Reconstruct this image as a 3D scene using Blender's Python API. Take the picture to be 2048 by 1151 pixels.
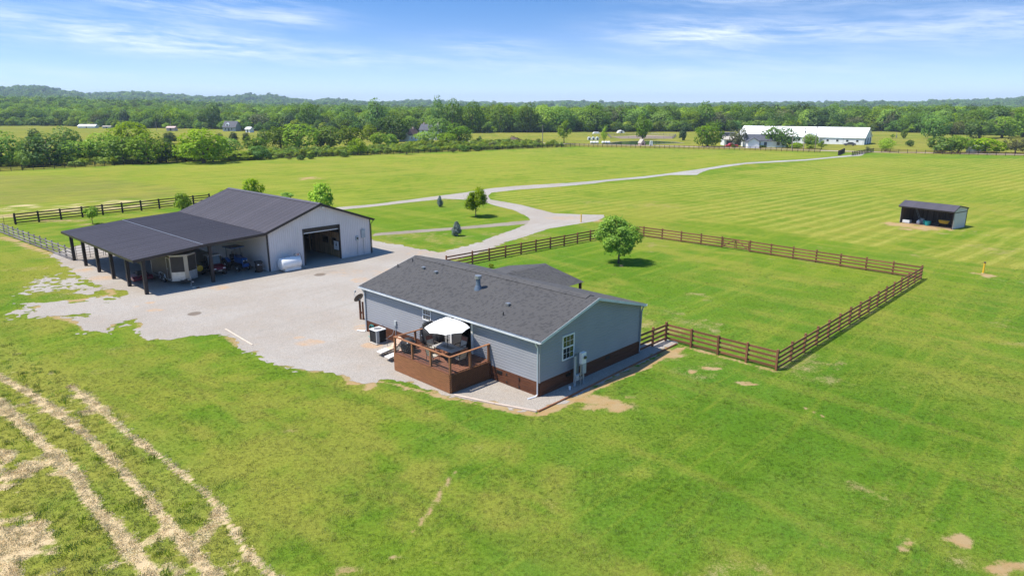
import bpy, bmesh, math, random
import numpy as np
from mathutils import Vector, Matrix
R = math.radians
random.seed(7); RNG = np.random.default_rng(7)
for o in list(bpy.data.objects): bpy.data.objects.remove(o)
S = bpy.context.scene
COL = S.collection

# ------------------------------------------------------------------ camera, sky, sun, exposure
CAM_H, PITCH, FPX = 16.0, 14.8, 1366.0           # metres above the lawn, degrees down, focal length in photo pixels (2048 wide)
cam_d = bpy.data.cameras.new('camera'); cam = bpy.data.objects.new('camera', cam_d); COL.objects.link(cam)
cam_d.sensor_width = 36; cam_d.lens = 36 * FPX / 2048; cam_d.clip_start = 0.5; cam_d.clip_end = 30000
cam.location = (0, 0, CAM_H); cam.rotation_euler = (R(90 - PITCH), 0, 0)
S.camera = cam
S.render.resolution_x = 1024; S.render.resolution_y = 575
S.view_settings.view_transform = 'Standard'; S.view_settings.look = 'None'
S.view_settings.gamma = 1; S.view_settings.use_curve_mapping = False
S.view_settings.exposure = 0.62
SUN_EL, SHADOW_AZ = 62.0, 9.0                   # shadows fall towards +x, a little away from the camera
sx, sy = -math.cos(R(SHADOW_AZ)) * math.cos(R(SUN_EL)), -math.sin(R(SHADOW_AZ)) * math.cos(R(SUN_EL))
sun_dir = Vector((sx, sy, math.sin(R(SUN_EL))))
sun_d = bpy.data.lights.new('sun', 'SUN'); sun = bpy.data.objects.new('sun', sun_d); COL.objects.link(sun)
sun_d.energy = 5.0; sun_d.angle = R(0.5); sun_d.color = (1.0, 0.935, 0.83)
sun.location = (-40, -10, 80); sun.rotation_euler = sun_dir.to_track_quat('Z', 'Y').to_euler()

class NT:
    """small helper to wire shader nodes"""
    def __init__(s, tree): s.t = tree; tree.nodes.clear()
    def n(s, typ, **kw):
        nd = s.t.nodes.new(typ)
        for k, v in kw.items():
            if k.startswith('_'): setattr(nd, k[1:], v)
            else:
                key = k.replace('__', ' ')
                s.set(nd.inputs[int(key[1:]) if key[0] == 'i' and key[1:].isdigit() else key], v)
        return nd
    def set(s, sock, v):
        if isinstance(v, bpy.types.NodeSocket): s.t.links.new(v, sock)
        else: sock.default_value = v
    def m(s, op, a, b=0.0, c=0.0, clamp=False):
        nd = s.t.nodes.new('ShaderNodeMath'); nd.operation = op; nd.use_clamp = clamp
        s.set(nd.inputs[0], a); s.set(nd.inputs[1], b); s.set(nd.inputs[2], c); return nd.outputs[0]
    def mix(s, f, a, b, blend='MIX'):
        nd = s.t.nodes.new('ShaderNodeMix'); nd.data_type = 'RGBA'; nd.blend_type = blend
        s.set(nd.inputs[0], f); s.set(nd.inputs[6], a); s.set(nd.inputs[7], b); return nd.outputs[2]
    def ramp(s, f, stops):
        nd = s.t.nodes.new('ShaderNodeValToRGB'); e = nd.color_ramp.elements
        while len(e) < len(stops): e.new(0.5)
        for el, (p, c) in zip(e, stops): el.position = p; el.color = c if len(c) == 4 else (*c, 1)
        s.set(nd.inputs[0], f); return nd.outputs[0]
    def noise(s, vec, scale, detail=4, rough=0.55, dist=0.0):
        nd = s.n('ShaderNodeTexNoise', Scale=scale, Detail=detail, Roughness=rough, Distortion=dist)
        if vec is not None: s.set(nd.inputs['Vector'], vec)
        return nd.outputs[0]
    def mapping(s, vec, loc=(0, 0, 0), rot=(0, 0, 0), scale=(1, 1, 1)):
        return s.n('ShaderNodeMapping', Vector=vec, Location=loc, Rotation=rot, Scale=scale).outputs[0]
    def smooth(s, x, a, b):
        nd = s.t.nodes.new('ShaderNodeMapRange'); nd.interpolation_type = 'SMOOTHSTEP'
        s.set(nd.inputs[0], x); nd.inputs[1].default_value = a; nd.inputs[2].default_value = b
        return nd.outputs[0]

def lin(c):
    if isinstance(c, str): c = tuple(int(c[i:i + 2], 16) / 255 for i in (0, 2, 4))
    return tuple((v / 12.92 if v <= 0.04045 else ((v + 0.055) / 1.055) ** 2.4) for v in c)

W = bpy.data.worlds.new('World'); S.world = W; W.use_nodes = True
def build_world():
    t = NT(W.node_tree)
    d = t.n('ShaderNodeTexCoord').outputs['Generated']
    sep = t.n('ShaderNodeSeparateXYZ', Vector=d); x, y, z = sep.outputs
    # the air over the fields thins fast with height: the look-up rises quicker than the view
    zz = t.m('MINIMUM', t.m('MULTIPLY_ADD', t.m('MAXIMUM', z, 0.0), 4.2, 0.02), 0.8)
    vec = t.n('ShaderNodeCombineXYZ', X=x, Y=y, Z=zz).outputs[0]
    vec = t.n('ShaderNodeVectorMath', _operation='NORMALIZE', i0=vec).outputs[0]
    sky = t.n('ShaderNodeTexSky', _sky_type='NISHITA', _sun_disc=False, _sun_elevation=R(SUN_EL),
              _sun_rotation=math.atan2(sx, sy), _altitude=200.0, _air_density=1.0, _dust_density=0.6, _ozone_density=2.0, Vector=vec)
    hsv = t.n('ShaderNodeHueSaturation', Hue=0.500, Saturation=1.40, Value=1.0, Color=sky.outputs[0])
    # cirrus: streaks drawn out along the horizon
    az = t.m('ARCTAN2', x, y); el = t.m('ARCSINE', z)
    cv = t.n('ShaderNodeCombineXYZ', X=az, Y=t.m('MULTIPLY_ADD', az, SKY_TILT, el), Z=0.0).outputs[0]
    warp = t.n('ShaderNodeTexNoise', Vector=t.mapping(cv, scale=(5, 16, 1)), Scale=1.0, Detail=3)
    wv = t.n('ShaderNodeVectorMath', _operation='MULTIPLY_ADD', i0=warp.outputs['Color'], i1=(0.10, 0.022, 0), i2=cv).outputs[0]
    streak = t.noise(t.mapping(wv, loc=(1.3, 0.4, 0), scale=(7, 62, 1)), 1.0, 7, 0.62)
    fine = t.noise(t.mapping(wv, loc=(3.1, 0.2, 0), rot=(0, 0, 0.05), scale=(26, 230, 1)), 1.0, 5, 0.6)
    veil = t.noise(t.mapping(wv, loc=(7.7, 0.9, 0), scale=(1.6, 13, 1)), 1.0, 4, 0.5)
    big = None
    for (a0, e0, wa, we, k) in CLOUDS:
        ga = t.m('DIVIDE', t.m('SUBTRACT', az, a0), wa)
        ge = t.m('DIVIDE', t.m('SUBTRACT', t.m('MULTIPLY_ADD', t.m('SUBTRACT', az, a0), -SKY_TILT * 0 + 0.03, el), e0), we)
        g = t.m('MULTIPLY', t.m('EXPONENT', t.m('MULTIPLY', t.m('ADD', t.m('MULTIPLY', ga, ga), t.m('MULTIPLY', ge, ge)), -1.0)), k)
        big = g if big is None else t.m('ADD', big, g)
    base = t.m('MULTIPLY', t.smooth(veil, 0.42, 0.72), 0.5)
    dens = t.m('MULTIPLY', t.m('ADD', big, base), t.smooth(t.m('MULTIPLY_ADD', fine, 0.28, t.m('MULTIPLY', streak, 0.80)), 0.36, 0.78))
    dens = t.m('MULTIPLY', dens, t.smooth(el, -0.01, 0.03), clamp=True)
    # low haze bank near the horizon is part of the air (whitens the lowest degrees all round)
    low = t.m('MULTIPLY', t.m('EXPONENT', t.m('MULTIPLY', t.m('MAXIMUM', el, 0.0), -18.0)), 0.72)
    col = t.mix(low, hsv.outputs[0], (5.9, 6.4, 6.8, 1))
    col = t.mix(t.m('MULTIPLY', dens, 0.74), col, (5.2, 5.6, 6.1, 1))
    bg = t.n('ShaderNodeBackground', Color=col, Strength=0.15)
    out = t.n('ShaderNodeOutputWorld'); t.t.links.new(bg.outputs[0], out.inputs[0])
def sky_dir(px, py):
    u, v = (px - 1024) / FPX, (575.5 - py) / FPX; c, s = math.cos(R(PITCH)), math.sin(R(PITCH))
    d = Vector((u, c + v * s, -s + v * c)).normalized(); return math.atan2(d.x, d.y), math.asin(d.z)
SKY_TILT = 0.06
CLOUDS = [(*sky_dir(*p), wa, we, k) for p, wa, we, k in (
    ((230, 72), 0.17, 0.016, 0.95), ((430, 92), 0.16, 0.018, 0.7), ((600, 40), 0.05, 0.012, 0.6), ((380, 20), 0.07, 0.008, 0.7), ((60, 30), 0.10, 0.010, 0.6),
    ((990, 95), 0.07, 0.016, 0.6), ((1370, 68), 0.10, 0.022, 1.05), ((1540, 62), 0.13, 0.012, 0.8), ((1900, 65), 0.15, 0.014, 0.85), ((2010, 30), 0.08, 0.012, 0.6),
    ((760, 120), 0.10, 0.010, 0.5), ((300, 160), 0.3, 0.012, 0.35), ((1100, 140), 0.4, 0.012, 0.3))]
build_world()

# ------------------------------------------------------------------ helpers
def G(px, py, z=0.0):
    """photo pixel -> point of the place at height z (survey of the photograph)"""
    u, v = (px - 1024) / FPX, (575.5 - py) / FPX; c, s = math.cos(R(PITCH)), math.sin(R(PITCH))
    d = (u, c + v * s, -s + v * c); k = (z - CAM_H) / d[2]
    return Vector((d[0] * k, d[1] * k, z))
def top_h(px, py, base):
    """height of a point seen at row py above ground point base"""
    v = (575.5 - py) / FPX; c, s = math.cos(R(PITCH)), math.sin(R(PITCH))
    # (Y s + Z c) = v (Y c - Z s)
    Y = base.y; Z = Y * (v * c - s) / (c + v * s); return Z + CAM_H

def tag(o, label=None, cat=None, group=None, kind=None):
    for k, v in (('label', label), ('category', cat), ('group', group), ('kind', kind)):
        if v: o[k] = v
    return o
def thing(name, label, cat, loc=(0, 0, 0), rz=0.0, group=None):
    o = bpy.data.objects.new(name, None); COL.objects.link(o); o.empty_display_size = 0.3
    o.location = loc; o.rotation_euler = (0, 0, rz); return tag(o, label, cat, group)
def copy_tree(o, parent=None):
    c = o.copy(); COL.objects.link(c); c.parent = parent
    for ch in list(o.children): copy_tree(ch, c)
    return c
def mobj(name, mesh, parent=None):
    o = bpy.data.objects.new(name, mesh); COL.objects.link(o)
    if parent is not None: o.parent = parent
    return o

class MB:
    """collects boxes, bars, tubes ... and builds ONE mesh object"""
    def __init__(s): s.v = []; s.f = []; s.mi = []; s.cur = 0
    def add(s, vs, fs):
        b = len(s.v); s.v += [tuple(p) for p in vs]; s.f += [tuple(i + b for i in f) for f in fs]; s.mi += [s.cur] * len(fs); return s
    def mat(s, i): s.cur = i; return s
    def box(s, c, d, rz=0.0, M=None):
        x, y, z = d[0] / 2, d[1] / 2, d[2] / 2
        P = [Vector((i * x, j * y, k * z)) for k in (-1, 1) for j in (-1, 1) for i in (-1, 1)]
        if rz: P = [Matrix.Rotation(rz, 3, 'Z') @ p for p in P]
        if M is not None: P = [M @ p for p in P]
        P = [p + Vector(c) for p in P]
        return s.add(P, [(0, 2, 3, 1), (4, 5, 7, 6), (0, 1, 5, 4), (2, 6, 7, 3), (0, 4, 6, 2), (1, 3, 7, 5)])
    def b2(s, a, b):   # from corner to corner
        return s.box(((a[0] + b[0]) / 2, (a[1] + b[1]) / 2, (a[2] + b[2]) / 2), (abs(a[0] - b[0]), abs(a[1] - b[1]), abs(a[2] - b[2])))
    def bar(s, p, q, w, h, up=(0, 0, 1)):
        p, q = Vector(p), Vector(q); d = (q - p); L = d.length; d.normalize()
        side = d.cross(Vector(up))
        if side.length < 1e-4: side = d.cross(Vector((1, 0, 0)))
        side.normalize(); u2 = side.cross(d)
        P = [p + side * (w / 2 * i) + u2 * (h / 2 * k) + d * (L * j) for k in (-1, 1) for j in (0, 1) for i in (-1, 1)]
        return s.add(P, [(0, 2, 3, 1), (4, 5, 7, 6), (0, 1, 5, 4), (2, 6, 7, 3), (0, 4, 6, 2), (1, 3, 7, 5)])
    def tube(s, pts, r, n=8, caps=True):
        pts = [Vector(p) for p in pts]; rs = r if isinstance(r, (list, tuple)) else [r] * len(pts)
        vs, fs = [], []; prev = None
        for i, p in enumerate(pts):
            d = (pts[min(i + 1, len(pts) - 1)] - pts[max(i - 1, 0)]).normalized()
            a = prev if prev is not None else (Vector((0, 0, 1)) if abs(d.z) < 0.9 else Vector((1, 0, 0)))
            a = (a - d * a.dot(d)); a = a.normalized() if a.length > 1e-5 else d.orthogonal().normalized()
            prev = a; b = d.cross(a)
            vs += [p + (a * math.cos(2 * math.pi * k / n) + b * math.sin(2 * math.pi * k / n)) * rs[i] for k in range(n)]
        for i in range(len(pts) - 1):
            for k in range(n):
                fs.append((i * n + k, i * n + (k + 1) % n, (i + 1) * n + (k + 1) % n, (i + 1) * n + k))
        if caps: fs += [tuple(range(n - 1, -1, -1)), tuple((len(pts) - 1) * n + k for k in range(n))]
        return s.add(vs, fs)
    def cyl(s, p, q, r, n=12): return s.tube([p, q], r, n)
    def lathe(s, prof, c=(0, 0, 0), n=16, axis='Z'):
        vs, fs = [], []
        for r, z in prof:
            for k in range(n):
                a = 2 * math.pi * k / n; p = (r * math.cos(a), r * math.sin(a), z)
                if axis == 'X': p = (p[2], p[0], p[1])
                if axis == 'Y': p = (p[0], p[2], p[1])
                vs.append((p[0] + c[0], p[1] + c[1], p[2] + c[2]))
        m = len(prof)
        for i in range(m - 1):
            for k in range(n):
                f = (i * n + k, i * n + (k + 1) % n, (i + 1) * n + (k + 1) % n, (i + 1) * n + k)
                fs.append(f if axis != 'Y' else f[::-1])
        fs += [tuple(range(n - 1, -1, -1)), tuple((m - 1) * n + k for k in range(n))]
        return s.add(vs, fs)
    def prism(s, poly, a, b, ax):
        """poly in the two other axes, extruded along axis ax from a to b"""
        def P(p, t): return {0: (t, p[0], p[1]), 1: (p[0], t, p[1]), 2: (p[0], p[1], t)}[ax]
        n = len(poly); vs = [P(p, a) for p in poly] + [P(p, b) for p in poly]
        fs = [tuple(range(n - 1, -1, -1)), tuple(range(n, 2 * n))] + [(i, (i + 1) % n, n + (i + 1) % n, n + i) for i in range(n)]
        return s.add(vs, fs)
    def quad(s, a, b, c, d): return s.add([a, b, c, d], [(0, 1, 2, 3)])
    def mesh(s, name, mats, smooth=False):
        me = bpy.data.meshes.new(name); me.from_pydata(s.v, [], s.f)
        for m_ in (mats if isinstance(mats, (list, tuple)) else [mats]): me.materials.append(m_)
        if max(s.mi, default=0): me.polygons.foreach_set('material_index', s.mi)
        bm = bmesh.new(); bm.from_mesh(me); bmesh.ops.recalc_face_normals(bm, faces=bm.faces); bm.to_mesh(me); bm.free()
        if smooth: me.shade_smooth() if smooth is True else me.shade_auto(smooth) if hasattr(me, 'shade_auto') else me.shade_smooth()
        me.update(); return me
    def build(s, name, mats, parent=None, smooth=False, bevel=0.0):
        o = mobj(name, s.mesh(name, mats), parent)
        if smooth:
            for p in o.data.polygons: p.use_smooth = True
            o.data.set_sharp_from_angle(angle=R(40))
        if bevel:
            md = o.modifiers.new('bevel', 'BEVEL'); md.width = bevel; md.segments = 2; md.limit_method = 'ANGLE'
        return o

# ------------------------------------------------------------------ numpy noise
def _hash(ix, iy, seed):
    h = (ix.astype(np.int64) * 374761393 + iy.astype(np.int64) * 668265263 + seed * 1442695041) & 0x7fffffff
    h = ((h ^ (h >> 13)) * 1274126177) & 0x7fffffff
    return ((h ^ (h >> 16)) & 0xffff) / 65535.0
def vnoise(x, y, seed=0):
    ix, iy = np.floor(x), np.floor(y); fx, fy = x - ix, y - iy
    fx = fx * fx * (3 - 2 * fx); fy = fy * fy * (3 - 2 * fy)
    a, b = _hash(ix, iy, seed), _hash(ix + 1, iy, seed); c, d = _hash(ix, iy + 1, seed), _hash(ix + 1, iy + 1, seed)
    return (a * (1 - fx) + b * fx) * (1 - fy) + (c * (1 - fx) + d * fx) * fy
def fbm(x, y, sc, seed=0, octs=4):
    t, a, s = 0, 0.5, 0
    for i in range(octs):
        t = t + a * vnoise(x * sc, y * sc, seed + i * 17); s += a; a *= 0.55; sc *= 2.1
    return t / s
def seg_dist(x, y, pts):
    d = np.full(np.shape(x), 1e9)
    for (ax, ay), (bx, by) in zip(pts[:-1], pts[1:]):
        vx, vy = bx - ax, by - ay; L = vx * vx + vy * vy + 1e-12
        t = np.clip(((x - ax) * vx + (y - ay) * vy) / L, 0, 1)
        d = np.minimum(d, np.hypot(x - ax - t * vx, y - ay - t * vy))
    return d
def poly_sd(x, y, poly):
    """signed distance, positive inside"""
    P = list(poly) + [poly[0]]; d = seg_dist(x, y, P); ins = np.zeros(np.shape(x), bool)
    for (ax, ay), (bx, by) in zip(P[:-1], P[1:]):
        c = ((ay > y) != (by > y)) & (x < (bx - ax) * (y - ay) / ((by - ay) if by != ay else 1e-9) + ax)
        ins ^= c
    return np.where(ins, d, -d)
def gpoly(pix): return [tuple(G(*p)[:2]) for p in pix]
def sstep(x, a, b):
    t = np.clip((x - a) / (b - a), 0, 1); return t * t * (3 - 2 * t)
# ------------------------------------------------------------------ materials
MATS = {}
def pmat(name, c1, c2=None, scale=3.0, rough=0.7, bump=0.0, bscale=40.0, metal=0.0, spec=0.5, stretch=(1, 1, 1), rand=0.0, detail=4, emit=None, coat=0.0):
    if name in MATS: return MATS[name]
    m = bpy.data.materials.new(name); m.use_nodes = True; t = NT(m.node_tree)
    c1 = lin(c1) if isinstance(c1, str) else c1
    c2 = (lin(c2) if isinstance(c2, str) else c2) if c2 else tuple(v * 0.8 for v in c1)
    obj = t.n('ShaderNodeTexCoord').outputs['Object']; v = t.mapping(obj, scale=stretch)
    col = t.mix(t.smooth(t.noise(v, scale, detail), 0.3, 0.7), (*c1, 1), (*c2, 1))
    if rand:
        r = t.n('ShaderNodeObjectInfo').outputs['Random']
        hsv = t.n('ShaderNodeHueSaturation', Value=t.m('MULTIPLY_ADD', r, 2 * rand, 1 - rand), Color=col); col = hsv.outputs[0]
    b = t.n('ShaderNodeBsdfPrincipled', Roughness=rough, Metallic=metal); t.set(b.inputs['Base Color'], col)
    b.inputs['Specular IOR Level'].default_value = spec; b.inputs['Coat Weight'].default_value = coat
    if bump:
        bp = t.n('ShaderNodeBump', Strength=bump, Distance=0.02, Height=t.noise(v, bscale, 3)); t.t.links.new(bp.outputs[0], b.inputs['Normal'])
    o = t.n('ShaderNodeOutputMaterial'); t.t.links.new(b.outputs[0], o.inputs[0]); MATS[name] = m; return m

def wood(name, c1, c2, rand=0.12, ax=0):
    st = [6, 6, 6]; st[ax] = 0.6
    return pmat(name, c1, c2, scale=3.0, rough=0.75, bump=0.25, bscale=6, stretch=tuple(st), rand=rand, spec=0.3)

M = dict(
    siding=pmat('vinyl_siding', (0.275, 0.28, 0.30), (0.255, 0.26, 0.28), 0.6, 0.5, rand=0.0),
    trimwhite=pmat('white_trim', (0.72, 0.73, 0.73), (0.64, 0.65, 0.65), 2, 0.45),
    gutter=pmat('gutter_paint', (0.60, 0.63, 0.65), (0.5, 0.53, 0.55), 1.5, 0.4),
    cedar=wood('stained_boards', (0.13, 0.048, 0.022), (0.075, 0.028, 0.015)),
    cedar_l=wood('stained_lattice', (0.30, 0.135, 0.06), (0.20, 0.088, 0.042)),
    deckw=wood('stained_decking', (0.21, 0.088, 0.05), (0.13, 0.055, 0.034), 0.15),
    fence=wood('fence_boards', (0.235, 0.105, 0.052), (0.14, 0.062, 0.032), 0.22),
    fencedark=wood('dark_fence_boards', (0.028, 0.02, 0.017), (0.018, 0.013, 0.012), 0.15),
    fencegrey=wood('weathered_fence_boards', (0.30, 0.275, 0.26), (0.15, 0.13, 0.125), 0.35),
    plank=wood('raw_planks', (0.34, 0.22, 0.115), (0.24, 0.15, 0.075), 0.2, 2),
    plankdark=wood('old_planks', (0.16, 0.11, 0.075), (0.10, 0.07, 0.05), 0.25, 2),
    post=pmat('dark_post_paint', (0.026, 0.017, 0.015), (0.017, 0.012, 0.011), 2, 0.6, 0.15, 20),
    barnwall=pmat('pale_metal_siding', (0.66, 0.605, 0.585), (0.60, 0.55, 0.53), 0.5, 0.42),
    browntrim=pmat('brown_metal_trim', (0.028, 0.019, 0.018), (0.022, 0.016, 0.015), 2, 0.45),
    black=pmat('black_plastic', (0.012, 0.012, 0.013), (0.02, 0.02, 0.021), 3, 0.5),
    blackcloth=pmat('black_cover_cloth', (0.012, 0.012, 0.013), (0.02, 0.02, 0.022), 6, 0.8, 0.5, 12),
    rubber=pmat('tyre_rubber', (0.014, 0.013, 0.013), (0.03, 0.027, 0.024), 4, 0.85, 0.3, 30),
    steel=pmat('galvanised_steel', (0.42, 0.43, 0.44), (0.33, 0.34, 0.35), 5, 0.4, metal=0.7),
    alu=pmat('bright_aluminium', (0.62, 0.62, 0.60), (0.5, 0.5, 0.48), 3, 0.3, metal=0.6),
    greybox=pmat('grey_enclosure', (0.38, 0.41, 0.42), (0.32, 0.35, 0.36), 3, 0.45),
    white=pmat('white_paint', (0.78, 0.78, 0.77), (0.70, 0.70, 0.69), 2, 0.35),
    canvas=pmat('white_canvas', (0.80, 0.79, 0.76), (0.76, 0.75, 0.72), 3, 0.8, 0.1, 60),
    yellow=pmat('yellow_paint', (0.72, 0.44, 0.02), (0.62, 0.36, 0.02), 4, 0.45),
    red=pmat('dark_red_paint', (0.20, 0.012, 0.03), (0.16, 0.01, 0.025), 3, 0.3, coat=0.5),
    brightred=pmat('bright_red_paint', (0.5, 0.02, 0.02), (0.42, 0.015, 0.015), 3, 0.3, coat=0.5),
    blue=pmat('blue_paint', (0.012, 0.10, 0.32), (0.01, 0.07, 0.24), 3, 0.35, coat=0.3),
    teal=pmat('teal_plastic', (0.0, 0.26, 0.25), (0.0, 0.2, 0.2), 3, 0.5),
    tan=pmat('tan_sling', (0.46, 0.42, 0.35), (0.38, 0.34, 0.28), 8, 0.8),
    sling_b=pmat('brown_sling_band', (0.26, 0.10, 0.06), (0.2, 0.08, 0.05), 8, 0.8),
    bronze=pmat('bronze_frame', (0.09, 0.075, 0.062), (0.06, 0.05, 0.042), 5, 0.5, metal=0.3),
    slate=pmat('slate_top', (0.36, 0.34, 0.31), (0.27, 0.255, 0.235), 5, 0.5, 0.2, 25),
    tile=pmat('dark_tile', (0.06, 0.055, 0.05), (0.1, 0.09, 0.08), 9, 0.4),
    cushion=pmat('pale_cushion', (0.66, 0.63, 0.59), (0.58, 0.54, 0.50), 4, 0.9, 0.2, 20),
    peach=pmat('peach_cushion', (0.62, 0.42, 0.30), (0.55, 0.36, 0.25), 4, 0.9, 0.2, 20),
    chim=pmat('blue_grey_flue', (0.13, 0.17, 0.22), (0.10, 0.13, 0.17), 4, 0.4, metal=0.3),
    skin_tan=pmat('tan_metal', (0.42, 0.39, 0.31), (0.36, 0.33, 0.27), 2, 0.35, metal=0.3),
    brownside=pmat('brown_trailer_skin', (0.045, 0.034, 0.027), (0.03, 0.023, 0.019), 1.5, 0.5),
    soil=pmat('shed_floor_soil', (0.20, 0.135, 0.085), (0.14, 0.095, 0.06), 3, 0.9, 0.4, 20),
    concrete=pmat('concrete', (0.42, 0.38, 0.33), (0.34, 0.31, 0.27), 5, 0.85, 0.3, 40),
    roofred=pmat('red_metal_roof', (0.45, 0.12, 0.08), (0.38, 0.1, 0.07), 1, 0.5),
    roofdark=pmat('far_dark_roof', (0.075, 0.08, 0.10), (0.055, 0.06, 0.075), 1, 0.8),
    roofbrown=pmat('far_brown_roof', (0.06, 0.035, 0.03), (0.045, 0.028, 0.025), 1, 0.8),
    hwhite=pmat('white_clapboard', (0.74, 0.75, 0.76), (0.66, 0.67, 0.68), 0.7, 0.6),
    pole=pmat('weathered_pole', (0.30, 0.26, 0.22), (0.22, 0.19, 0.16), 3, 0.9),
    bark=pmat('bark', (0.14, 0.105, 0.08), (0.085, 0.065, 0.05), 6, 0.9, 0.5, 14, stretch=(3, 3, 0.6)),
    darkglass=pmat('dark_window_glass', (0.02, 0.024, 0.024), (0.03, 0.034, 0.032), 2, 0.06, spec=0.8),
    screen=pmat('insect_screen', (0.05, 0.05, 0.052), (0.04, 0.04, 0.042), 30, 0.7),
    pinkshed=pmat('faded_pink_boards', (0.55, 0.40, 0.36), (0.46, 0.34, 0.31), 2, 0.8),
    gravelpink=pmat('pale_rubble', (0.5, 0.46, 0.4), (0.4, 0.35, 0.3), 6, 0.9, 0.4, 10),
    lumber=wood('pale_lumber', (0.55, 0.47, 0.38), (0.45, 0.38, 0.3), 0.1),
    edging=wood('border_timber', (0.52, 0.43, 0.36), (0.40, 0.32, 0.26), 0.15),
    floorwood=wood('interior_floor', (0.22, 0.13, 0.07), (0.16, 0.09, 0.05), 0.0),
    clothdark=pmat('dark_sofa', (0.05, 0.045, 0.04), (0.07, 0.06, 0.05), 3, 0.9),
    poster=None, )

def shingle_mat(name, along):
    m = bpy.data.materials.new(name); m.use_nodes = True; t = NT(m.node_tree)
    obj = t.n('ShaderNodeTexCoord').outputs['Object']; sp = t.n('ShaderNodeSeparateXYZ', Vector=obj)
    a, b_ = (sp.outputs[0], sp.outputs[1]) if along == 0 else (sp.outputs[1], sp.outputs[0])
    v = t.n('ShaderNodeCombineXYZ', X=a, Y=b_, Z=0.0).outputs[0]
    br = t.n('ShaderNodeTexBrick', Vector=v, Color1=(0.04, 0.04, 0.04, 1), Color2=(0.96, 0.96, 0.96, 1), Mortar=(0.0, 0, 0, 1), Scale=1.0, _offset=0.37, _offset_frequency=2)
    br.inputs['Brick Width'].default_value = 0.17; br.inputs['Row Height'].default_value = 0.145; br.inputs['Mortar Size'].default_value = 0.0; br.inputs['Bias'].default_value = -0.1
    k = t.m('GREATER_THAN', t.n('ShaderNodeSeparateColor', Color=br.outputs[0]).outputs[0], 0.66)
    big = t.noise(obj, 0.35, 3); gr = t.noise(obj, 60, 2)
    c = t.mix(k, (0.062, 0.060, 0.060, 1), (0.043, 0.042, 0.043, 1))
    c = t.mix(t.smooth(big, 0.35, 0.65), c, (0.10, 0.094, 0.092, 1), 'MULTIPLY') if False else c
    c = t.n('ShaderNodeHueSaturation', Color=c, Value=t.m('ADD', t.m('MULTIPLY', big, 0.35), t.m('MULTIPLY_ADD', gr, 0.5, 0.58))).outputs[0]
    bs = t.n('ShaderNodeBsdfPrincipled', Roughness=0.9); t.set(bs.inputs['Base Color'], c)
    bp = t.n('ShaderNodeBump', Strength=0.6, Distance=0.01, Height=t.m('ADD', t.m('MULTIPLY', k, -0.6), gr)); t.t.links.new(bp.outputs[0], bs.inputs['Normal'])
    o = t.n('ShaderNodeOutputMaterial'); t.t.links.new(bs.outputs[0], o.inputs[0]); return m
M['shingle'] = shingle_mat('asphalt_shingles', 0); M['shingle_y'] = shingle_mat('asphalt_shingles_cross', 1)
def metal_roof(name, c):
    m = bpy.data.materials.new(name); m.use_nodes = True; t = NT(m.node_tree)
    obj = t.n('ShaderNodeTexCoord').outputs['Object']
    n1 = t.noise(t.mapping(obj, scale=(1, 0.25, 1)), 0.8, 5); n2 = t.noise(obj, 14, 3)
    r = t.n('ShaderNodeObjectInfo').outputs['Random']
    col = t.n('ShaderNodeHueSaturation', Color=(*c, 1), Value=t.m('ADD', t.m('MULTIPLY_ADD', n1, 0.5, 0.72), t.m('MULTIPLY', r, 0.22))).outputs[0]
    b = t.n('ShaderNodeBsdfPrincipled', Roughness=t.m('MULTIPLY_ADD', n2, 0.2, 0.42)); t.set(b.inputs['Base Color'], col)
    o = t.n('ShaderNodeOutputMaterial'); t.t.links.new(b.outputs[0], o.inputs[0]); return m
M['metroof'] = metal_roof('dark_metal_roofing', (0.064, 0.057, 0.066)); M['metroof2'] = metal_roof('dark_metal_roofing_faded', (0.050, 0.044, 0.050))
M['metwhite'] = metal_roof('white_metal_roofing', (0.80, 0.80, 0.79))

def leaf_mat(name, c1, c2, trans=0.35):
    m = bpy.data.materials.new(name); m.use_nodes = True; t = NT(m.node_tree)
    a = t.n('ShaderNodeAttribute', _attribute_name='lv').outputs['Fac']
    r = t.n('ShaderNodeObjectInfo').outputs['Random']
    col = t.mix(a, (*c1, 1), (*c2, 1))
    col = t.n('ShaderNodeHueSaturation', Hue=t.m('MULTIPLY_ADD', r, 0.03, 0.493), Saturation=t.m('MULTIPLY_ADD', r, -0.25, 1.1), Value=t.m('MULTIPLY_ADD', t.m('FRACT', t.m('MULTIPLY', r, 7.3)), 0.85, 0.55), Color=col).outputs[0]
    d = t.n('ShaderNodeBsdfDiffuse', Color=col); tr = t.n('ShaderNodeBsdfTranslucent', Color=t.mix(0.5, col, (0.16, 0.24, 0.01, 1)))
    gl = t.n('ShaderNodeBsdfGlossy', Color=(0.5, 0.5, 0.5, 1), Roughness=0.45)
    mx = t.n('ShaderNodeMixShader', i0=trans, i1=d.outputs[0], i2=tr.outputs[0]); mx2 = t.n('ShaderNodeMixShader', i0=0.018, i1=mx.outputs[0], i2=gl.outputs[0])
    o = t.n('ShaderNodeOutputMaterial'); t.t.links.new(mx2.outputs[0], o.inputs[0]); return m
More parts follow.
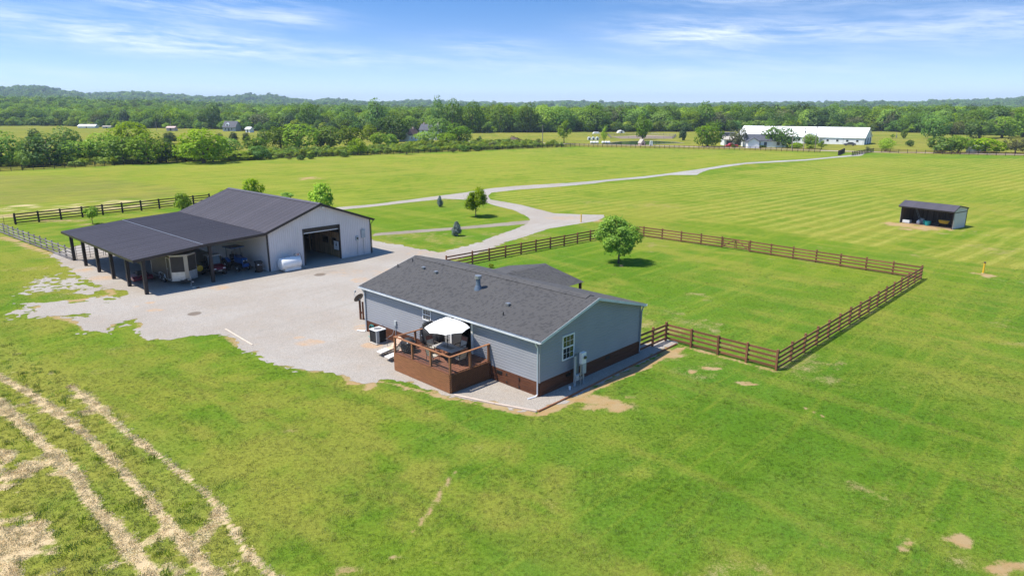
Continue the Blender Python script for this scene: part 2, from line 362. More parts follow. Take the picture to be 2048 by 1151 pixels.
L = dict(
    maple=leaf_mat('maple_leaves', (0.13, 0.28, 0.010), (0.41, 0.57, 0.03), 0.48),
    dark=leaf_mat('dark_leaves', (0.050, 0.125, 0.015), (0.18, 0.30, 0.028), 0.45),
    mid=leaf_mat('mid_green_leaves', (0.14, 0.26, 0.016), (0.30, 0.42, 0.035), 0.47),
    light=leaf_mat('light_leaves', (0.20, 0.33, 0.018), (0.40, 0.51, 0.045), 0.48),
    cedar=leaf_mat('cedar_needles', (0.035, 0.075, 0.025), (0.085, 0.135, 0.042), 0.25),
    spruce=leaf_mat('blue_spruce_needles', (0.10, 0.15, 0.135), (0.25, 0.31, 0.28), 0.2),
    brush=leaf_mat('weed_leaves', (0.19, 0.28, 0.02), (0.40, 0.46, 0.06), 0.46),
    brown=leaf_mat('dull_brown_foliage', (0.08, 0.085, 0.04), (0.15, 0.16, 0.065), 0.25),
    grass=leaf_mat('grass_blades', (0.085, 0.155, 0.014), (0.215, 0.275, 0.04), 0.4),
    drygrass=leaf_mat('dry_grass_blades', (0.165, 0.17, 0.032), (0.31, 0.29, 0.085), 0.35),
    lushgrass=leaf_mat('lush_grass_blades', (0.055, 0.125, 0.008), (0.13, 0.215, 0.018), 0.4),
    hay=leaf_mat('cut_hay', (0.60, 0.46, 0.27), (0.76, 0.62, 0.39), 0.25),
)

# ------------------------------------------------------------------ ground cover maps (all in metres, measured on the place)
YARD = gpoly([(100, 505), (123, 526), (150, 546), (178, 561), (205, 574), (222, 587), (190, 596), (114, 604), (76, 612), (70, 620), (99, 634), (151, 645), (165, 660), (200, 661), (218, 654), (248, 641), (272, 638),
    (281, 649), (274, 660), (296, 677), (337, 677), (374, 673), (430, 665), (452, 671), (474, 688), (500, 703), (534, 717), (560, 732), (608, 742), (671, 747), (693, 760), (726, 766), (764, 757), (800, 762), (850, 778), (904, 796),
    (1075, 824), (1090, 818), (1356, 687), (1332, 676), (1272, 690), (1240, 610), (1100, 560), (900, 521), (926, 516), (981, 498), (1022, 480), (1063, 467), (1096, 456), (1117, 453), (1161, 446), (1191, 441), (1205, 434), (1204, 430), (1158, 429), (1107, 427),
    (1076, 419), (1035, 409), (978, 399), (973, 391), (981, 385), (1035, 379), (1117, 373), (1190, 366.5), (1190, 362), (1117, 367), (1035, 372), (981, 377), (959, 380.5), (926, 386), (885, 391), (817, 400), (746, 409), (660, 416), (640, 420),
    (680, 419), (743, 413), (817, 404.5), (888, 397), (926, 398.5), (975, 405), (994, 411), (1030, 420), (1055, 431), (1063, 438), (1060, 446), (1035, 458), (994, 472), (953, 486), (915, 497), (877, 505), (833, 497), (789, 488.5), (743, 480), (735, 478),
    (700, 440), (560, 400), (400, 400), (250, 430), (170, 440), (140, 460)])
PATHP = gpoly([(735, 467.5), (817, 461), (926, 453), (1062, 440), (1060, 447.5), (953, 456), (844, 464.5), (735, 472.5)])
FARDRIVE = gpoly([(1120, 367.3), (1188, 361.8), (1217.6, 358.8), (1288, 352.6), (1346, 345.6), (1399, 338.2), (1449, 330), (1493, 325), (1552, 321.6), (1610, 318.7), (1669, 313.2), (1704, 309.8), (1720, 306), (1735, 304.3),
    (1722, 311.5), (1704, 312.8), (1669, 315.8), (1610, 321.3), (1552, 324.6), (1493, 328), (1464, 332), (1420, 339), (1405, 344), (1393, 350), (1340, 350), (1288, 356.6), (1217, 362.5), (1188, 366.8), (1120, 373)])
RFIELD = gpoly([(985, 397), (1000, 384), (1240, 365), (1400, 352), (1700, 316), (2600, 318), (2600, 560), (2048, 541), (1900, 520), (1810, 503), (1700, 486), (1500, 450), (1300, 437), (1240, 428), (1160, 426), (1107, 422), (1035, 407)])
HAYP = gpoly([(-500, 560), (0, 672), (143, 765), (300, 885), (420, 980), (545, 1151), (640, 1400), (-700, 1500)])
TALL = gpoly([(-500, 372), (0, 350), (160, 352), (330, 372), (385, 388), (300, 397), (100, 404), (-500, 432)])
STRAWSTRIP = gpoly([(-300, 432), (100, 405), (300, 397), (400, 392), (420, 400), (380, 406), (30, 436), (-300, 460)])
ROWS = [[tuple(G(*p)[:2]) for p in r] for r in (
    [(143, 772), (185, 805), (258, 869), (300, 897), (369, 952), (415, 989), (461, 1049), (489, 1100), (540, 1146), (575, 1190)],
    [(-60, 728), (0, 754), (60, 786), (152, 851), (221, 915), (263, 961), (300, 1003), (346, 1058), (383, 1104), (424, 1151), (470, 1220)],
    [(-70, 750), (0, 805), (46, 851), (106, 906), (152, 952), (185, 1008), (231, 1058), (258, 1095), (300, 1151), (340, 1220)],
    [(-60, 980), (0, 1075), (14, 1120), (30, 1190)])]
ROWW = (0.15, 0.24, 0.30, 0.28)
PERIM = [G(-420, 362), G(0, 343), G(420, 322), G(800, 308), G(1150, 293.5)]
DIRT = []   # (x, y, rx, ry, strength)
def dpix(px, py, wpx, hpx, s=1.0):
    a, b_, c_ = G(px, py), G(px + wpx, py), G(px, py - hpx); DIRT.append((a.x, a.y, abs(b_.x - a.x), abs(c_.y - a.y), s))
for a in ((1210, 803, 46, 17), (1170, 795, 30, 12), (1185, 815, 40, 8, .8), (1382, 741, 20, 6), (1420, 735, 26, 6), (1350, 705, 22, 12, .9), (1490, 765, 26, 4, .8), (1500, 768, 20, 3), (1905, 1075, 34, 14), (1820, 1087, 20, 10), (1815, 1100, 18, 8),
          (1728, 978, 40, 22, .55), (1990, 1137, 26, 11), (2025, 1130, 26, 16), (1880, 1040, 26, 8, .5), (790, 1112, 10, 7, .8), (1395, 742, 60, 20, .45), (700, 1146, 40, 14, .7), (735, 770, 16, 9), (612, 357, 36, 3, .8), (1310, 411, 90, 9, .45), (1180, 405, 70, 6, .45),
          (1850, 455, 62, 9, 1), (1800, 449, 30, 6, 1), (1966, 549, 18, 5, .9), (1191, 440, 16, 5, .8), (580, 862, 34, 7, .5), (560, 880, 22, 8, .4), (245, 700, 40, 14, .35), (110, 560, 60, 20, .42), (130, 585, 60, 14, .4), (90, 600, 40, 12, .35), (2000, 500, 60, 14, .5), (1960, 470, 40, 8, .4), (2030, 430, 30, 12, .4),
          (1450, 615, 50, 10, .3), (1240, 530, 8, 4, .9), (900, 398, 20, 3, .6), (180, 447, 14, 5, .7), (100, 443, 60, 5, .7), (1440, 500, 40, 6, .25), (1600, 985, 60, 30, .18), (60, 430, 90, 8, .6)): dpix(*a)
DLINES = [([G(1085, 827), G(1200, 773), G(1290, 731), G(1362, 696)], 0.30, 1.0), ([G(905, 797), G(1000, 818), G(1075, 830)], 0.22, 0.9), ([G(700, 766), G(760, 762), G(800, 770), G(900, 797)], 0.30, 0.9), ([G(916, 938), G(893, 962), G(868, 1008), G(845, 1040), G(828, 1062)], 0.12, 0.8), ([G(1610, 815), G(1648, 833)], 0.10, .9), ([G(0, 472), G(60, 492), G(147, 524), G(176, 541)], 0.5, 0.9),
          ([G(1331, 683), G(1552, 742)], 0.18, 0.8), ([G(1552, 743), G(1700, 653), G(1841, 560)], 0.14, 0.6), ([G(1292, 476), G(1480, 498), G(1841, 556)], 0.14, 0.7), ([G(0, 740), G(60, 770), G(143, 800)], 0.25, .3), ([G(1555, 905), G(1760, 900), G(1850, 990)], 0.3, .12), ([G(470, 880), G(500, 900), G(690, 800)], .2, .12)]
def cover(x, y, near=True):
    """ground cover maps at points: tint rgb, dirt, straw, mown-line strength, gravel distance"""
    n1, n2, n3 = fbm(x, y, 0.06, 1), fbm(x, y, 0.35, 2), fbm(x, y, 1.6, 3)
    gy = np.full(x.shape, -50.0)
    k = (np.abs(x) < 90) & (y < 150) & (y > 15)
    gy[k] = np.maximum(poly_sd(x[k], y[k], YARD), poly_sd(x[k], y[k], PATHP))
    lawn = np.stack([0.100 + 0.05 * (n2 - .5) + 0.07 * (n1 - .45), 0.176 + 0.03 * (n2 - .5) + 0.035 * (n1 - .45), 0.017 + 0 * x], -1)
    field = np.stack([0.158 + 0.06 * (n1 - .5), 0.205 + 0.045 * (n1 - .5), 0.026 + 0 * x], -1)
    meadow = np.stack([0.175 + 0.06 * (n1 - .5), 0.17 + 0.04 * (n1 - .5), 0.036 + 0 * x], -1)
    tall = np.stack([0.165 + 0 * x, 0.17 + 0 * x, 0.045 + 0 * x], -1)
    rf = sstep(poly_sd(x, y, RFIELD) + (n2 - .5) * 2.5, -0.8, 0.8)
    rf = rf * (1 - sstep(1.9 - seg_dist(x, y, PATHSHED), -.4, .4))
    # the big field behind the drives, up to the perimeter fence
    lf = sstep(poly_sd(x, y, LFIELD) + (n2 - .5) * 2.5, -0.8, 0.8)
    beyond = sstep(poly_sd(x, y, BEYOND), -1, 1)
    tl = sstep(poly_sd(x, y, TALL) + (n2 - .5) * 3, -0.8, 0.8)
    tint = lawn
    for mk, c in ((np.maximum(rf, lf), field), (beyond, meadow), (tl, tall), (0.55 * sstep(poly_sd(x, y, HAYP) + (n2 - .5) * 3, -1.5, 1.0), np.stack([0.215 + 0 * x, 0.225 + 0 * x, 0.05 + 0 * x], -1))): tint = tint * (1 - mk[..., None]) + c * mk[..., None]
    dirt = np.zeros(x.shape)
    wob = (n2 - .5) * 0.9 + (n3 - .5) * 0.9
    wx, wy = (fbm(x, y, 1.0, 91, 3) - .5) * 2.0, (fbm(x, y, 1.0, 92, 3) - .5) * 2.0
    for (cx, cy, rx, ry, s) in DIRT:
        q = np.hypot((x - cx) / rx + wx, (y - cy) / ry + wy); dirt = np.maximum(dirt, 1.0 * s * sstep(1.45 - q + wob, 0.0, 1.25))
    for pts, w, s in DLINES: dirt = np.maximum(dirt, s * sstep(w - seg_dist(x, y, [tuple(p[:2]) for p in pts]) + wob * w * 2.2, -0.06, 0.12))
    # bare fringe where gravel meets grass
    dirt = np.maximum(dirt, np.where(y < 60, 0.8, 0.5) * sstep(0.45 + wob * 0.9 + gy, 0.0, 0.6) * (gy < 0.6))
    # thin worn turf: soil shows in specks over the drier ground
    thin = sstep(fbm(x, y, .07, 95) * .6 + fbm(x, y, .6, 96) * .4, .53, .70) * (y < 90); dirt = np.maximum(dirt, .50 * thin)
    straw = np.zeros(x.shape)
    hay = sstep(poly_sd(x, y, HAYP) + (n2 - .5) * 2.0, -0.5, 0.6)
    for r, w in zip(ROWS, ROWW): straw = np.maximum(straw, sstep(w - seg_dist(x, y, r) + wob * 0.30, -0.08, 0.14))
    d3 = poly_sd(x, y, HAYCORNER)
    straw = np.maximum(straw, sstep(d3 + (n2 - .5) * 6, -0.5, 1.2) * 0.9 * sstep(n2 * 0.6 + n3 * 0.4, 0.50, 0.62))
    straw = np.maximum(straw, hay * 0.6 * sstep(n2 * 0.5 + n3 * 0.5, 0.56, 0.70))
    ss = sstep(poly_sd(x, y, STRAWSTRIP) + (n2 - .5) * 3, -0.6, 0.8)
    straw = np.maximum(straw, ss * (0.18 + 0.42 * sstep(n2 * .6 + n3 * .4, 0.42, 0.62)))
    ca, sa = math.cos(R(-46)), math.sin(R(-46)); a_, b_ = x * ca + y * sa, -x * sa + y * ca
    st1 = fbm(a_ * .12, b_, .55, 83, 3); st2 = fbm(a_, b_ * .12, .5, 84, 3)
    dry = np.clip(sstep(fbm(x, y, .055, 81) * .62 + fbm(x, y, .5, 82) * .38, .49, .66) * .9 + sstep(st1, .52, .68) * .5, 0, 1)
    lush = np.clip(sstep(fbm(x, y, .09, 85) * .6 + fbm(x, y, .7, 86) * .4, .50, .66) * .8 + sstep(st2, .54, .7) * .45, 0, 1) * (1 - dry)
    COVER_X['dry'], COVER_X['lush'] = dry, lush
    return tint, dirt, straw, rf, lf, hay, gy
COVER_X = {}
PATHSHED = gpoly([(1700, 505), (1780, 503), (1850, 486), (1965, 453), (2080, 440)])
LFIELD = gpoly([(-500, 368), (0, 345), (420, 324), (800, 310), (1150, 296), (1640, 307), (1690, 311), (1552, 321), (1449, 329), (1346, 345), (1240, 357), (981, 376), (885, 390), (746, 408), (650, 415), (400, 402), (395, 412), (30, 440), (-500, 470)])
BEYOND = gpoly([(-900, 372), (-420, 362), (0, 342), (420, 321), (800, 307), (1150, 293), (1640, 304), (1700, 306), (1750, 306), (2048, 311), (2900, 316), (2900, 219), (-900, 219)])
HAYCORNER = gpoly([(-300, 860), (20, 880), (70, 960), (110, 1040), (160, 1151), (200, 1260), (-300, 1300)])

def attr(me, name, arr, typ='FLOAT'):
    a = me.attributes.new(name, 'FLOAT_COLOR' if typ == 'C' else 'FLOAT', 'POINT')
    if typ == 'C':
        full = np.ones((len(arr), 4), np.float32); full[:, :3] = arr; a.data.foreach_set('color', full.ravel())
    else: a.data.foreach_set('value', np.asarray(arr, np.float32).ravel())

# ------------------------------------------------------------------ ground
def spaced(a, b, s): return list(np.arange(a, b, s))
def build_ground():
    xs = np.array([-7000, -5000, -3500, -2400, -1600, -1100, -800, -600, -450, -350] + spaced(-280, -120, 8) + spaced(-120, -46, 1.2) + spaced(-46, 50, 0.26) + spaced(50, 90, 0.9) + spaced(90, 220, 5) + [230, 300, 400, 550, 800, 1100, 1600, 2400, 3500, 5000, 7000], np.float64)
    ys = np.array([-900, -400, -150, -60, -20, 0, 8, 14] + spaced(17, 52, 0.2) + spaced(52, 82, 0.34) + spaced(82, 130, 0.8) + spaced(130, 260, 3) + spaced(260, 520, 8) + [540, 600, 680, 800, 1000, 1300, 1700, 2300, 3200, 4500, 7000, 11000], np.float64)
    X, Y = np.meshgrid(xs, ys); nx, ny = len(xs), len(ys)
    x, y = X.ravel(), Y.ravel()
    tint, dirt, straw, rf, lf, hay, gy = cover(x, y)
    me = bpy.data.meshes.new('ground')
    idx = np.arange(nx * ny).reshape(ny, nx)
    quads = np.stack([idx[:-1, :-1], idx[:-1, 1:], idx[1:, 1:], idx[1:, :-1]], -1).reshape(-1, 4)
    z = np.zeros_like(x)
    soft = np.clip((-gy - 1.0) / 2.0, 0, 1) * (y < 60) * (y > 16)
    z = soft * ((fbm(x, y, 0.9, 9, 3) - .5) * 0.05) * (0.5 + 1.6 * hay)   # tufty sward, rougher in the hay
    me.vertices.add(nx * ny); me.vertices.foreach_set('co', np.stack([x, y, z], -1).ravel())
    me.loops.add(quads.size); me.loops.foreach_set('vertex_index', quads.ravel())
    me.polygons.add(len(quads)); me.polygons.foreach_set('loop_start', np.arange(0, quads.size, 4)); me.polygons.foreach_set('loop_total', np.full(len(quads), 4))
    me.update(); me.polygons.foreach_set('use_smooth', np.ones(len(quads), bool))
    attr(me, 'tint', tint, 'C'); attr(me, 'dirt', dirt); attr(me, 'straw', straw); attr(me, 'rf', rf); attr(me, 'lf', lf); attr(me, 'hay', hay); attr(me, 'dry', COVER_X['dry']); attr(me, 'lush', COVER_X['lush'])
    m = bpy.data.materials.new('ground_cover'); m.use_nodes = True; t = NT(m.node_tree)
    P = t.n('ShaderNodeNewGeometry').outputs['Position']
    A = lambda n: t.n('ShaderNodeAttribute', _attribute_name=n).outputs
    f1, f2, f3, f4 = t.noise(P, 0.12, 4), t.noise(P, 0.9, 5, 0.65), t.noise(P, 7.0, 4, 0.7), t.noise(P, 28, 3, 0.7)
    col = A('tint')['Color']
    # clover and worn clumps in the turf
    yel = t.smooth(t.m('MULTIPLY_ADD', f1, 0.5, t.m('MULTIPLY', t.noise(P, 0.45, 5, 0.7), 0.5)), 0.49, 0.66)
    col = t.mix(t.m('MULTIPLY', yel, 0.3), col, (0.205, 0.225, 0.042, 1))
    dk = t.smooth(t.noise(t.mapping(P, loc=(40, 9, 0)), 0.6, 5, 0.7), 0.52, 0.7)
    col = t.mix(t.m('MULTIPLY', dk, 0.3), col, (0.075, 0.145, 0.020, 1))
    tanp = t.smooth(t.noise(t.mapping(P, loc=(11, 77, 0)), 0.8, 6, 0.72), 0.60, 0.72)
    col = t.mix(t.m('MULTIPLY', tanp, 0.5), col, (0.25, 0.22, 0.075, 1))
    col = t.mix(t.m('MULTIPLY', A('dry')['Fac'], 0.66), col, (0.225, 0.215, 0.040, 1)); col = t.mix(t.m('MULTIPLY', A('lush')['Fac'], 0.6), col, (0.070, 0.145, 0.010, 1))
    # mower passes and dry sweeps across the lawn
    mv = t.noise(t.mapping(t.mapping(P, rot=(0, 0, R(-48))), scale=(0.05, 0.8, 1)), 1.0, 5, 0.65); mv2 = t.noise(t.mapping(t.mapping(P, rot=(0, 0, R(35))), scale=(0.04, 0.5, 1)), 1.0, 4, 0.6)
    col = t.mix(t.m('MULTIPLY', t.smooth(mv, 0.50, 0.66), 0.5), col, (0.19, 0.225, 0.030, 1)); col = t.mix(t.m('MULTIPLY', t.smooth(mv2, 0.52, 0.68), 0.45), col, (0.085, 0.155, 0.014, 1))
    dry = t.smooth(t.m('MULTIPLY_ADD', t.noise(t.mapping(P, loc=(3, 31, 0)), 0.045, 5, 0.62), 0.8, t.m('MULTIPLY', f3, 0.2)), 0.50, 0.64)
    col = t.mix(t.m('MULTIPLY', dry, 0.35), col, (0.215, 0.205, 0.040, 1))
    # mown lines in the right-hand field (raked swaths curve gently)
    rv = t.mapping(P, rot=(0, 0, R(-40)))
    sv = t.n('ShaderNodeSeparateXYZ', Vector=rv); bend = t.m('ADD', sv.outputs[1], t.m('MULTIPLY', t.noise(P, 0.014, 2), 7.0))
    bend = t.m('ADD', bend, t.m('MULTIPLY', f2, 0.55))
    w = t.m('SINE', t.m('MULTIPLY', bend, 2 * math.pi / 2.5))
    sw = t.m('MULTIPLY', t.smooth(w, 0.2, 0.98), t.smooth(t.m('ADD', t.m('MULTIPLY', f3, 0.5), t.m('MULTIPLY', f2, 0.5)), 0.36, 0.6))
    sw2 = t.smooth(t.noise(t.mapping(rv, scale=(0.12, 1.6, 1)), 0.9, 5, 0.7), 0.5, 0.68)
    mown = t.m('MULTIPLY', A('rf')['Fac'], t.m('MAXIMUM', t.m('MULTIPLY', t.m('MULTIPLY', sw, t.smooth(t.noise(P, 0.03, 3), 0.34, 0.58)), 0.9), t.m('MULTIPLY', sw2, 0.7)))
    col = t.mix(t.m('MULTIPLY', mown, 0.85), col, (0.30, 0.29, 0.065, 1))
    gl = t.m('MULTIPLY', A('rf')['Fac'], t.smooth(w, -0.2, -0.95)); col = t.mix(t.m('MULTIPLY', t.m('MULTIPLY', gl, f2), 0.45), col, (0.105, 0.155, 0.020, 1))
    lv = t.mapping(P, rot=(0, 0, R(-36))); ls = t.smooth(t.noise(t.mapping(lv, scale=(0.07, 0.9, 1)), 0.5, 5, 0.65), 0.42, 0.68)
    col = t.mix(t.m('MULTIPLY', t.m('MULTIPLY', A('lf')['Fac'], ls), 0.6), col, (0.245, 0.255, 0.045, 1))
    grain = t.m('MULTIPLY_ADD', f3, 0.75, t.m('MULTIPLY', f4, 0.65))
    hv = t.n('ShaderNodeHueSaturation', Color=col, Value=t.m('MULTIPLY_ADD', grain, 2.0, -0.36)).outputs[0]
    st = t.m('ADD', A('straw')['Fac'], t.m('MULTIPLY', t.m('SUBTRACT', f3, 0.5), 0.9))
    hv = t.mix(t.smooth(st, 0.24, 0.80), hv, t.mix(t.smooth(f4, 0.3, 0.7), (0.42, 0.315, 0.175, 1), (0.64, 0.51, 0.31, 1)))
    dm = t.m('ADD', A('dirt')['Fac'], t.m('MULTIPLY', t.m('SUBTRACT', t.m('ADD', t.m('MULTIPLY', f2, 0.35), t.m('MULTIPLY_ADD', f3, 0.4, t.m('MULTIPLY', f4, 0.25))), 0.5), 2.6))
    hv = t.mix(t.m('MULTIPLY', t.smooth(dm, 0.34, 0.86), 0.93), hv, t.mix(t.smooth(f2, 0.3, 0.7), (0.36, 0.225, 0.105, 1), (0.36, 0.27, 0.155, 1)))
    b = t.n('ShaderNodeBsdfPrincipled', Roughness=0.95); t.set(b.inputs['Base Color'], hv); b.inputs['Specular IOR Level'].default_value = 0.0
    bp = t.n('ShaderNodeBump', Strength=0.7, Distance=0.06, Height=t.m('ADD', t.m('MULTIPLY', f3, 0.8), f4)); t.t.links.new(bp.outputs[0], b.inputs['Normal'])
    o = t.n('ShaderNodeOutputMaterial'); t.t.links.new(b.outputs[0], o.inputs[0]); me.materials.append(m)
    tag(mobj('ground', me), kind='structure')
build_ground()

def gravel_mat(name, c1, c2, dirty):
    m = bpy.data.materials.new(name); m.use_nodes = True; t = NT(m.node_tree)
    P = t.n('ShaderNodeNewGeometry').outputs['Position']
    f1, f2, f3 = t.noise(P, 0.13, 5, 0.6), t.noise(P, 1.3, 5, 0.65), t.noise(P, 22, 4, 0.75)
    vo = t.n('ShaderNodeTexVoronoi', Vector=P, Scale=26.0).outputs['Color']; vs = t.n('ShaderNodeSeparateColor', Color=vo).outputs[0]
    col = t.mix(t.smooth(f1, 0.35, 0.65), (*c1, 1), (*c2, 1))
    col = t.mix(t.m('MULTIPLY', t.smooth(f2, 0.5, 0.72), dirty), col, (0.33, 0.255, 0.18, 1))
    trk = t.noise(t.mapping(t.mapping(P, rot=(0, 0, R(-52))), scale=(0.06, 0.75, 1)), 1.0, 4, 0.6); col = t.mix(t.m('MULTIPLY', t.smooth(trk, 0.5, 0.72), 0.3), col, (0.235, 0.21, 0.18, 1))
    sA = t.n('ShaderNodeAttribute', _attribute_name='stain').outputs['Fac']
    oA = t.n('ShaderNodeAttribute', _attribute_name='clay').outputs['Fac']
    col = t.mix(t.m('MULTIPLY', t.smooth(t.m('ADD', oA, t.m('MULTIPLY', t.m('SUBTRACT', f2, .5), 1.2)), 0.3, 0.75), 0.75), col, (0.40, 0.27, 0.165, 1))
    col = t.mix(t.m('MULTIPLY', t.smooth(t.m('ADD', sA, t.m('MULTIPLY', t.m('SUBTRACT', f3, .5), 0.6)), 0.25, 0.75), 0.8), col, (0.13, 0.10, 0.075, 1))
    col = t.n('ShaderNodeHueSaturation', Color=col, Value=t.m('ADD', t.m('MULTIPLY', vs, 0.42), t.m('MULTIPLY_ADD', f3, 0.5, 0.54))).outputs[0]
    b = t.n('ShaderNodeBsdfPrincipled', Roughness=0.95); t.set(b.inputs['Base Color'], col); b.inputs['Specular IOR Level'].default_value = 0.2
    bp = t.n('ShaderNodeBump', Strength=0.5, Distance=0.03, Height=t.m('ADD', f3, vs)); t.t.links.new(bp.outputs[0], b.inputs['Normal'])
    o = t.n('ShaderNodeOutputMaterial'); t.t.links.new(b.outputs[0], o.inputs[0]); return m
def contour_sheet(name, fn, x0, x1, y0, y1, step, z, mat, stains=(), clays=()):
    """flat sheet filling fn(x, y) > 0, its edge cut along the zero line"""
    xs, ys = np.arange(x0, x1 + step, step), np.arange(y0, y1 + step, step); X, Y = np.meshgrid(xs, ys); F = fn(X, Y)
    V, Q = [], []; vid = {}
    def vtx(i, j):
        k = (i, j)
        if k not in vid: vid[k] = len(V); V.append((xs[j], ys[i]))
        return vid[k]
    pos = F > 0; ny, nx = F.shape
    cnt = pos[:-1, :-1].astype(int) + pos[1:, :-1] + pos[:-1, 1:] + pos[1:, 1:]
    for i, j in zip(*np.nonzero(cnt)):
        cs = ((i, j), (i, j + 1), (i + 1, j + 1), (i + 1, j))
        if cnt[i, j] == 4: Q.append([vtx(*c) for c in cs]); continue
        poly = []
        for a, b_ in zip(cs, cs[1:] + cs[:1]):
            fa, fb = F[a], F[b_]
            if fa > 0: poly.append(vtx(*a))
            if (fa > 0) != (fb > 0):
                k = (min(a, b_), max(a, b_))
                if k not in vid:
                    tt = fa / (fa - fb); vid[k] = len(V); V.append((xs[a[1]] + (xs[b_[1]] - xs[a[1]]) * tt, ys[a[0]] + (ys[b_[0]] - ys[a[0]]) * tt))
                poly.append(vid[k])
        if len(poly) >= 3: Q.append(poly)
    me = bpy.data.meshes.new(name); V = np.array(V); me.from_pydata([(a, b_, z) for a, b_ in V], [], Q); me.materials.append(mat)
    for nm, lst in (('stain', stains), ('clay', clays)):
        s = np.zeros(len(V))
        for (px, py, wx, hy, k) in lst:
            a, bb, cc = G(px, py), G(px + wx, py), G(px, py - hy)
            q = np.hypot((V[:, 0] - a.x) / (bb.x - a.x), (V[:, 1] - a.y) / (cc.y - a.y)); s = np.maximum(s, k * sstep(1.15 - q, 0, 0.7))
        attr(me, nm, s)
    return tag(mobj(name, me), kind='structure')
gm = gravel_mat('pale_gravel', (0.325, 0.300, 0.268), (0.295, 0.262, 0.225), 0.30)
gm2 = gravel_mat('drive_gravel', (0.33, 0.32, 0.30), (0.28, 0.265, 0.24), 0.25)
gm3 = gravel_mat('worn_track', (0.20, 0.165, 0.13), (0.25, 0.22, 0.18), 0.3)
gm4 = gravel_mat('country_road', (0.36, 0.29, 0.22), (0.33, 0.28, 0.23), 0.3)
WESTP = gpoly([(52, 572), (90, 556), (135, 546), (180, 562), (224, 588), (190, 600), (110, 610), (60, 616), (110, 640), (165, 662), (215, 656), (150, 672), (90, 655), (45, 620)])
def gravel_f(x, y): return patchy(x, y, poly_sd(x, y, YARD))
def patchy(x, y, sd):
    k = np.where(y > 84, .3, 1.0); f = sd + np.where(y > 84, .25, 0) + ((fbm(x, y, 0.5, 21) - .5) * 1.0 + (fbm(x, y, 2.2, 22, 3) - .5) * 0.8) * k
    f = f + (vnoise(x * 4.3, y * 4.3, 24) - .5) * .55 * k
    # grass growing through at the west end
    west = np.maximum(sstep(-x + y * 0.0, 30.5, 35.5) * sstep(61 + 0 * y - y, 0, 3), 0) * (y < 64)
    f = np.maximum(f, np.minimum(poly_sd(x, y, WESTP) * .5, .5) + (fbm(x, y, .55, 33) - .5) * 2.4 + (fbm(x, y, 2.4, 34, 3) - .5) * 2.4 - .12)
    return f - west * 2.4 * sstep(fbm(x, y, 0.42, 31), 0.42, 0.56)
contour_sheet('gravel_yard', gravel_f, -52, 23, 31, 150, 0.17, 0.012, gm,
    stains=((389, 627, 16, 5, 1), (640, 549, 15, 4, .8), (660, 543, 26, 6, .35), (700, 530, 40, 8, .3), (385, 568, 40, 8, .5), (160, 540, 12, 3, .3), (330, 560, 40, 10, .4)),
    clays=((600, 675, 16, 4, .7), (620, 685, 40, 10, .6), (310, 620, 22, 4, .7), (300, 605, 14, 3, .7), (270, 612, 14, 3, .4), (800, 545, 80, 14, .5), (690, 545, 60, 10, .4), (720, 560, 30, 8, .5), (850, 505, 60, 8, .45), (745, 690, 30, 8, .8), (795, 725, 30, 8, .3), (440, 575, 30, 6, .6), (990, 470, 40, 6, .4), (1130, 436, 60, 6, .5), (205, 556, 40, 8, .6), (170, 540, 30, 6, .6), (725, 655, 26, 10, .6)))
contour_sheet('farm_track', lambda x, y: poly_sd(x, y, PATHP) + (fbm(x, y, 1.5, 5) - .5) * 0.5, -18, 12, 74, 102, 0.3, 0.008, gm3)
contour_sheet('driveway', lambda x, y: poly_sd(x, y, FARDRIVE) + (fbm(x, y, 0.8, 6) - .5) * 0.5, 10, 135, 105, 275, 0.8, 0.02, gm2)
ROADP = [G(900, 281.5), G(1160, 288.3), G(1300, 291.3), G(1500, 296.3), G(1640, 301), G(1738, 303.6), G(1850, 305.6), G(2048, 309), G(2500, 316), G(3200, 326)]
contour_sheet('country_road', lambda x, y: 2.7 + (fbm(x, y, 0.3, 8) - .5) * 1.2 - seg_dist(x, y, [tuple(p[:2]) for p in ROADP]), -40, 330, 195, 350, 1.2, 0.03, gm4)
# ------------------------------------------------------------------ house
HO, HRZ = Vector((1.55, 36.2, 0)), R(-44)
HU, HV = Vector((math.cos(HRZ), math.sin(HRZ), 0)), Vector((-math.sin(HRZ), math.cos(HRZ), 0))
def HP(u, v, z=0.0): return HO + HU * u + HV * v + Vector((0, 0, z))
HL, HW, SK, EAVE, RIDGE, RV = 17.07, 9.97, 0.88, 3.46, 4.86, 4.985
def lap(mb, fn, smin, smax, z0, z1, holes=(), step=0.17):
    """lapped siding: fn(s, z, off) -> point; smin/smax functions of z"""
    z = z0
    while z < z1 - 0.01:
        zb, zt = z, min(z + step, z1); cuts = [(smin(zb), smin(zt), smax(zb), smax(zt))]
        for (h0, h1, hz0, hz1) in holes:
            if zt > hz0 + 0.02 and zb < hz1 - 0.02:
                new = []
                for (a, a2, b, b2) in cuts: new += [(a, a2, h0, h0), (h1, h1, b, b2)]
                cuts = new
        for (a, a2, b, b2) in cuts:
            if b - a < 0.01: continue
            if b2 - a2 < 0.01: a2 = b2 = (a2 + b2) / 2
            q = .72; am, bm_ = a + (a2 - a) * q, b + (b2 - b) * q; zm = zb + (zt - zb) * q; mb.quad(fn(a, zb, 0.032), fn(b, zb, 0.032), fn(bm_, zm, 0.026), fn(am, zm, 0.026)); mb.quad(fn(am, zm, 0.026), fn(bm_, zm, 0.026), fn(b2, zt, -0.004), fn(a2, zt, -0.004)); mb.quad(fn(a, zb, 0.0), fn(b, zb, 0.0), fn(b, zb, 0.032), fn(a, zb, 0.032))
        z += step
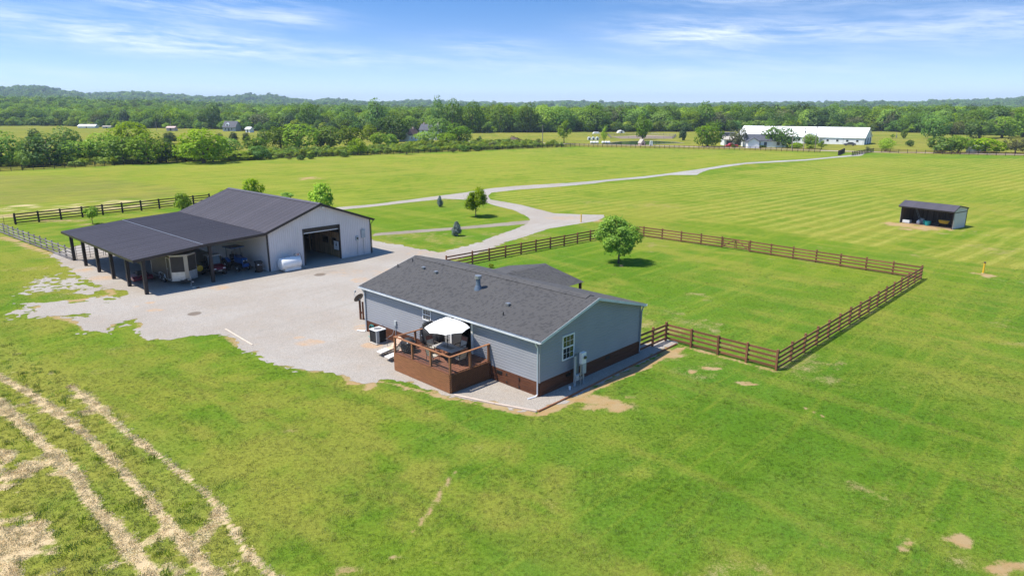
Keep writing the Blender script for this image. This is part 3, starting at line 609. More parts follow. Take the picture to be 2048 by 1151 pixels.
def window(parent, o, ax, w, h, rows, name='window'):
    """o lower-left corner on the wall; ax 0: wall along x facing -y, 1: wall along y facing +x"""
    def B(mb, s0, s1, z0, z1, d0, d1):
        if ax == 0: mb.b2((o[0] + s0, o[1] - d0, o[2] + z0), (o[0] + s1, o[1] - d1, o[2] + z1))
        else: mb.b2((o[0] + d0, o[1] + s0, o[2] + z0), (o[0] + d1, o[1] + s1, o[2] + z1))
    f = MB(); t = 0.075
    B(f, 0, t, 0, h, 0, .07); B(f, w - t, w, 0, h, 0, .07); B(f, t, w - t, 0, t, 0, .075); B(f, t, w - t, h - t, h, 0, .075); B(f, t, w - t, h / 2 - .035, h / 2 + .035, .012, .062)
    win = f.build(name, M['trimwhite'], parent)
    for k in (0, 1):
        g = MB(); B(g, t, w - t, t if k == 0 else h / 2 + .035, h / 2 - .035 if k == 0 else h - t, .01, .032); g.build('pane', M['darkglass'], win)
        z0, z1 = (t, h / 2 - .035) if k == 0 else (h / 2 + .035, h - t)
        q = MB()
        for i in (1, 2): B(q, t + (w - 2 * t) * i / 3 - .008, t + (w - 2 * t) * i / 3 + .008, z0, z1, .033, .046)
        for i in range(1, rows): B(q, t, w - t, z0 + (z1 - z0) * i / rows - .008, z0 + (z1 - z0) * i / rows + .008, .034, .044)
        q.build('glazing_bars', M['trimwhite'], win)
    return win
def build_house():
    h = thing('house', 'blue grey sided single storey house with charcoal shingle roof and brown skirting', 'house', HO, HRZ)
    rake = lambda y: EAVE - 0.05 + (RIDGE - EAVE + 0.0) * (1 - abs(y - RV) / RV)
    slope_y = lambda z: max(0.0, (z - EAVE + 0.05) / (RIDGE - EAVE) * RV)
    SLD = (-7.52, -5.52, 1.2, 3.36)
    m = MB(); lap(m, lambda s, z, o: (s, -o, z), lambda z: -HL, lambda z: 0, SK, EAVE, [SLD]); m.build('siding', M['siding'], h)
    m = MB(); lap(m, lambda s, z, o: (o, s, z), lambda z: slope_y(z), lambda z: HW - slope_y(z), SK, RIDGE - .06); m.build('siding', M['siding'], h)
    m = MB(); lap(m, lambda s, z, o: (-HL - o, s, z), lambda z: slope_y(z), lambda z: HW - slope_y(z), SK, RIDGE - .06); m.build('siding', M['siding'], h)
    m = MB(); lap(m, lambda s, z, o: (s, HW + o, z), lambda z: -HL, lambda z: 0, SK, EAVE); m.build('siding', M['siding'], h)
    for (x, y) in ((0.0, 0.0), (0.0, HW), (-HL, 0.0), (-HL, HW)):
        m = MB(); m.b2((x - .06, y - .06, SK - .02), (x + .06, y + .06, EAVE - .02)); m.build('corner_trim', M['siding'], h)
    # timber skirting, board by board
    sk = MB().b2((-HL + .03, .03, 0), (-.03, HW - .03, SK - .01)).build('skirting', M['cedar'], h)
    row = SK / 5
    def boards(run, length, fn):
        for r in range(5):
            x = -random.uniform(0.5, 4.0)
            while x < length:
                x2 = min(x + 4.88, length); a = max(x, 0)
                if x2 - a > 0.05:
                    m = MB(); off = random.uniform(0.03, 0.045); fn(m, a + .004, x2 - .004, r * row + .005, (r + 1) * row - .006, off); m.build('board', M['cedar'], sk)
                x += 4.88
    boards('front', HL, lambda m, a, b, z0, z1, o: m.b2((-HL + a, .03, z0), (-HL + b, -o + .0, z1)))
    boards('gable', HW, lambda m, a, b, z0, z1, o: m.b2((-.03, a, z0), (o, b, z1)))
    for (x, y, ax) in ((-3.15, 0, 0), (0, 2.55, 1), (0, 6.45, 1), (-14.9, 0, 0)):
        m = MB()
        for i in range(4):
            z = .56 + i * .045
            if ax == 0: m.b2((x - .2, -.075, z), (x + .2, -.045, z + .03))
            else: m.b2((.045, y - .2, z), (.075, y + .2, z + .03))
        if ax == 0: m.b2((x - .22, -.06, .54), (x + .22, -.043, .75))
        else: m.b2((.043, y - .22, .54), (.06, y + .22, .75))
        m.build('foundation_vent', M['black'], h)
    acc = MB().b2((-2.55, -.062, .05), (-1.55, -.046, .82)).build('access_panel', M['cedar'], h)
    for x in (-2.55, -1.53):
        for z in (.2, .68): MB().b2((x - .03, -.085, z - .06), (x + .06, -.063, z + .06)).build('hinge', M['black'], acc)
    # roof: two shingled slopes
    x0, x1 = -HL - .33, .33; ov = .24; ze = EAVE + 0.06 - (RIDGE - EAVE) / RV * ov; zr = RIDGE + .06
    roof = MB()
    for s in (0, 1):
        ya, yb = (-ov, RV) if s == 0 else (HW + ov, RV)
        roof.prism([(ya, ze - .10), (yb, zr - .10), (yb, zr - .008), (ya, ze - .008)], x0 + .02, x1 - .02, 0)
    roof = roof.build('roof', M['gutter'], h)
    for s in (0, 1):
        m = MB(); n = 38
        for i in range(n):
            f0, f1 = i / n, (i + 1) / n + .004
            ya, yb = (-ov - .03, RV) if s == 0 else (HW + ov + .03, RV)
            y0, y1 = ya + (yb - ya) * f0, ya + (yb - ya) * min(f1, 1); z0, z1 = ze + (zr - ze) * f0 + .014, ze + (zr - ze) * min(f1, 1) + .001
            m.quad((x0, y0, z0), (x1, y0, z0), (x1, y1, z1), (x0, y1, z1)); m.quad((x0, y0, z0 - .013), (x1, y0, z0 - .013), (x1, y0, z0), (x0, y0, z0))
        m.build('shingle_slope', M['shingle'], roof)
    m = MB(); sl = (zr - ze) / (RV + ov)
    for s in (-1, 1):
        m.add([(x, RV + s * d, zr - d * sl + e) for x in (x0 + .55, x1 - .7) for d, e in ((0, .06), (.42, .055), (.42, .012), (0, .012))], [(0, 1, 5, 4), (1, 2, 6, 5), (0, 3, 2, 1), (4, 5, 6, 7)])
    m.build('ridge_vent', M['shingle'], roof)
    # rear porch gable
    PU, PHW, PZ, PY = -10.3, 3.9, 4.2, 12.15; pe = 3.42
    for s in (-1, 1):
        m = MB(); n = 26
        for i in range(n):
            f0, f1 = i / n, (i + 1) / n
            u0, u1 = PU + s * PHW * (1 - f0), PU + s * PHW * (1 - f1); z0, z1 = pe + (PZ - pe) * f0 + .014, pe + (PZ - pe) * f1
            yy = lambda z: RV + (zr + .02 - z) / sl
            m.quad((u0, yy(z0), z0), (u0, PY, z0), (u1, PY, z1), (u1, yy(z1), z1)); m.quad((u0, yy(z0), z0 - .013), (u0, PY, z0 - .013), (u0, PY, z0), (u0, yy(z0), z0))
        m.build('porch_slope', M['shingle_y'], roof)
    m = MB().prism([(PU - .32, PZ - .045), (PU, PZ + .035), (PU + .32, PZ - .045), (PU + .30, PZ - .07), (PU, PZ + .0), (PU - .30, PZ - .07)], 8.6, PY + .01, 1); m.build('porch_ridge', M['shingle_y'], roof)
    m = MB(); m.prism([(PU - PHW, pe - .02), (PU + PHW, pe - .02), (PU, PZ - .03)], PY - .1, PY - .02, 1); m.build('porch_gable', M['siding'], h)
    for x in (PU - 3.7, PU, PU + 3.7): MB().b2((x - .08, PY - .3, 0), (x + .08, PY - .14, pe)).build('porch_post', M['cedar'], h)
    MB().b2((PU - 3.9, HW + .05, .55), (PU + 3.9, PY - .05, .72)).build('porch_floor', M['deckw'], h)
    for x in (x0, x1):
        m = MB()
        for s in (0, 1):
            ya = -ov if s == 0 else HW + ov
            m.bar((x, ya, ze - .075), (x, RV, zr - .075), .03, .16)
        m.build('rake_board', M['gutter'], h)
    for y, sgn in ((-ov, -1), (HW + ov, 1)):
        m = MB(); a, b = y, y + sgn * .12
        m.prism([(a, ze - .13), (b, ze - .13), (b, ze - .02), (b - sgn * .012, ze - .02), (b - sgn * .012, ze - .118), (a, ze - .118)], x0, x1, 0); m.build('gutter', M['gutter'], h)
        MB().b2((x0 + .03, y + sgn * .0, ze - .135), (x1 - .03, -.0 if sgn < 0 else HW, ze - .15)).build('soffit', M['gutter'], h)
    def spout(pts, name='downspout', mat='trimwhite'): MB().tube(pts, .048, 4).build(name, M[mat], h)
    spout([(-.06, -ov - .06, ze - .12), (-.06, -ov - .04, ze - .24), (-.06, -.1, ze - .5), (-.06, -.1, .16), (-.10, -.22, .05), (-.2, -.75, .05)])
    spout([(-HL + .08, -ov - .06, ze - .12), (-HL + .08, -.1, ze - .5), (-HL + .08, -.1, .16), (-HL - .0, -.2, .06), (-HL - .55, -.5, .06)], mat='gutter')
    spout([(.10, HW + ov + .05, ze - .12), (.11, HW + .06, ze - .5), (.11, HW + .0, .12)], mat='siding')
    # flue, roof vents
    def rz(v): return ze + (zr - ze) * (v + ov) / (RV + ov)
    ch = MB().lathe([(.30, rz(2.9) - .1), (.27, rz(2.9) + .04), (.17, rz(2.9) + .26), (.155, rz(2.9) + .3), (.155, rz(2.9) + .75)], (-8.07, 2.9, 0), 18).build('flue', M['chim'], roof, smooth=True)
    MB().lathe([(.18, rz(2.9) + .70), (.23, rz(2.9) + .72), (.23, rz(2.9) + .92), (.16, rz(2.9) + .93)], (-8.07, 2.9, 0), 18).build('flue_cap', M['steel'], roof, smooth=True)
    for u, v, k in ((-16.6, 4.1, 0), (-17.0, 3.0, 0), (-14.6, 3.55, 1), (-13.0, 3.4, 1), (-4.45, 2.05, 1), (-3.85, 1.0, 0)):
        if k == 0: MB().lathe([(.09, rz(v) - .05), (.05, rz(v) + .03), (.036, rz(v) + .06), (.036, rz(v) + .24)], (u, v, 0), 10).build('vent_pipe', M['black'], roof)
        else:
            b = MB(); b.box((u, v, rz(v) + .06), (.16, .16, .16)); b.box((u, v - .02, rz(v) + .15), (.26, .24, .04)); b.build('roof_vent', M['steel'], roof)
    window(h, (-10.36, -.0, 2.38), 0, .88, .80, 2); window(h, (0.0, 1.94, 1.64), 1, 1.10, 1.52, 2)
    # sliding door and the room behind it
    a0, a1, z0, z1 = SLD; f = MB()
    f.b2((a0 - .06, -.085, z0), (a0 + .08, .06, z1)); f.b2((a1 - .08, -.085, z0), (a1 + .06, .06, z1)); f.b2((a0 + .08, -.085, z1 - .14), (a1 - .08, .06, z1)); f.b2((a0 + .08, -.07, z0), (a1 - .08, .06, z0 + .05))
    dr = f.build('sliding_door', M['trimwhite'], h)
    mid = (a0 + a1) / 2
    MB().b2((a0 + .08, -.03, z0 + .05), (mid, -.015, z1 - .14)).build('screen_panel', M['screen'], dr)
    MB().b2((mid - .05, -.055, z0 + .05), (mid + .03, .02, z1 - .14)).build('door_stile', M['bronze'], dr)
    MB().b2((a0 + .1, .02, z0 + .06), (mid, .035, z1 - .15)).build('glass_panel', M['darkglass'], dr)
    MB().b2((-12, .08, 1.1), (-2.2, 6, 1.2)).build('room_floor', M['floorwood'], h); MB().b2((-12, 6.0, 1.1), (-2.2, 6.1, 3.4)).build('room_wall', M['tan'], h)
    MB().b2((-6.6, 4.2, 1.2), (-4.6, 5.2, 1.65)).b2((-6.6, 5.0, 1.65), (-4.6, 5.3, 2.1)).build('sofa', M['clothdark'], h)
    # disconnect box and pipes on the front wall
    m = MB(); m.b2((-13.5, -.13, 1.28), (-13.28, -.03, 1.62)); m.tube([(-13.39, -.08, 1.3), (-13.39, -.08, .05)], .02, 6); m.tube([(-13.39, -.1, 1.3), (-13.6, -.2, .6), (-14.0, -.6, .25)], .014, 5); m.build('disconnect_box', M['greybox'], h)
    MB().tube([(-14.9, -.05, 1.0), (-14.9, -.12, 1.05), (-14.9, -.12, .9)], .02, 6).build('drain_pipe', M['steel'], h)
build_house()

# ------------------------------------------------------------------ deck and what stands on it
DZ = 1.2
def lattice(mb, L_, H_, fn, step=.125, w=.052, off=0.0):
    for sgn, d in ((1, .0), (-1, .012)):
        c = -H_ if sgn > 0 else 0
        while c < (L_ if sgn > 0 else L_ + H_):
            pts = []
            for z in (0, H_):
                s = c + z if sgn > 0 else c - z; pts.append((s, z))
            (s0, z0_), (s1, z1_) = pts
            def clip(s0, za, s1, zb):
                if s0 < 0: za += (0 - s0) / (s1 - s0) * (zb - za); s0 = 0
                if s0 > L_: za += (L_ - s0) / (s1 - s0) * (zb - za); s0 = L_
                return s0, za
            a = clip(s0, z0_, s1, z1_); b = clip(s1, z1_, s0, z0_)
            if math.hypot(a[0] - b[0], a[1] - b[1]) > .03: mb.bar(fn(a[0], a[1], d), fn(b[0], b[1], d), w if abs(fn(0, 0, 1)[0] - fn(0, 0, 0)[0]) < .5 else .012, .012 if abs(fn(0, 0, 1)[0] - fn(0, 0, 0)[0]) < .5 else w, up=Vector(fn(0, 0, 1)) - Vector(fn(0, 0, 0)))
            c += step
def build_deck():
    u0, u1, v0 = -9.26, -3.95, -3.25
    d = thing('deck', 'raised brown stained wooden deck with cable railing and lattice skirt', 'deck', HP((u0 + u1) / 2, v0 / 2), HRZ)
    cx, cy = (u0 + u1) / 2, v0 / 2; P = lambda u, v, z: (u - cx, v - cy, z)
    n = 23; w = (-.07 - v0) / n
    for i in range(n):
        a = v0 + i * w; MB().b2(P(u0 + random.uniform(0, .02), a + .004, DZ - .035), P(u1 - random.uniform(0, .02), a + w - .004, DZ + random.uniform(-.003, .003))).build('deck_board', M['deckw'], d)
    fr = MB(); fr.b2(P(u0 + .02, v0 + .02, DZ - .22), P(u1 - .02, v0 + .06, DZ - .04)); fr.b2(P(u0 + .02, v0 + .06, DZ - .22), P(u0 + .06, -.08, DZ - .04)); fr.b2(P(u1 - .06, v0 + .06, DZ - .22), P(u1 - .02, -.08, DZ - .04))
    for k in range(4):
        for v in (v0 + .12, v0 / 2, -.2): fr.b2(P(u0 + .1 + k * 1.68 - .05, v - .05, 0), P(u0 + .1 + k * 1.68 + .05, v + .05, DZ - .2))
    fr.build('deck_frame', M['cedar'], d)
    H_ = DZ - .05
    def panel(fn, L_, back):
        m = MB(); lattice(m, L_, H_, fn); p = m.build('lattice_panel', M['cedar_l'], d); back(p); return p
    half = (u1 - u0) / 2
    for k in (0, 1):
        s = u0 + k * half
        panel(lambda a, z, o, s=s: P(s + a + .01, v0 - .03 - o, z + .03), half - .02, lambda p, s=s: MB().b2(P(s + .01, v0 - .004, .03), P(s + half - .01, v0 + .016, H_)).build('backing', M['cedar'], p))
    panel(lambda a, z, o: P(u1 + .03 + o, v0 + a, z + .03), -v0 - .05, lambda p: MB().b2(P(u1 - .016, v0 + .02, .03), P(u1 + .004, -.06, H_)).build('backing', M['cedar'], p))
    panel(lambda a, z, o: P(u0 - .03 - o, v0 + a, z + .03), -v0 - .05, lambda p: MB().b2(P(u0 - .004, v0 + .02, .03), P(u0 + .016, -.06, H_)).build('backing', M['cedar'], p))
    RH = 1.02
    posts = [(u0 + .05, v0 + .05), (u0 + .05 + 1.737, v0 + .05), (u0 + .05 + 3.474, v0 + .05), (u1 - .05, v0 + .05), (u1 - .05, -1.65), (u1 - .05, -.14), (u0 + .05, -1.6)]
    for (u, v) in posts: MB().b2(P(u - .055, v - .055, DZ), P(u + .055, v + .055, DZ + RH - .02)).build('post', M['cedar_l'], d)
    def rail(a, b): MB().bar(P(*a, DZ + RH), P(*b, DZ + RH), .15, .04).build('top_rail', M['cedar_l'], d)
    rail((u0 - .02, v0 + .05), (u1 + .02, v0 + .05)); rail((u1 - .05, v0 + .126), (u1 - .05, -.05)); rail((u0 + .05, v0 + .126), (u0 + .05, -.5))
    for (a, b) in (((u0 + .1, v0 + .05), (u1 - .1, v0 + .05)), ((u1 - .05, v0 + .1), (u1 - .05, -.1)), ((u0 + .05, v0 + .1), (u0 + .05, -.6))):
        for k in range(7): MB().cyl(P(*a, DZ + .1 + k * .125), P(*b, DZ + .1 + k * .125), .011, 5).build('cable', M['black'], d)
    MB().b2(P(u1 + .03, -.16, 0), P(u1 + .1, -.09, 1.0)).build('end_brace', M['cedar'], d)
build_deck()

def sling_chair(u, v, face, label):
    """face: world-house angle the sitter looks along (0 = +u)"""
    c = thing('patio_chair', label, 'chair', HP(u, v, DZ), HRZ + face, 'sling chairs round the deck table')
    for s in (-1, 1):
        y = s * .29
        MB().tube([(.27, y, 0), (.24, y, .4), (.22, y, .62)], .018, 6).build('leg', M['bronze'], c)
        MB().tube([(-.30, y, 0), (-.22, y, .38), (-.26, y, .62)], .018, 6).build('leg', M['bronze'], c)
        MB().tube([(.24, y, .62), (.0, y, .645), (-.25, y, .63)], .024, 6).build('armrest', M['bronze'], c)
        MB().tube([(.25, y * .93, .40), (-.2, y * .93, .37), (-.30, y * .93, .68), (-.40, y * .93, 1.07)], .02, 6).build('side_rail', M['bronze'], c)
    MB().cyl((-.40, -.28, 1.07), (-.40, .28, 1.07), .02, 6).build('top_bar', M['bronze'], c)
    MB().cyl((-.28, -.28, .12), (-.28, .28, .12), .012, 5).build('stretcher', M['bronze'], c)
    def sheet(pts, mat, nm):
        m = MB()
        for (a, b) in zip(pts[:-1], pts[1:]): m.bar((a[0], 0, a[1]), (b[0], 0, b[1]), .5, .014)
        m.build(nm, M[mat], c)
    sheet([(.25, .40), (.02, .37), (-.19, .38)], 'tan', 'seat'); sheet([(-.22, .42), (-.30, .68), (-.335, .80)], 'tan', 'backrest'); sheet([(-.336, .805), (-.395, 1.04)], 'sling_b', 'backrest_band')
sling_chair(-7.42, -1.62, 0, 'sling patio chair at the left end of the table, beside the covered grill')
sling_chair(-6.0, -.62, R(-90), 'sling patio chair between the table and the sliding door')
sling_chair(-6.25, -2.62, R(90), 'sling patio chair with its back to the front railing')
sling_chair(-4.75, -1.75, R(180), 'sling patio chair at the right end of the table, near the deck corner')
def build_table():
    t = thing('patio_table', 'rectangular grey stone topped patio table under the white umbrella', 'table', HP(-6.05, -1.6, DZ), HRZ)
    top = MB().box((0, 0, .70), (1.85, .98, .035)).build('table_top', M['slate'], t, bevel=.008)
    MB().box((0, 0, .7205), (.95, .36, .006)).build('tile_inlay', M['tile'], top)
    MB().box((0, 0, .655), (1.7, .84, .05)).build('apron', M['bronze'], t)
    for x in (-.8, .8):
        for y in (-.38, .38): MB().tube([(x, y, .63), (x * 1.04, y * 1.04, 0)], .026, 8).build('leg', M['bronze'], t)
build_table()
def build_umbrella():
    um = thing('patio_umbrella', 'large white patio umbrella standing through the deck table', 'umbrella', HP(-6.05, -1.6, DZ), HRZ)
    MB().cyl((0, 0, .02), (0, 0, 2.52), .022, 10).build('pole', M['bronze'], um)
    MB().lathe([(.22, 0), (.22, .05), (.05, .09), (.04, .2)], (0, 0, 0), 16).build('base', M['bronze'], um)
    MB().tube([(.0, .03, 1.15), (.05, .08, 1.15), (.05, .12, 1.12)], .012, 6).lathe([(.04, 1.08), (.045, 1.1), (.045, 1.2), (.03, 1.22)], (0, 0, 0), 10).build('crank', M['black'], um)
    n, rad = 8, 1.38; m = MB(); V = []; F = []
    prof = [(0.0, 2.56), (.28, 2.49), (.68, 2.34), (1.05, 2.15), (1.38, 1.95)]; K = 4
    ring = []
    for (r, z) in prof[1:]:
        rr = []
        for i in range(n * K):
            a = 2 * math.pi * i / (n * K); ph = (i % K) / K
            k = math.cos(math.pi / n) / math.cos((ph - .5) * 2 * math.pi / n) if True else 1
            sag = .05 * math.sin(math.pi * ph) * (r / rad) ** 2
            rr.append(len(V)); V.append((r * k * math.cos(a) / math.cos(math.pi / n) * math.cos(math.pi / n), r * k * math.sin(a), z + sag * .6))
        ring.append(rr)
    V.append((0, 0, prof[0][1])); ap = len(V) - 1; N = n * K
    for i in range(N): F.append((ap, ring[0][i], ring[0][(i + 1) % N]))
    for a, b in zip(ring[:-1], ring[1:]):
        for i in range(N): F.append((a[i], b[i], b[(i + 1) % N], a[(i + 1) % N]))
    m.add(V, F); can = m.build('canopy', M['canvas'], um)
    sd = can.modifiers.new('cloth', 'SOLIDIFY'); sd.thickness = .006
    MB().lathe([(.30, 2.50), (.16, 2.575), (.02, 2.61)], (0, 0, 0), 16).build('vent_cap', M['canvas'], um, smooth=True)
    MB().lathe([(.012, 2.55), (.03, 2.60), (.012, 2.64)], (0, 0, 0), 8).build('finial', M['bronze'], um)
    for i in range(n):
        a = 2 * math.pi * i / n; r = MB(); r.bar((0, 0, 2.44), (1.35 * math.cos(a), 1.35 * math.sin(a), 1.935), .014, .02); r.bar((0, 0, 1.9), (.75 * math.cos(a), .75 * math.sin(a), 2.2), .01, .014); r.build('rib', M['bronze'], um)
build_umbrella()
def jitter_mesh(o, amp, sc, seed=0, levels=2):
    me = o.data; bm = bmesh.new(); bm.from_mesh(me); bmesh.ops.subdivide_edges(bm, edges=bm.edges, cuts=levels, use_grid_fill=True)
    from mathutils import noise as nz
    for v in bm.verts: v.co += nz.noise_vector(v.co * sc + Vector((seed, 0, 0))) * amp
    bm.to_mesh(me); bm.free()
    for p in me.polygons: p.use_smooth = True
def build_grill():
    g = thing('covered_grill', 'large grill under a black fitted cover against the house wall', 'grill', HP(-8.55, -.75, DZ), HRZ)
    m = MB(); m.prism([(-.36, .12), (.36, .12), (.33, .98), (.22, 1.08), (-.22, 1.08), (-.33, .98)], -.85, .85, 0); c = m.build('cover', M['blackcloth'], g); jitter_mesh(c, .045, 3.0, 1, 4)
    for x in (-.7, .7):
        for y in (-.25, .25): MB().lathe([(.05, -.02), (.05, .02)], (x, y, .05), 10, 'Y').build('caster', M['rubber'], g)
    MB().b2((-.72, -.28, .04), (.72, .28, .12)).build('frame', M['bronze'], g)
    MB().box((-.6, -.38, .62), (.07, .02, .07)).build('badge', M['white'], g)
    p = thing('tabletop_oven', 'small black oven tilted open on top of the covered grill', 'oven', HP(-8.95, -.72, DZ + 1.07), HRZ)
    MB().prism([(-.28, .06), (.25, .06), (.28, .22), (.12, .42), (-.16, .40), (-.28, .24)], -.28, .28, 1).build('shell', M['black'], p, bevel=.02)
    for x in (-.2, .2):
        for y in (-.2, .2): MB().cyl((x, y, -.03), (x, y, .07), .02, 6).build('foot', M['black'], p)
    MB().box((-.1, -.29, .33), (.12, .02, .05)).build('handle', M['steel'], p)
build_grill()
def build_kettle():
    k = thing('covered_smoker', 'squat round cooker under a black ribbed cover in the deck corner', 'smoker', HP(-8.72, -2.55, DZ), HRZ)
    m = MB(); prof = [(.36, .03), (.42, .12), (.46, .35), (.45, .55), (.36, .74), (.2, .86), (.06, .9)]; V, F = [], []; n = 36
    for r, z in prof:
        for i in range(n): rr = r * (1 + .025 * math.cos(i * math.pi * 2 / 3)); V.append((rr * math.cos(2 * math.pi * i / n), rr * math.sin(2 * math.pi * i / n), z))
    for a in range(len(prof) - 1):
        for i in range(n): F.append((a * n + i, a * n + (i + 1) % n, (a + 1) * n + (i + 1) % n, (a + 1) * n + i))
    F.append(tuple((len(prof) - 1) * n + i for i in range(n))); F.append(tuple(range(n - 1, -1, -1)))
    m.add(V, F).build('cover', M['blackcloth'], k, smooth=True)
    for z in (.2, .34, .48, .62): MB().lathe([(.462, z), (.475, z + .012), (.462, z + .024)], (0, 0, 0), 24).build('seam', M['black'], k)
    MB().lathe([(.05, -.01), (.05, .01)], (.30, -.28, .72), 12, 'Y').build('badge', M['white'], k)
    for i in range(3): a = i * 2.1; MB().cyl((.3 * math.cos(a), .3 * math.sin(a), 0), (.28 * math.cos(a), .28 * math.sin(a), .1), .025, 6).build('foot', M['black'], k)
build_kettle()

# ------------------------------------------------------------------ beside the house
def chaise(u, v, label):
    c = thing('chaise_lounge', label, 'lounger', HP(u, v), HRZ, 'rocking loungers on the gravel')
    for s in (-1, 1):
        y = s * .29
        MB().tube([(y, -.75 + i * .15, .09 + .18 * ((i - 5) / 5) ** 2 - .06) for i in range(11)], .022, 6).build('rocker', M['black'], c)
        MB().tube([(y, .0, .32), (y * 1.15, -.05, .55), (y * 1.15, .25, .66), (y * 1.1, .5, .55)], .016, 6).build('armrest', M['bronze'], c)
        MB().tube([(y, -.95, .26), (y, -.2, .34), (y, .2, .32), (y, .85, .82)], .018, 6).build('side_rail', M['bronze'], c)
        MB().tube([(y, -.5, .06), (y, -.5, .3)], .014, 5).build('strut', M['black'], c); MB().tube([(y, .4, .04), (y, .35, .42)], .014, 5).build('strut', M['black'], c)
    def pad(a, b, mat, nm):
        m = MB(); m.bar((0, a[0], a[1]), (0, b[0], b[1]), .54, .06); m.build(nm, M[mat], c, bevel=.02)
    pad((-.98, .285), (-.25, .36), 'cushion', 'foot_cushion'); pad((-.24, .36), (.2, .345), 'peach', 'seat_cushion'); pad((.2, .36), (.86, .86), 'peach', 'back_cushion')
    MB().cyl((-.2, .80, .88), (.2, .80, .88), .07, 12).build('headrest', M['peach'], c)
chaise(-12.0, -1.55, 'pale rocking lounger with peach back, farther from the deck'); chaise(-10.85, -1.75, 'pale rocking lounger with peach back, right beside the deck lattice')
def build_side():
    s = thing('side_table', 'small black mesh side table between the loungers and air conditioner', 'table', HP(-12.55, -.35), HRZ)
    MB().box((0, 0, .5), (.5, .42, .05)).build('table_top', M['black'], s); MB().box((0, 0, .38), (.44, .36, .18)).build('bin', M['blackcloth'], s)
    for x in (-.22, .22):
        for y in (-.18, .18): MB().tube([(x, y, .48), (x * 1.1, y * 1.15, .0)], .014, 6).build('leg', M['black'], s)
    MB().tube([(-.24, -.2, .03), (-.24, .2, .03)], .012, 5).build('stretcher', M['black'], s)
    a = thing('air_conditioner', 'square outdoor air conditioner with black louvred sides and white top', 'air conditioner', HP(-14.4, -.88), HRZ)
    MB().box((0, 0, .04), (1.0, 1.0, .08)).build('pad', M['concrete'], a)
    MB().box((0, 0, .52), (.74, .74, .84)).build('coil', M['black'], a, bevel=.06)
    for i in range(11): MB().box((0, 0, .15 + i * .075), (.79, .79, .02)).build('louvre', M['black'], a, bevel=.01)
    for x in (-.37, .37):
        for y in (-.37, .37): MB().box((x, y, .52), (.07, .07, .88)).build('corner_post', M['greybox'] if x > 0 and y < 0 else M['black'], a)
    MB().box((.405, -.27, .52), (.02, .2, .84)).build('service_panel', M['greybox'], a)
    tp = MB().box((0, 0, .985), (.86, .86, .07)).build('top', M['trimwhite'], a, bevel=.03)
    MB().lathe([(.30, 1.021), (.30, 1.03), (.25, 1.035), (.1, 1.035)], (0, 0, 0), 24).build('fan_guard', M['steel'], tp)
    hr = thing('hose_reel', 'coiled teal garden hose hung on the brown skirting', 'hose', HP(-16.0, -.2), HRZ)
    for i in range(5):
        r = .19 + .025 * (i % 3); MB().tube([(r * math.cos(k * math.pi / 10), -.02 - .035 * i, .55 + r * 1.15 * math.sin(k * math.pi / 10)) for k in range(21)], .017, 6, False).build('hose_loop', M['teal'], hr)
    MB().tube([(.19, -.1, .5), (.16, -.14, .2), (.2, -.2, .03), (.5, -.3, .02), (.35, -.5, .02), (-.1, -.35, .02)], .017, 6).build('hose_end', M['teal'], hr)
    MB().box((0, .04, .68), (.12, .2, .1)).build('hanger', M['black'], hr)
    ds = thing('satellite_dish', 'dark satellite dish on two brown posts at the left house corner', 'satellite dish', G(721.5, 638), R(-40))
    MB().b2((-.06, -.06, 0), (.06, .06, 1.55)).build('post', M['cedar'], ds); MB().b2((.22, .0, 0), (.33, .11, 1.45)).build('post', M['cedar'], ds); MB().b2((.06, .0, .5), (.22, .06, .62)).build('crosspiece', M['cedar'], ds)
    mm = Matrix.Rotation(R(-58), 4, 'Y') @ Matrix.Rotation(0.3, 4, 'Z')
    d = MB().lathe([(.02, -.06), (.2, -.045), (.36, .0), (.42, .03), (.41, .04), (.35, .012), (.2, -.03), (.02, -.045)], (0, 0, 0), 24).build('dish', M['bronze'], ds, smooth=True); d.matrix_local = Matrix.Translation((-.08, 0, 1.72)) @ mm
    MB().tube([(.0, 0, 1.5), (-.3, 0, 1.52), (-.66, 0, 1.92), (-.5, 0, 2.18)], .018, 6).build('feed_arm', M['steel'], ds); MB().box((-.52, 0, 2.16), (.1, .1, .14)).build('feed_horn', M['greybox'], ds)
    MB().cyl((0, 0, 1.5), (-.06, 0, 1.7), .03, 8).build('mount', M['steel'], ds)
    mt = thing('meter_pedestal', 'grey electric meter boxes on a timber stand by the gable wall', 'electric meter', HP(.52, 2.95), HRZ)
    bd = MB().b2((-.05, -.42, .55), (.0, -.02, 2.0)).build('back_board', M['chim'], mt)
    for y in (-.38, .40): MB().b2((-.05, y - .05, 0), (.05, y + .05, 1.9 if y < 0 else 1.2)).build('post', M['greybox'], mt)
    for z in (.35, .62): MB().b2((-.04, -.42, z), (.06, .45, z + .1)).build('brace', M['greybox'], mt)
    bx = MB().b2((.02, -.02, 1.35), (.24, .38, 2.05)).build('meter_box', M['trimwhite'], mt, bevel=.012)
    MB().lathe([(.1, .0), (.1, .07), (.085, .1)], (.24, .2, 1.75), 16, 'X').build('meter', M['darkglass'], bx)
    MB().b2((.06, .12, .7), (.22, .42, 1.32)).build('breaker_box', M['greybox'], mt, bevel=.012); MB().b2((.06, -.36, .5), (.16, -.16, .7)).build('junction_box', M['greybox'], mt)
    for y in (.02, .25): MB().cyl((.12, y, 0), (.12, y, 1.36), .03, 8).build('conduit', M['steel'], mt)
    cp = thing('cleanout_cap', 'small white pipe cap in the gravel beside the meter stand', 'pipe', HP(.62, 2.0), HRZ); MB().lathe([(.06, 0), (.06, .16), (.075, .16), (.075, .21), (.05, .23)], (0, 0, 0), 14).build('pipe', M['white'], cp)
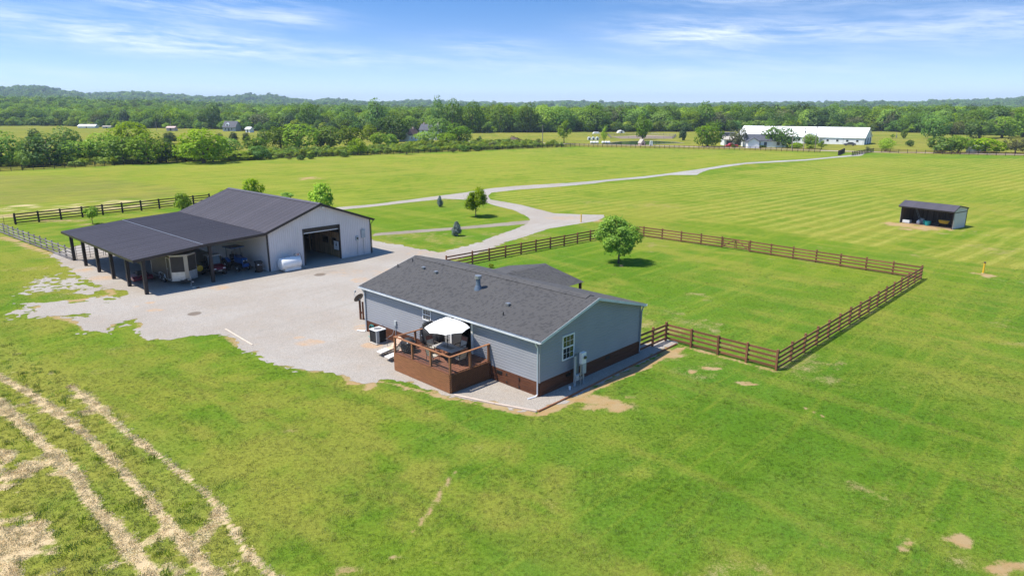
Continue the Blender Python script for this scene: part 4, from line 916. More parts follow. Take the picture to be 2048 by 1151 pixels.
    # timber edging of the gravel apron
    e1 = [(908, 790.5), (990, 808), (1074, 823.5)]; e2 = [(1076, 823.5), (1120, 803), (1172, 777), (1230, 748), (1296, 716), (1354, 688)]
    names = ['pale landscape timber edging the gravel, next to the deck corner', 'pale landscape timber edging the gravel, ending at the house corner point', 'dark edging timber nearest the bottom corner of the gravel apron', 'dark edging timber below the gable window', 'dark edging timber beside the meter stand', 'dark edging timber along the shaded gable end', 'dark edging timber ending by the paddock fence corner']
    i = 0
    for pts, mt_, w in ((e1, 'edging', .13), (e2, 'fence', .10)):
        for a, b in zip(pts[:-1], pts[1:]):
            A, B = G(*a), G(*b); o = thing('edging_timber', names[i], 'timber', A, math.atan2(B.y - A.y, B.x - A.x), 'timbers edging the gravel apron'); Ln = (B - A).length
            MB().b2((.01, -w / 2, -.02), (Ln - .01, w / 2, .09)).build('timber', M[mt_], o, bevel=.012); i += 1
            for k in (.15, .85): MB().cyl((Ln * k, 0, .05), (Ln * k, 0, .1), .012, 6).build('spike', M['steel'], o)
    A, B = G(451, 658), G(505, 690); o = thing('loose_board', 'long pale board lying on the gravel near the grass edge', 'board', A, math.atan2(B.y - A.y, B.x - A.x)); MB().b2((0, -.05, .012), ((B - A).length, .05, .05)).build('plank', M['lumber'], o)
    for k in (.1, .9): MB().b2(((B - A).length * k - .03, -.07, .0), ((B - A).length * k + .03, .07, .012)).build('batten', M['lumber'], o)
build_side()
# ------------------------------------------------------------------ barn with lean-to
BO, BRZ = Vector((-24.39, 66.97, 0)), R(-43)
BU, BV = Vector((math.cos(BRZ), math.sin(BRZ), 0)), Vector((-math.sin(BRZ), math.cos(BRZ), 0))
def BP(u, v, z=0.0): return BO + BU * u + BV * v + Vector((0, 0, z))
BL, BW = 20.3, 12.34
RIB, PW = .2286, .9144
def ribs(s0, s1):
    """columns (s, offset) of a ribbed sheet from s0 to s1"""
    out = [(s0, 0.0)]; k = math.ceil((s0 - .04) / RIB)
    while k * RIB < s1:
        c = k * RIB
        for d, o in ((-.045, 0), (-.02, .03), (.02, .03), (.045, 0)):
            if s0 < c + d < s1: out.append((c + d, o))
        k += 1
    out.append((s1, 0.0)); return out
def wall_sheet(fn, s0, s1, zb, zt, mat, parent, name='wall_panel'):
    m = MB(); cols = ribs(s0, s1); V = []
    for s, o in cols: V += [fn(s, zb(s) if callable(zb) else zb, o), fn(s, zt(s) if callable(zt) else zt, o)]
    m.add(V, [(2 * i, 2 * i + 2, 2 * i + 3, 2 * i + 1) for i in range(len(cols) - 1)]); return m.build(name, mat, parent)
def cuts(a, b, extra=()):
    n = int((b - a) / PW); xs = sorted(set([a + i * PW for i in range(n + 1)] + [b] + [e for e in extra if a < e < b])); out = [xs[0]]
    for x in xs[1:]:
        if x - out[-1] > .12 or x in extra: out.append(x)
    return list(zip(out[:-1], out[1:]))
PK, PKZ = 6.1, 6.28; EL, ELZ, ER, ERZ = -.30, 4.02, 12.68, 3.93
LM, LMZ, LE, LEZ = -6.3, 3.74, -12.56, 3.22
def build_barn():
    b = thing('barn', 'pale ribbed metal barn with dark metal roof, open bay and wide lean-to', 'barn', BO, BRZ)
    roofz = lambda y: (PKZ - (PK - y) * (PKZ - ELZ) / (PK - EL) if y < PK else PKZ - (y - PK) * (PKZ - ERZ) / (ER - PK)) - .06
    D0, D1, DT = 4.03, 8.3, 3.72
    ys = cuts(0, BW, (D0, D1, PK))
    for s0, s1 in ys:
        wall_sheet(lambda s, z, o: (o, s, z), s0, s1, DT if D0 - .01 <= s0 < D1 - .01 else 0.0, roofz, M['barnwall'], b)
        wall_sheet(lambda s, z, o: (-BL - o, s, z), s0, s1, 0.0, roofz, M['barnwall'], b)
    for s0, s1 in cuts(-BL, 0):
        wall_sheet(lambda s, z, o: (s, -o, z), s0, s1, 0.0, roofz(0) - .02, M['barnwall'], b); wall_sheet(lambda s, z, o: (s, BW + o, z), s0, s1, 0.0, roofz(BW) - .02, M['barnwall'], b)
    # frame, trims
    for (x, y) in ((0, 0), (0, BW), (-BL, 0), (-BL, BW)):
        z = roofz(y) - .03; MB().b2((x - .09, y - .05 if y else -.05, 0), (x + .045, y + .09 if not y else y + .05, z)).build('corner_trim', M['browntrim'], b)
    for y, sy in ((D0, -1), (D1, 1)): MB().b2((-.1, y, 0), (.05, y + sy * .12, DT + .1)).build('door_jamb', M['browntrim'], b)
    MB().b2((-.1, D0, DT - .02), (.05, D1, DT + .1)).build('door_header', M['browntrim'], b)
    rd = MB().b2((-.16, D0 + .02, 3.36), (-.12, D1 - .02, DT + .4)).build('roll_up_door', M['browntrim'], b)
    for k in range(4): MB().b2((-.12, D0 + .04, 3.40 + k * .09), (-.105, D1 - .04, 3.47 + k * .09)).build('slat', M['browntrim'], rd)
    MB().b2((-.165, D0 + .03, 3.28), (-.11, D1 - .03, 3.36)).build('bottom_bar', M['trimwhite'], rd)
    MB().cyl((-.35, D0, 3.95), (-.35, D1, 3.95), .24, 14).build('door_roll', M['browntrim'], rd)
    # roof sheets, one by one; ribs run down the slope
    rf = MB(); F0 = .34; x0, x1 = -BL - .3, F0
    rf.prism([(PK - .3, PKZ - .03), (PK, PKZ + .085), (PK + .3, PKZ - .035), (PK + .3, PKZ - .055), (PK, PKZ + .06), (PK - .3, PKZ - .05)], x0, x1, 0); rf = rf.build('roof', M['metroof'], b)
    def slope(parent, ya, za, yb, zb, mat):
        n = math.ceil((x1 - x0) / PW); me = None
        for i in range(n):
            a, c = x1 - (i + 1) * PW, x1 - i * PW
            if a < x0 - .02: a = x0
            full = abs((c - a) - PW) < .01
            if me is None or not full:
                m = MB(); cols = ribs(0, c - a); V = []
                for s, o in cols: V += [(s, ya, za + o), (s, yb, zb + o)]
                m.add(V, [(2 * k, 2 * k + 2, 2 * k + 3, 2 * k + 1) for k in range(len(cols) - 1)]); mm = m.mesh('roof_panel', mat)
                if me is None: me = mm
            else: mm = me
            o = mobj('roof_panel', mm, parent); o.location = (a, 0, random.uniform(0, .004))
    slope(rf, EL, ELZ, PK, PKZ, M['metroof']); slope(rf, ER, ERZ, PK, PKZ, M['metroof'])
    lr = MB(); 
    for k in range(6):
        x = -.02 - k * 4.05
        lr.bar((x, -.05, 3.78), (x, LM, LMZ - .2), .06, .2); lr.bar((x, LM, LMZ - .2), (x, LE + .4, LEZ - .2), .06, .2)
    for k in range(12): y = -.5 - k * 1.05; z = (LMZ + (y - LM) * (ELZ - .03 - LMZ) / (EL - LM) if y > LM else LMZ - .02 + (y - LM) * (LEZ - LMZ + .02) / (LE - LM)) - .055; lr.b2((x0 + .1, y - .04, z - .05), (x1 - .1, y + .04, z + .03))
    lr = lr.build('lean_to_roof', M['plankdark'], b)
    slope(lr, LM - .15, LMZ + .012, EL + .1, ELZ - .03, M['metroof2']); slope(lr, LE, LEZ, LM + .05, LMZ - .02, M['metroof'])
    MB().bar((x0, LM - .16, LMZ + .03), (x1, LM - .16, LMZ + .03), .1, .012).build('flashing', M['steel'], lr)
    for x in (x0 - .015, x1 + .015):
        m = MB(); P = [(LE, LEZ), (LM, LMZ), (EL, ELZ - .02), (PK, PKZ), (ER, ERZ)]
        for (a, c) in zip(P[:-1], P[1:]): m.bar((x, a[0], a[1] - .09), (x, c[0], c[1] - .09), .03, .24)
        m.build('rake_trim', M['browntrim'], b)
    MB().b2((x0, LE - .03, LEZ - .2), (x1, LE + .0, LEZ + .01)).build('eave_trim', M['browntrim'], b)
    MB().prism([(ER + .01, ERZ - .13), (ER + .14, ERZ - .13), (ER + .14, ERZ), (ER + .125, ERZ), (ER + .125, ERZ - .115), (ER + .01, ERZ - .115)], x0, x1, 0).build('gutter', M['browntrim'], b)
    MB().tube([(.1, ER + .07, ERZ - .12), (.1, ER + .05, ERZ - .25), (.06, BW + .1, ERZ - .55), (.06, BW + .1, .1)], .045, 4).build('downspout', M['browntrim'], b)
    for s0, s1 in cuts(-5.7, -.05): wall_sheet(lambda s, z, o: (-20.25 + o, s, z), s0, s1, 0.0, 3.55, M['barnwall'], b)
    for (u, v) in [(.08, -11.72), (-4.06, -11.74), (-8.2, -11.76), (-12.34, -11.78), (-16.45, -11.8), (-20.3, -11.82), (.06, -5.78), (-20.2, -5.8), (-10.1, -5.8)]:
        zt = (LEZ + (v - LE) * (LMZ - LEZ) / (LM - LE)) - .1; MB().b2((u - .14, v - .14, 0), (u + .14, v + .14, zt)).build('post', M['post'], b)
    MB().b2((x0 + .2, -11.86, 2.72), (-.05, -11.64, 2.98)).build('beam', M['post'], b)
    MB().b2((-.02, -11.6, 2.9), (.14, LM + .3, 3.12)).build('front_header', M['post'], b) if False else None
    # light fixture, meter boxes on the gable
    MB().b2((.03, 6.3, 5.75), (.2, 6.6, 5.9)).build('flood_light', M['white'], b)
    e = MB().b2((.03, 11.05, 1.95), (.18, 11.55, 2.85)).build('breaker_box', M['greybox'], b, bevel=.01); MB().cyl((.1, 11.3, 0), (.1, 11.3, 1.95), .03, 8).build('conduit', M['steel'], e); MB().cyl((.1, 11.2, 2.85), (.1, 11.2, 3.05), .03, 8).build('mast', M['steel'], e)
    e = MB().b2((.03, 10.3, 1.75), (.17, 10.66, 2.25)).build('meter_box', M['greybox'], b, bevel=.01); MB().lathe([(.11, 0), (.11, .06), (.09, .09)], (.17, 10.48, 2.0), 16, 'X').build('meter', M['darkglass'], e); MB().cyl((.1, 10.48, 0), (.1, 10.48, 1.75), .028, 8).build('conduit', M['steel'], e)
    # stall front inside the bay, board by board
    sf = MB().b2((-6.2, 8.62, 0), (-.4, 8.66, .1)).b2((-6.2, 8.62, 1.25), (-.4, 8.66, 1.37)).b2((-6.2, 8.62, 2.55), (-.4, 8.66, 2.7)).build('stall_front', M['plank'], b)
    for i in range(28):
        x = -.5 - i * .2; op = (3 <= i <= 7) or (11 <= i <= 16)
        if op:
            MB().b2((x - .19, 8.58, .05), (x, 8.615, 1.32)).build('board', M['plank'], sf); MB().b2((x - .19, 8.58, 2.1), (x, 8.615, 2.75)).build('board', M['plank'], sf)
        else: MB().b2((x - .19, 8.58, .05), (x, 8.615, 2.75)).build('board', M['plank'], sf)
    for x in (-.42, -2.6, -6.2): MB().b2((x - .08, 8.66, 0), (x + .08, 8.82, 3.9)).build('stall_post', M['plank'], b)
    MB().b2((-6.3, 3.4, 0), (-6.14, 3.56, 4)).build('stall_post', M['plank'], b); MB().b2((-6.3, 7.2, 0), (-6.14, 7.36, 4)).build('stall_post', M['plank'], b)
    for i in range(20): MB().b2((-6.4 - .19 + .0, 8.6 - .2 - i * .0, 0), (-6.4, 8.6, 3.2)).build('board', M['plank'], sf) if i == 0 else None
    for i in range(12): MB().b2((-1.0 - i * .5, 3.3, 0.02), (-1.0 - i * .5 - .46, 3.34, 2.7)).build('inner_board', M['plankdark'], b)
build_barn()
def build_sign():
    s = thing('stall_sign', 'white poster with small dark emblem hung inside the barn bay', 'sign', BP(-1.02, 8.53, .85), BRZ)
    MB().b2((-.52, -.02, -.05), (.52, .03, 1.0)).build('backing', M['black'], s); f = MB().b2((-.47, -.035, 0), (.47, -.021, .95)).build('sheet', M['white'], s)
    e = MB(); e.prism([(-.05, .78), (.07, .80), (.10, .70), (.04, .60), (.14, .52), (.16, .42), (.05, .45), (.0, .38), (-.06, .46), (-.16, .42), (-.13, .53), (-.04, .6), (-.08, .7)], -.045, -.036, 1); e.build('emblem', M['black'], f)
    for z, w in ((.28, .28), (.2, .22), (.13, .12)): MB().b2((-w, -.042, z), (w, -.036, z + .03)).build('print_line', M['greybox'], f)
build_sign()

# ------------------------------------------------------------------ vehicles and yard things
def wheel(parent, c, r, w, rim='steel', axis='Y', name='wheel', rr=.58):
    t = MB().lathe([(r * .62, -w / 2), (r * .92, -w / 2), (r, -w * .32), (r, w * .32), (r * .92, w / 2), (r * .62, w / 2)], c, 24, axis).build(name, M['rubber'], parent, smooth=True)
    MB().lathe([(.04, -w * .56), (r * .2, -w * .55), (r * .28, -w * .30), (r * rr, -w * .36), (r * .64, -w * .52), (r * .66, -w * .50), (r * .66, w * .5), (r * .64, w * .52), (r * rr, w * .36), (r * .28, w * .30), (r * .2, w * .55), (.04, w * .56)], c, 20, axis).build('rim', M[rim], t, smooth=True)
    return t
def build_trailer():
    t = thing('cargo_trailer', 'enclosed v-nose cargo trailer with dark brown sides and silver front under lean-to', 'trailer', BP(-1.05, -7.75), BRZ)
    w, hb, ht, Ln = 1.16, .46, 2.78, 5.2      # half width, floor, top; nose points to +x
    out = [(-Ln, -w), (-.35, -w), (.25, -.18), (.25, .18), (-.35, w), (-Ln, w)]
    MB().prism(out, hb, ht, 2).build('body', M['brownside'], t)
    cap = [(x + (.02 if x > -1 else -.02), y * 1.015) for x, y in out]
    MB().prism(cap, ht, ht + .05, 2).build('roof_cap', M['alu'], t); MB().prism(cap, hb - .06, hb, 2).build('floor_rail', M['alu'], t)
    def face(p, q, z0, z1, mat, nm, off=.012, th=.012):
        d = Vector((q[0] - p[0], q[1] - p[1], 0)); n = Vector((d.y, -d.x, 0)).normalized(); m = MB(); P = [Vector((*p, 0)) + n * off, Vector((*q, 0)) + n * off, Vector((*q, 0)) + n * .001, Vector((*p, 0)) + n * .001]
        m.prism([(a.x, a.y) for a in P], z0, z1, 2); return m.build(nm, M[mat], t)
    A, B, C, D = (-.35, -w), (.25, -.18), (.25, .18), (-.35, w)
    for p, q in ((A, B), (C, D)):
        face(p, q, hb, hb + .78, 'alu', 'stone_guard'); face(p, q, hb + .78, ht - .1, 'brownside', 'nose_panel', .008); face(p, q, ht - .1, ht, 'skin_tan', 'nose_header', .012)
    face(B, C, hb, ht, 'skin_tan', 'nose_cap', .02)
    for x in (-.35, -Ln + .03):
        for s in (-1, 1): MB().b2((x - .05, s * w, hb), (x + .03, s * (w + .012), ht)).build('corner_strip', M['alu'], t)
    dr = MB().b2((-1.25, -w - .015, hb + .12), (-.5, -w - .001, ht - .25)).build('side_door', M['brownside'], t)
    for z in (hb + .1, ht - .25): MB().b2((-1.28, -w - .03, z - .02), (-.47, -w - .001, z + .02)).build('door_trim', M['alu'], dr)
    for x in (-1.28, -.49): MB().b2((x - .02, -w - .03, hb + .1), (x + .02, -w - .001, ht - .25)).build('door_trim', M['alu'], dr)
    MB().b2((-1.2, -w - .05, 1.45), (-1.08, -w - .016, 1.55)).build('handle', M['steel'], dr)
    for s in (-1, 1):
        MB().tube([(-3.3, s * (w + .06), .5), (-3.2, s * (w + .06), .82), (-2.9, s * (w + .06), .9), (-2.2, s * (w + .06), .9), (-1.9, s * (w + .06), .82), (-1.8, s * (w + .06), .5)], .05, 6).build('fender', M['alu'], t)
        for x in (-2.95, -2.15): wheel(t, (x, s * (w + .03), .35), .35, .2, 'alu')
    for x in (-2.95, -2.15): MB().cyl((x, -w, .35), (x, w, .35), .04, 6).build('axle', M['black'], t)
    m = MB()
    for s in (-1, 1): m.bar((-.5, s * .8, .44), (1.25, 0, .44), .06, .1)
    m.build('tongue', M['black'], t); MB().b2((1.15, -.06, .4), (1.4, .06, .5)).build('coupler', M['steel'], t)
    MB().cyl((.9, 0, .02), (.9, 0, .95), .035, 8).lathe([(.11, .0), (.11, .03)], (.9, 0, 0), 12).build('jack', M['steel'], t); MB().tube([(.9, .0, .95), (1.02, 0, .98), (1.02, 0, 1.08)], .014, 6).build('jack_crank', M['steel'], t)
    MB().b2((.72, -.5, .5), (.86, -.25, .68)).build('battery_box', M['black'], t)
    for s in (-1, 1): MB().box((-.32, s * (w + .02), ht - .12), (.1, .03, .05)).build('marker_lamp', M['brightred'], t)
    for i, (px, py) in enumerate(((388, 575), (396, 576))):
        k = thing('wheel_chock', ('pale wooden block' if i == 0 else 'darker wooden block beside the pale one') + ' on the gravel below the trailer tongue', 'block', G(px, py), BRZ + .3 * i); MB().prism([(-.15, .012), (.15, .012), (.15, .12), (-.02, .12)], -.1, .1, 1).build('block', M['lumber' if i == 0 else 'plankdark'], k, bevel=.008)
build_trailer()
def build_utv():
    t = thing('utility_vehicle', 'dark red side-by-side utility vehicle with white roof beside the trailer', 'utility vehicle', BP(-2.05, -4.2), BRZ)
    for s in (-1, 1):
        wheel(t, (-.25, s * .6, .32), .32, .24, 'black'); wheel(t, (-2.15, s * .6, .32), .32, .26, 'black')
    MB().b2((-2.7, -.55, .32), (.0, .55, .5)).build('chassis', M['black'], t)
    MB().prism([(-.95, .5), (.12, .5), (.2, .72), (.1, .86), (-.55, 1.06), (-.95, 1.06)], -.62, .62, 1).build('hood', M['red'], t, bevel=.05)
    MB().b2((.12, -.5, .42), (.26, .5, .66)).build('bumper', M['black'], t, bevel=.03); MB().b2((.255, -.18, .52), (.275, .18, .6)).build('badge', M['steel'], t)
    for s in (-1, 1): MB().box((.16, s * .46, .76), (.08, .24, .1)).build('headlight', M['white'], t)
    MB().b2((-1.55, -.6, .62), (-1.1, .6, .78)).b2((-1.65, -.6, .78), (-1.5, .6, 1.25)).build('seat', M['black'], t, bevel=.04)
    MB().b2((-2.75, -.68, .78), (-1.75, .68, .84)).b2((-2.75, -.68, .84), (-2.71, .68, 1.1)).b2((-2.7, -.68, .84), (-1.75, -.64, 1.1)).b2((-2.7, .64, .84), (-1.75, .68, 1.1)).build('cargo_bed', M['black'], t)
    for s in (-1, 1):
        MB().tube([(-.85, s * .6, 1.0), (-1.0, s * .6, 1.85), (-1.65, s * .6, 1.88), (-1.75, s * .6, .8)], .028, 8).build('roll_bar', M['black'], t)
    MB().b2((-1.85, -.68, 1.88), (-.8, .68, 1.95)).build('roof', M['white'], t, bevel=.03)
    MB().add([(-.86, -.58, 1.02), (-.86, .58, 1.02), (-1.0, .58, 1.82), (-1.0, -.58, 1.82)], [(0, 1, 2, 3)]).build('windscreen', M['darkglass'], t)
    MB().lathe([(.17, -.01), (.19, 0), (.17, .01)], (-1.02, -.3, 1.1), 16, 'X').build('steering_wheel', M['black'], t)
build_utv()
def build_tractor():
    t = thing('tractor', 'blue compact tractor with dark canopy in the lean-to beside the bin', 'tractor', BP(-2.3, -1.65), BRZ + .12)
    for s in (-1, 1):
        wheel(t, (.0, s * .58, .36), .36, .22, 'white', rr=.5); wheel(t, (-1.75, s * .72, .62), .62, .36, 'white')
        MB().prism([(-2.4, .95), (-2.2, 1.25), (-1.6, 1.3), (-1.2, 1.0), (-1.2, .92), (-1.62, 1.2), (-2.15, 1.17), (-2.3, .93)], s * .55, s * .9, 1).build('fender', M['blue'], t)
    MB().b2((-1.9, -.22, .45), (.25, .22, .82)).build('chassis', M['black'], t)
    MB().prism([(-1.0, .82), (.42, .82), (.45, 1.28), (.3, 1.36), (-1.0, 1.46)], -.3, .3, 1).build('hood', M['blue'], t, bevel=.05)
    MB().b2((.45, -.24, .84), (.47, .24, 1.2)).build('grille', M['black'], t)
    for s in (-1, 1): MB().box((.47, s * .16, 1.12), (.04, .11, .09)).build('headlight', M['white'], t)
    MB().b2((.35, -.3, .5), (.6, .3, .82)).build('front_weight', M['blue'], t, bevel=.02); MB().cyl((0, -.6, .36), (0, .6, .36), .05, 8).build('front_axle', M['black'], t)
    MB().b2((-1.8, -.25, 1.0), (-1.35, .25, 1.1)).b2((-1.9, -.25, 1.1), (-1.78, .25, 1.5)).build('seat', M['black'], t, bevel=.04)
    MB().lathe([(.18, -.012), (.2, 0), (.18, .012)], (-1.12, 0, 1.55), 16, 'Z').cyl((-1.0, 0, 1.4), (-1.12, 0, 1.55), .02, 6).build('steering_wheel', M['black'], t)
    for s in (-1, 1): MB().tube([(-1.95, s * .5, .9), (-1.95, s * .5, 2.3)], .035, 8).build('roll_bar', M['black'], t); MB().tube([(-.95, s * .45, 1.3), (-1.0, s * .5, 2.3)], .025, 6).build('canopy_post', M['black'], t)
    MB().b2((-2.2, -.75, 2.3), (-.55, .75, 2.38)).build('canopy', M['blue'], t, bevel=.03)
    MB().cyl((-.3, .2, 1.4), (-.3, .2, 1.85), .03, 8).build('exhaust', M['black'], t)
build_tractor()
def build_yard():
    c = thing('trash_bin', 'dark brown wheeled trash bin against the barn corner', 'bin', BP(-.55, -.85), BRZ - .2)
    MB().add([(x * k, y * k, z) for z, k in ((.06, .82), (1.0, 1.0)) for x, y in ((-.33, -.3), (.33, -.3), (.33, .3), (-.33, .3))], [(3, 2, 1, 0), (4, 5, 6, 7), (0, 1, 5, 4), (1, 2, 6, 5), (2, 3, 7, 6), (3, 0, 4, 7)]).build('body', M['browntrim'], c, bevel=.04)
    MB().prism([(-.38, 1.0), (.40, 1.0), (.36, 1.1), (-.30, 1.14)], -.35, .35, 1).build('lid', M['black'], c, bevel=.02); MB().box((.34, -.12, .84), (.02, .16, .1)).build('sticker', M['white'], c); MB().box((.3, .15, .78), (.05, .12, .04)).build('sticker', M['greybox'], c)
    for s in (-1, 1): MB().lathe([(.1, -.03), (.1, .03)], (-.25, s * .3, .1), 12, 'Y').build('wheel', M['rubber'], c)
    MB().cyl((-.4, -.25, 1.02), (-.4, .25, 1.02), .018, 6).build('handle', M['black'], c)
    k = thing('fuel_tank', 'white horizontal fuel tank with pump in front of the barn wall', 'fuel tank', BP(.95, 1.72), BRZ)
    MB().lathe([(.05, -1.14), (.35, -1.12), (.55, -1.05), (.6, -.98), (.6, .98), (.55, 1.05), (.35, 1.12), (.05, 1.14)], (0, 0, .78), 32, 'Y').build('tank', M['white'], k, smooth=True)
    MB().prism([(-.42, .05), (.42, .05), (.42, .32), (.36, .36), (-.36, .36), (-.42, .32)], -.75, 1.0, 1).build('saddle', M['white'], k); MB().b2((-.36, -.85, .012), (.36, 1.1, .05)).build('skid', M['plankdark'], k)
    for y in (-.5, .0): MB().lathe([(.06, 1.36), (.06, 1.44), (.03, 1.45)], (0, y, 0), 12).build('filler_cap', M['steel'], k)
    MB().b2((-.14, .62, 1.38), (.14, .86, 1.62)).cyl((0, .5, 1.5), (0, .64, 1.5), .07, 10).build('pump', M['steel'], k); MB().b2((-.08, .88, 1.42), (.1, 1.0, 1.6)).build('meter_head', M['roofred'], k)
    MB().tube([(0, .95, 1.55), (.1, 1.15, 1.65), (.1, 1.28, 1.3), (.12, 1.26, .6), (.15, 1.3, .1), (.4, 1.5, .03)], .02, 6).build('hose', M['black'], k)
    # implement parked at the back of the lean-to
    m = thing('farm_implement', 'low dark red implement in the shade behind the front left lean-to posts', 'implement', BP(-5.6, -10.3), BRZ)
    MB().prism([(-1.0, .25), (1.0, .25), (1.05, .45), (.7, .62), (-.8, .62), (-1.05, .45)], -.9, .9, 1).build('deck', M['red'], m, bevel=.04); MB().b2((-.25, -.25, .62), (.25, .25, .95)).build('gearbox', M['black'], m)
    for s in (-1, 1): MB().tube([(.9, s * .5, .5), (1.4, s * .3, .9), (1.45, 0, 1.35)], .04, 6).build('hitch_arm', M['black'], m)
    wheel(m, (-1.35, 0, .28), .28, .16, 'black'); MB().bar((-.9, 0, .6), (-1.35, 0, .3), .08, .08).build('tail_arm', M['black'], m)
    y = thing('small_machine', 'small yellow topped machine in the shade between trailer and utility vehicle', 'machine', BP(-3.6, -5.55), BRZ)
    MB().b2((-.4, -.3, .3), (.4, .3, .42)).build('frame', M['black'], y); MB().lathe([(.1, -.42), (.3, -.38), (.32, 0), (.3, .38), (.1, .42)], (0, 0, .78), 18, 'X').build('tank', M['yellow'], y, smooth=True)
    for s in (-1, 1): wheel(y, (0, s * .38, .24), .24, .14, 'black')
    for i, (px, py, lb) in enumerate(((1966, 546.5, 'yellow marker post with dark cap on the lawn right of the paddock'), (1162, 444.5, 'yellow marker post at the end of the gravel turnaround'))):
        o = thing('marker_post', lb, 'bollard', G(px, py), 0, 'yellow marker posts')
        MB().cyl((0, 0, 0), (0, 0, 1.08), .085, 14).build('pipe', M['yellow'], o, smooth=True); MB().lathe([(.1, 1.06), (.1, 1.14), (.05, 1.19)], (0, 0, 0), 14).build('cap', M['roofbrown'] if i == 0 else M['yellow'], o); MB().lathe([(.14, 0), (.14, .03)], (0, 0, 0), 12).build('collar', M['concrete'], o)
build_yard()

# ------------------------------------------------------------------ run-in shed
def build_shed():
    B = G(1904, 458.5); rz = R(-55.5); Ln = 7.0; Dp = 3.7; A = B - Vector((math.cos(rz), math.sin(rz), 0)) * Ln
    s = thing('run_in_shed', 'small open fronted field shed with dark metal roof and white end wall', 'shed', A, rz)
    zf, zb, YR, ZR = 2.62, 2.66, 1.15, 3.08
    ztop = lambda y: zf + (ZR - zf) * y / YR if y < YR else ZR + (zb - ZR) * (y - YR) / (Dp - YR)
    for (s0, s1) in cuts(0, Dp, (YR,)): wall_sheet(lambda a, z, o: (Ln + o, a, z), s0, s1, 0, ztop, M['barnwall'], s); wall_sheet(lambda a, z, o: (-o, a, z), s0, s1, 0, ztop, M['barnwall'], s)
    for (s0, s1) in cuts(0, Ln): wall_sheet(lambda a, z, o: (a, Dp + o, z), s0, s1, 0, zb, M['barnwall'], s)
    for i in range(int(Ln / .3)):
        MB().b2((i * .3 + .01, Dp - .05, .02), (i * .3 + .29, Dp - .01, 2.55)).build('back_board', M['plankdark'], s)
    for i in range(12): MB().b2((.02, .05 + i * .3, .02), (.05, .33 + i * .3, ztop(i * .3) - .1)).build('side_board', M['plankdark'], s); MB().b2((Ln - .05, .05 + i * .3, .02), (Ln - .02, .33 + i * .3, ztop(i * .3) - .1)).build('side_board', M['plankdark'], s)
    for x in (.06, Ln / 2, Ln - .06): MB().b2((x - .07, .02, 0), (x + .07, .16, zf - .1)).build('post', M['browntrim'], s) if x != Ln / 2 else MB().b2((x - .06, Dp - .2, 0), (x + .06, Dp - .06, zb)).build('post', M['plankdark'], s)
    for x in (-.03, Ln - .03): MB().b2((x, Dp - .06, 0), (x + .07, Dp + .06, zb)).build('corner_trim', M['browntrim'], s)
    MB().bar((Ln + .03, 0, 2.2), (Ln + .03, Dp, 2.2), .02, .1).build('trim_band', M['browntrim'], s)
    rf = MB().bar((-.2, -.45, zf - .28), (Ln + .1, -.45, zf - .28), .04, .16).bar((-.2, Dp + .1, zb - .1), (Ln + .1, Dp + .1, zb - .1), .04, .16).bar((Ln + .12, -.45, zf - .28), (Ln + .12, YR, ZR - .02), .03, .14).bar((Ln + .12, YR, ZR - .02), (Ln + .12, Dp + .1, zb - .06), .03, .14).build('roof_frame', M['browntrim'], s)
    x = -.25
    while x < Ln + .1:
        m = MB(); cols = ribs(0, PW if x + PW < Ln + .15 else Ln + .15 - x); V = []
        for q, o in cols: V += [(q, -.5, zf - .19 + o), (q, YR, ZR + .03 + o), (q, Dp + .15, zb + .0 + o)]
        m.add(V, [(3 * k + j, 3 * k + 3 + j, 3 * k + 4 + j, 3 * k + 1 + j) for k in range(len(cols) - 1) for j in (0, 1)]); p = m.build('roof_panel', M['metroof'], rf); p.location = (x, 0, 0); x += PW
    tag(MB().b2((0.1, 0.0, .004), (Ln - .1, Dp - .1, .02)).build('floor', M['soil'], s))
    W = lambda x, y, z=.02: s.matrix_basis @ Vector((x, y, z))
    bx = thing('storage_box', 'pale grey slatted box at the left front of the field shed', 'box', W(.75, .55), rz); MB().b2((-.5, -.3, 0), (.5, .3, .42)).build('body', M['greybox'], bx, bevel=.02)
    for k in range(3): MB().b2((-.48, -.325, .05 + k * .13), (.48, -.301, .14 + k * .13)).build('slat', M['trimwhite'], bx)
    jg = thing('round_jug', 'round white jug standing between box and teal tubs in the field shed', 'jug', W(2.2, .8), rz); MB().lathe([(.14, 0), (.24, .1), (.27, .3), (.2, .46), (.07, .52), (.07, .6)], (0, 0, 0), 18).build('body', M['trimwhite'], jg, smooth=True); MB().lathe([(.08, .6), (.08, .66)], (0, 0, 0), 12).build('cap', M['blue'], jg)
    bg = thing('feed_sack', 'grey feed sack propped behind the round jug in the field shed', 'sack', W(2.35, 1.5), rz); o = MB().prism([(-.25, 0), (.25, 0), (.22, .7), (-.2, .72)], -.14, .14, 1).build('sack', M['greybox'], bg); jitter_mesh(o, .05, 4, 2, 3); MB().bar((-.2, 0, .74), (.2, 0, .73), .1, .05).build('folded_top', M['greybox'], bg)
    for i, (x, y, r, lb) in enumerate(((3.05, .9, .30, 'narrower teal bucket just left of the wide teal tub'), (3.55, .6, .40, 'wide teal plastic tub at the front of the field shed'))):
        b = thing('tub', lb, 'tub', W(x, y), rz, 'teal tubs in the field shed'); MB().lathe([(r * .8, 0), (r, .55), (r * 1.06, .55), (r * 1.06, .6), (r * .96, .6), (r * .76, .04)], (0, 0, 0), 22).build('body', M['teal'], b, smooth=True)
        for sg in (-1, 1): MB().tube([(sg * r * 1.04, -.08, .5), (sg * r * 1.12, 0, .42), (sg * r * 1.04, .08, .5)], .012, 5).build('handle', M['black'], b)
    wb = thing('wheelbarrow', 'yellow wheelbarrow leaning inside the field shed on the right', 'wheelbarrow', W(5.3, 1.5), rz + .3)
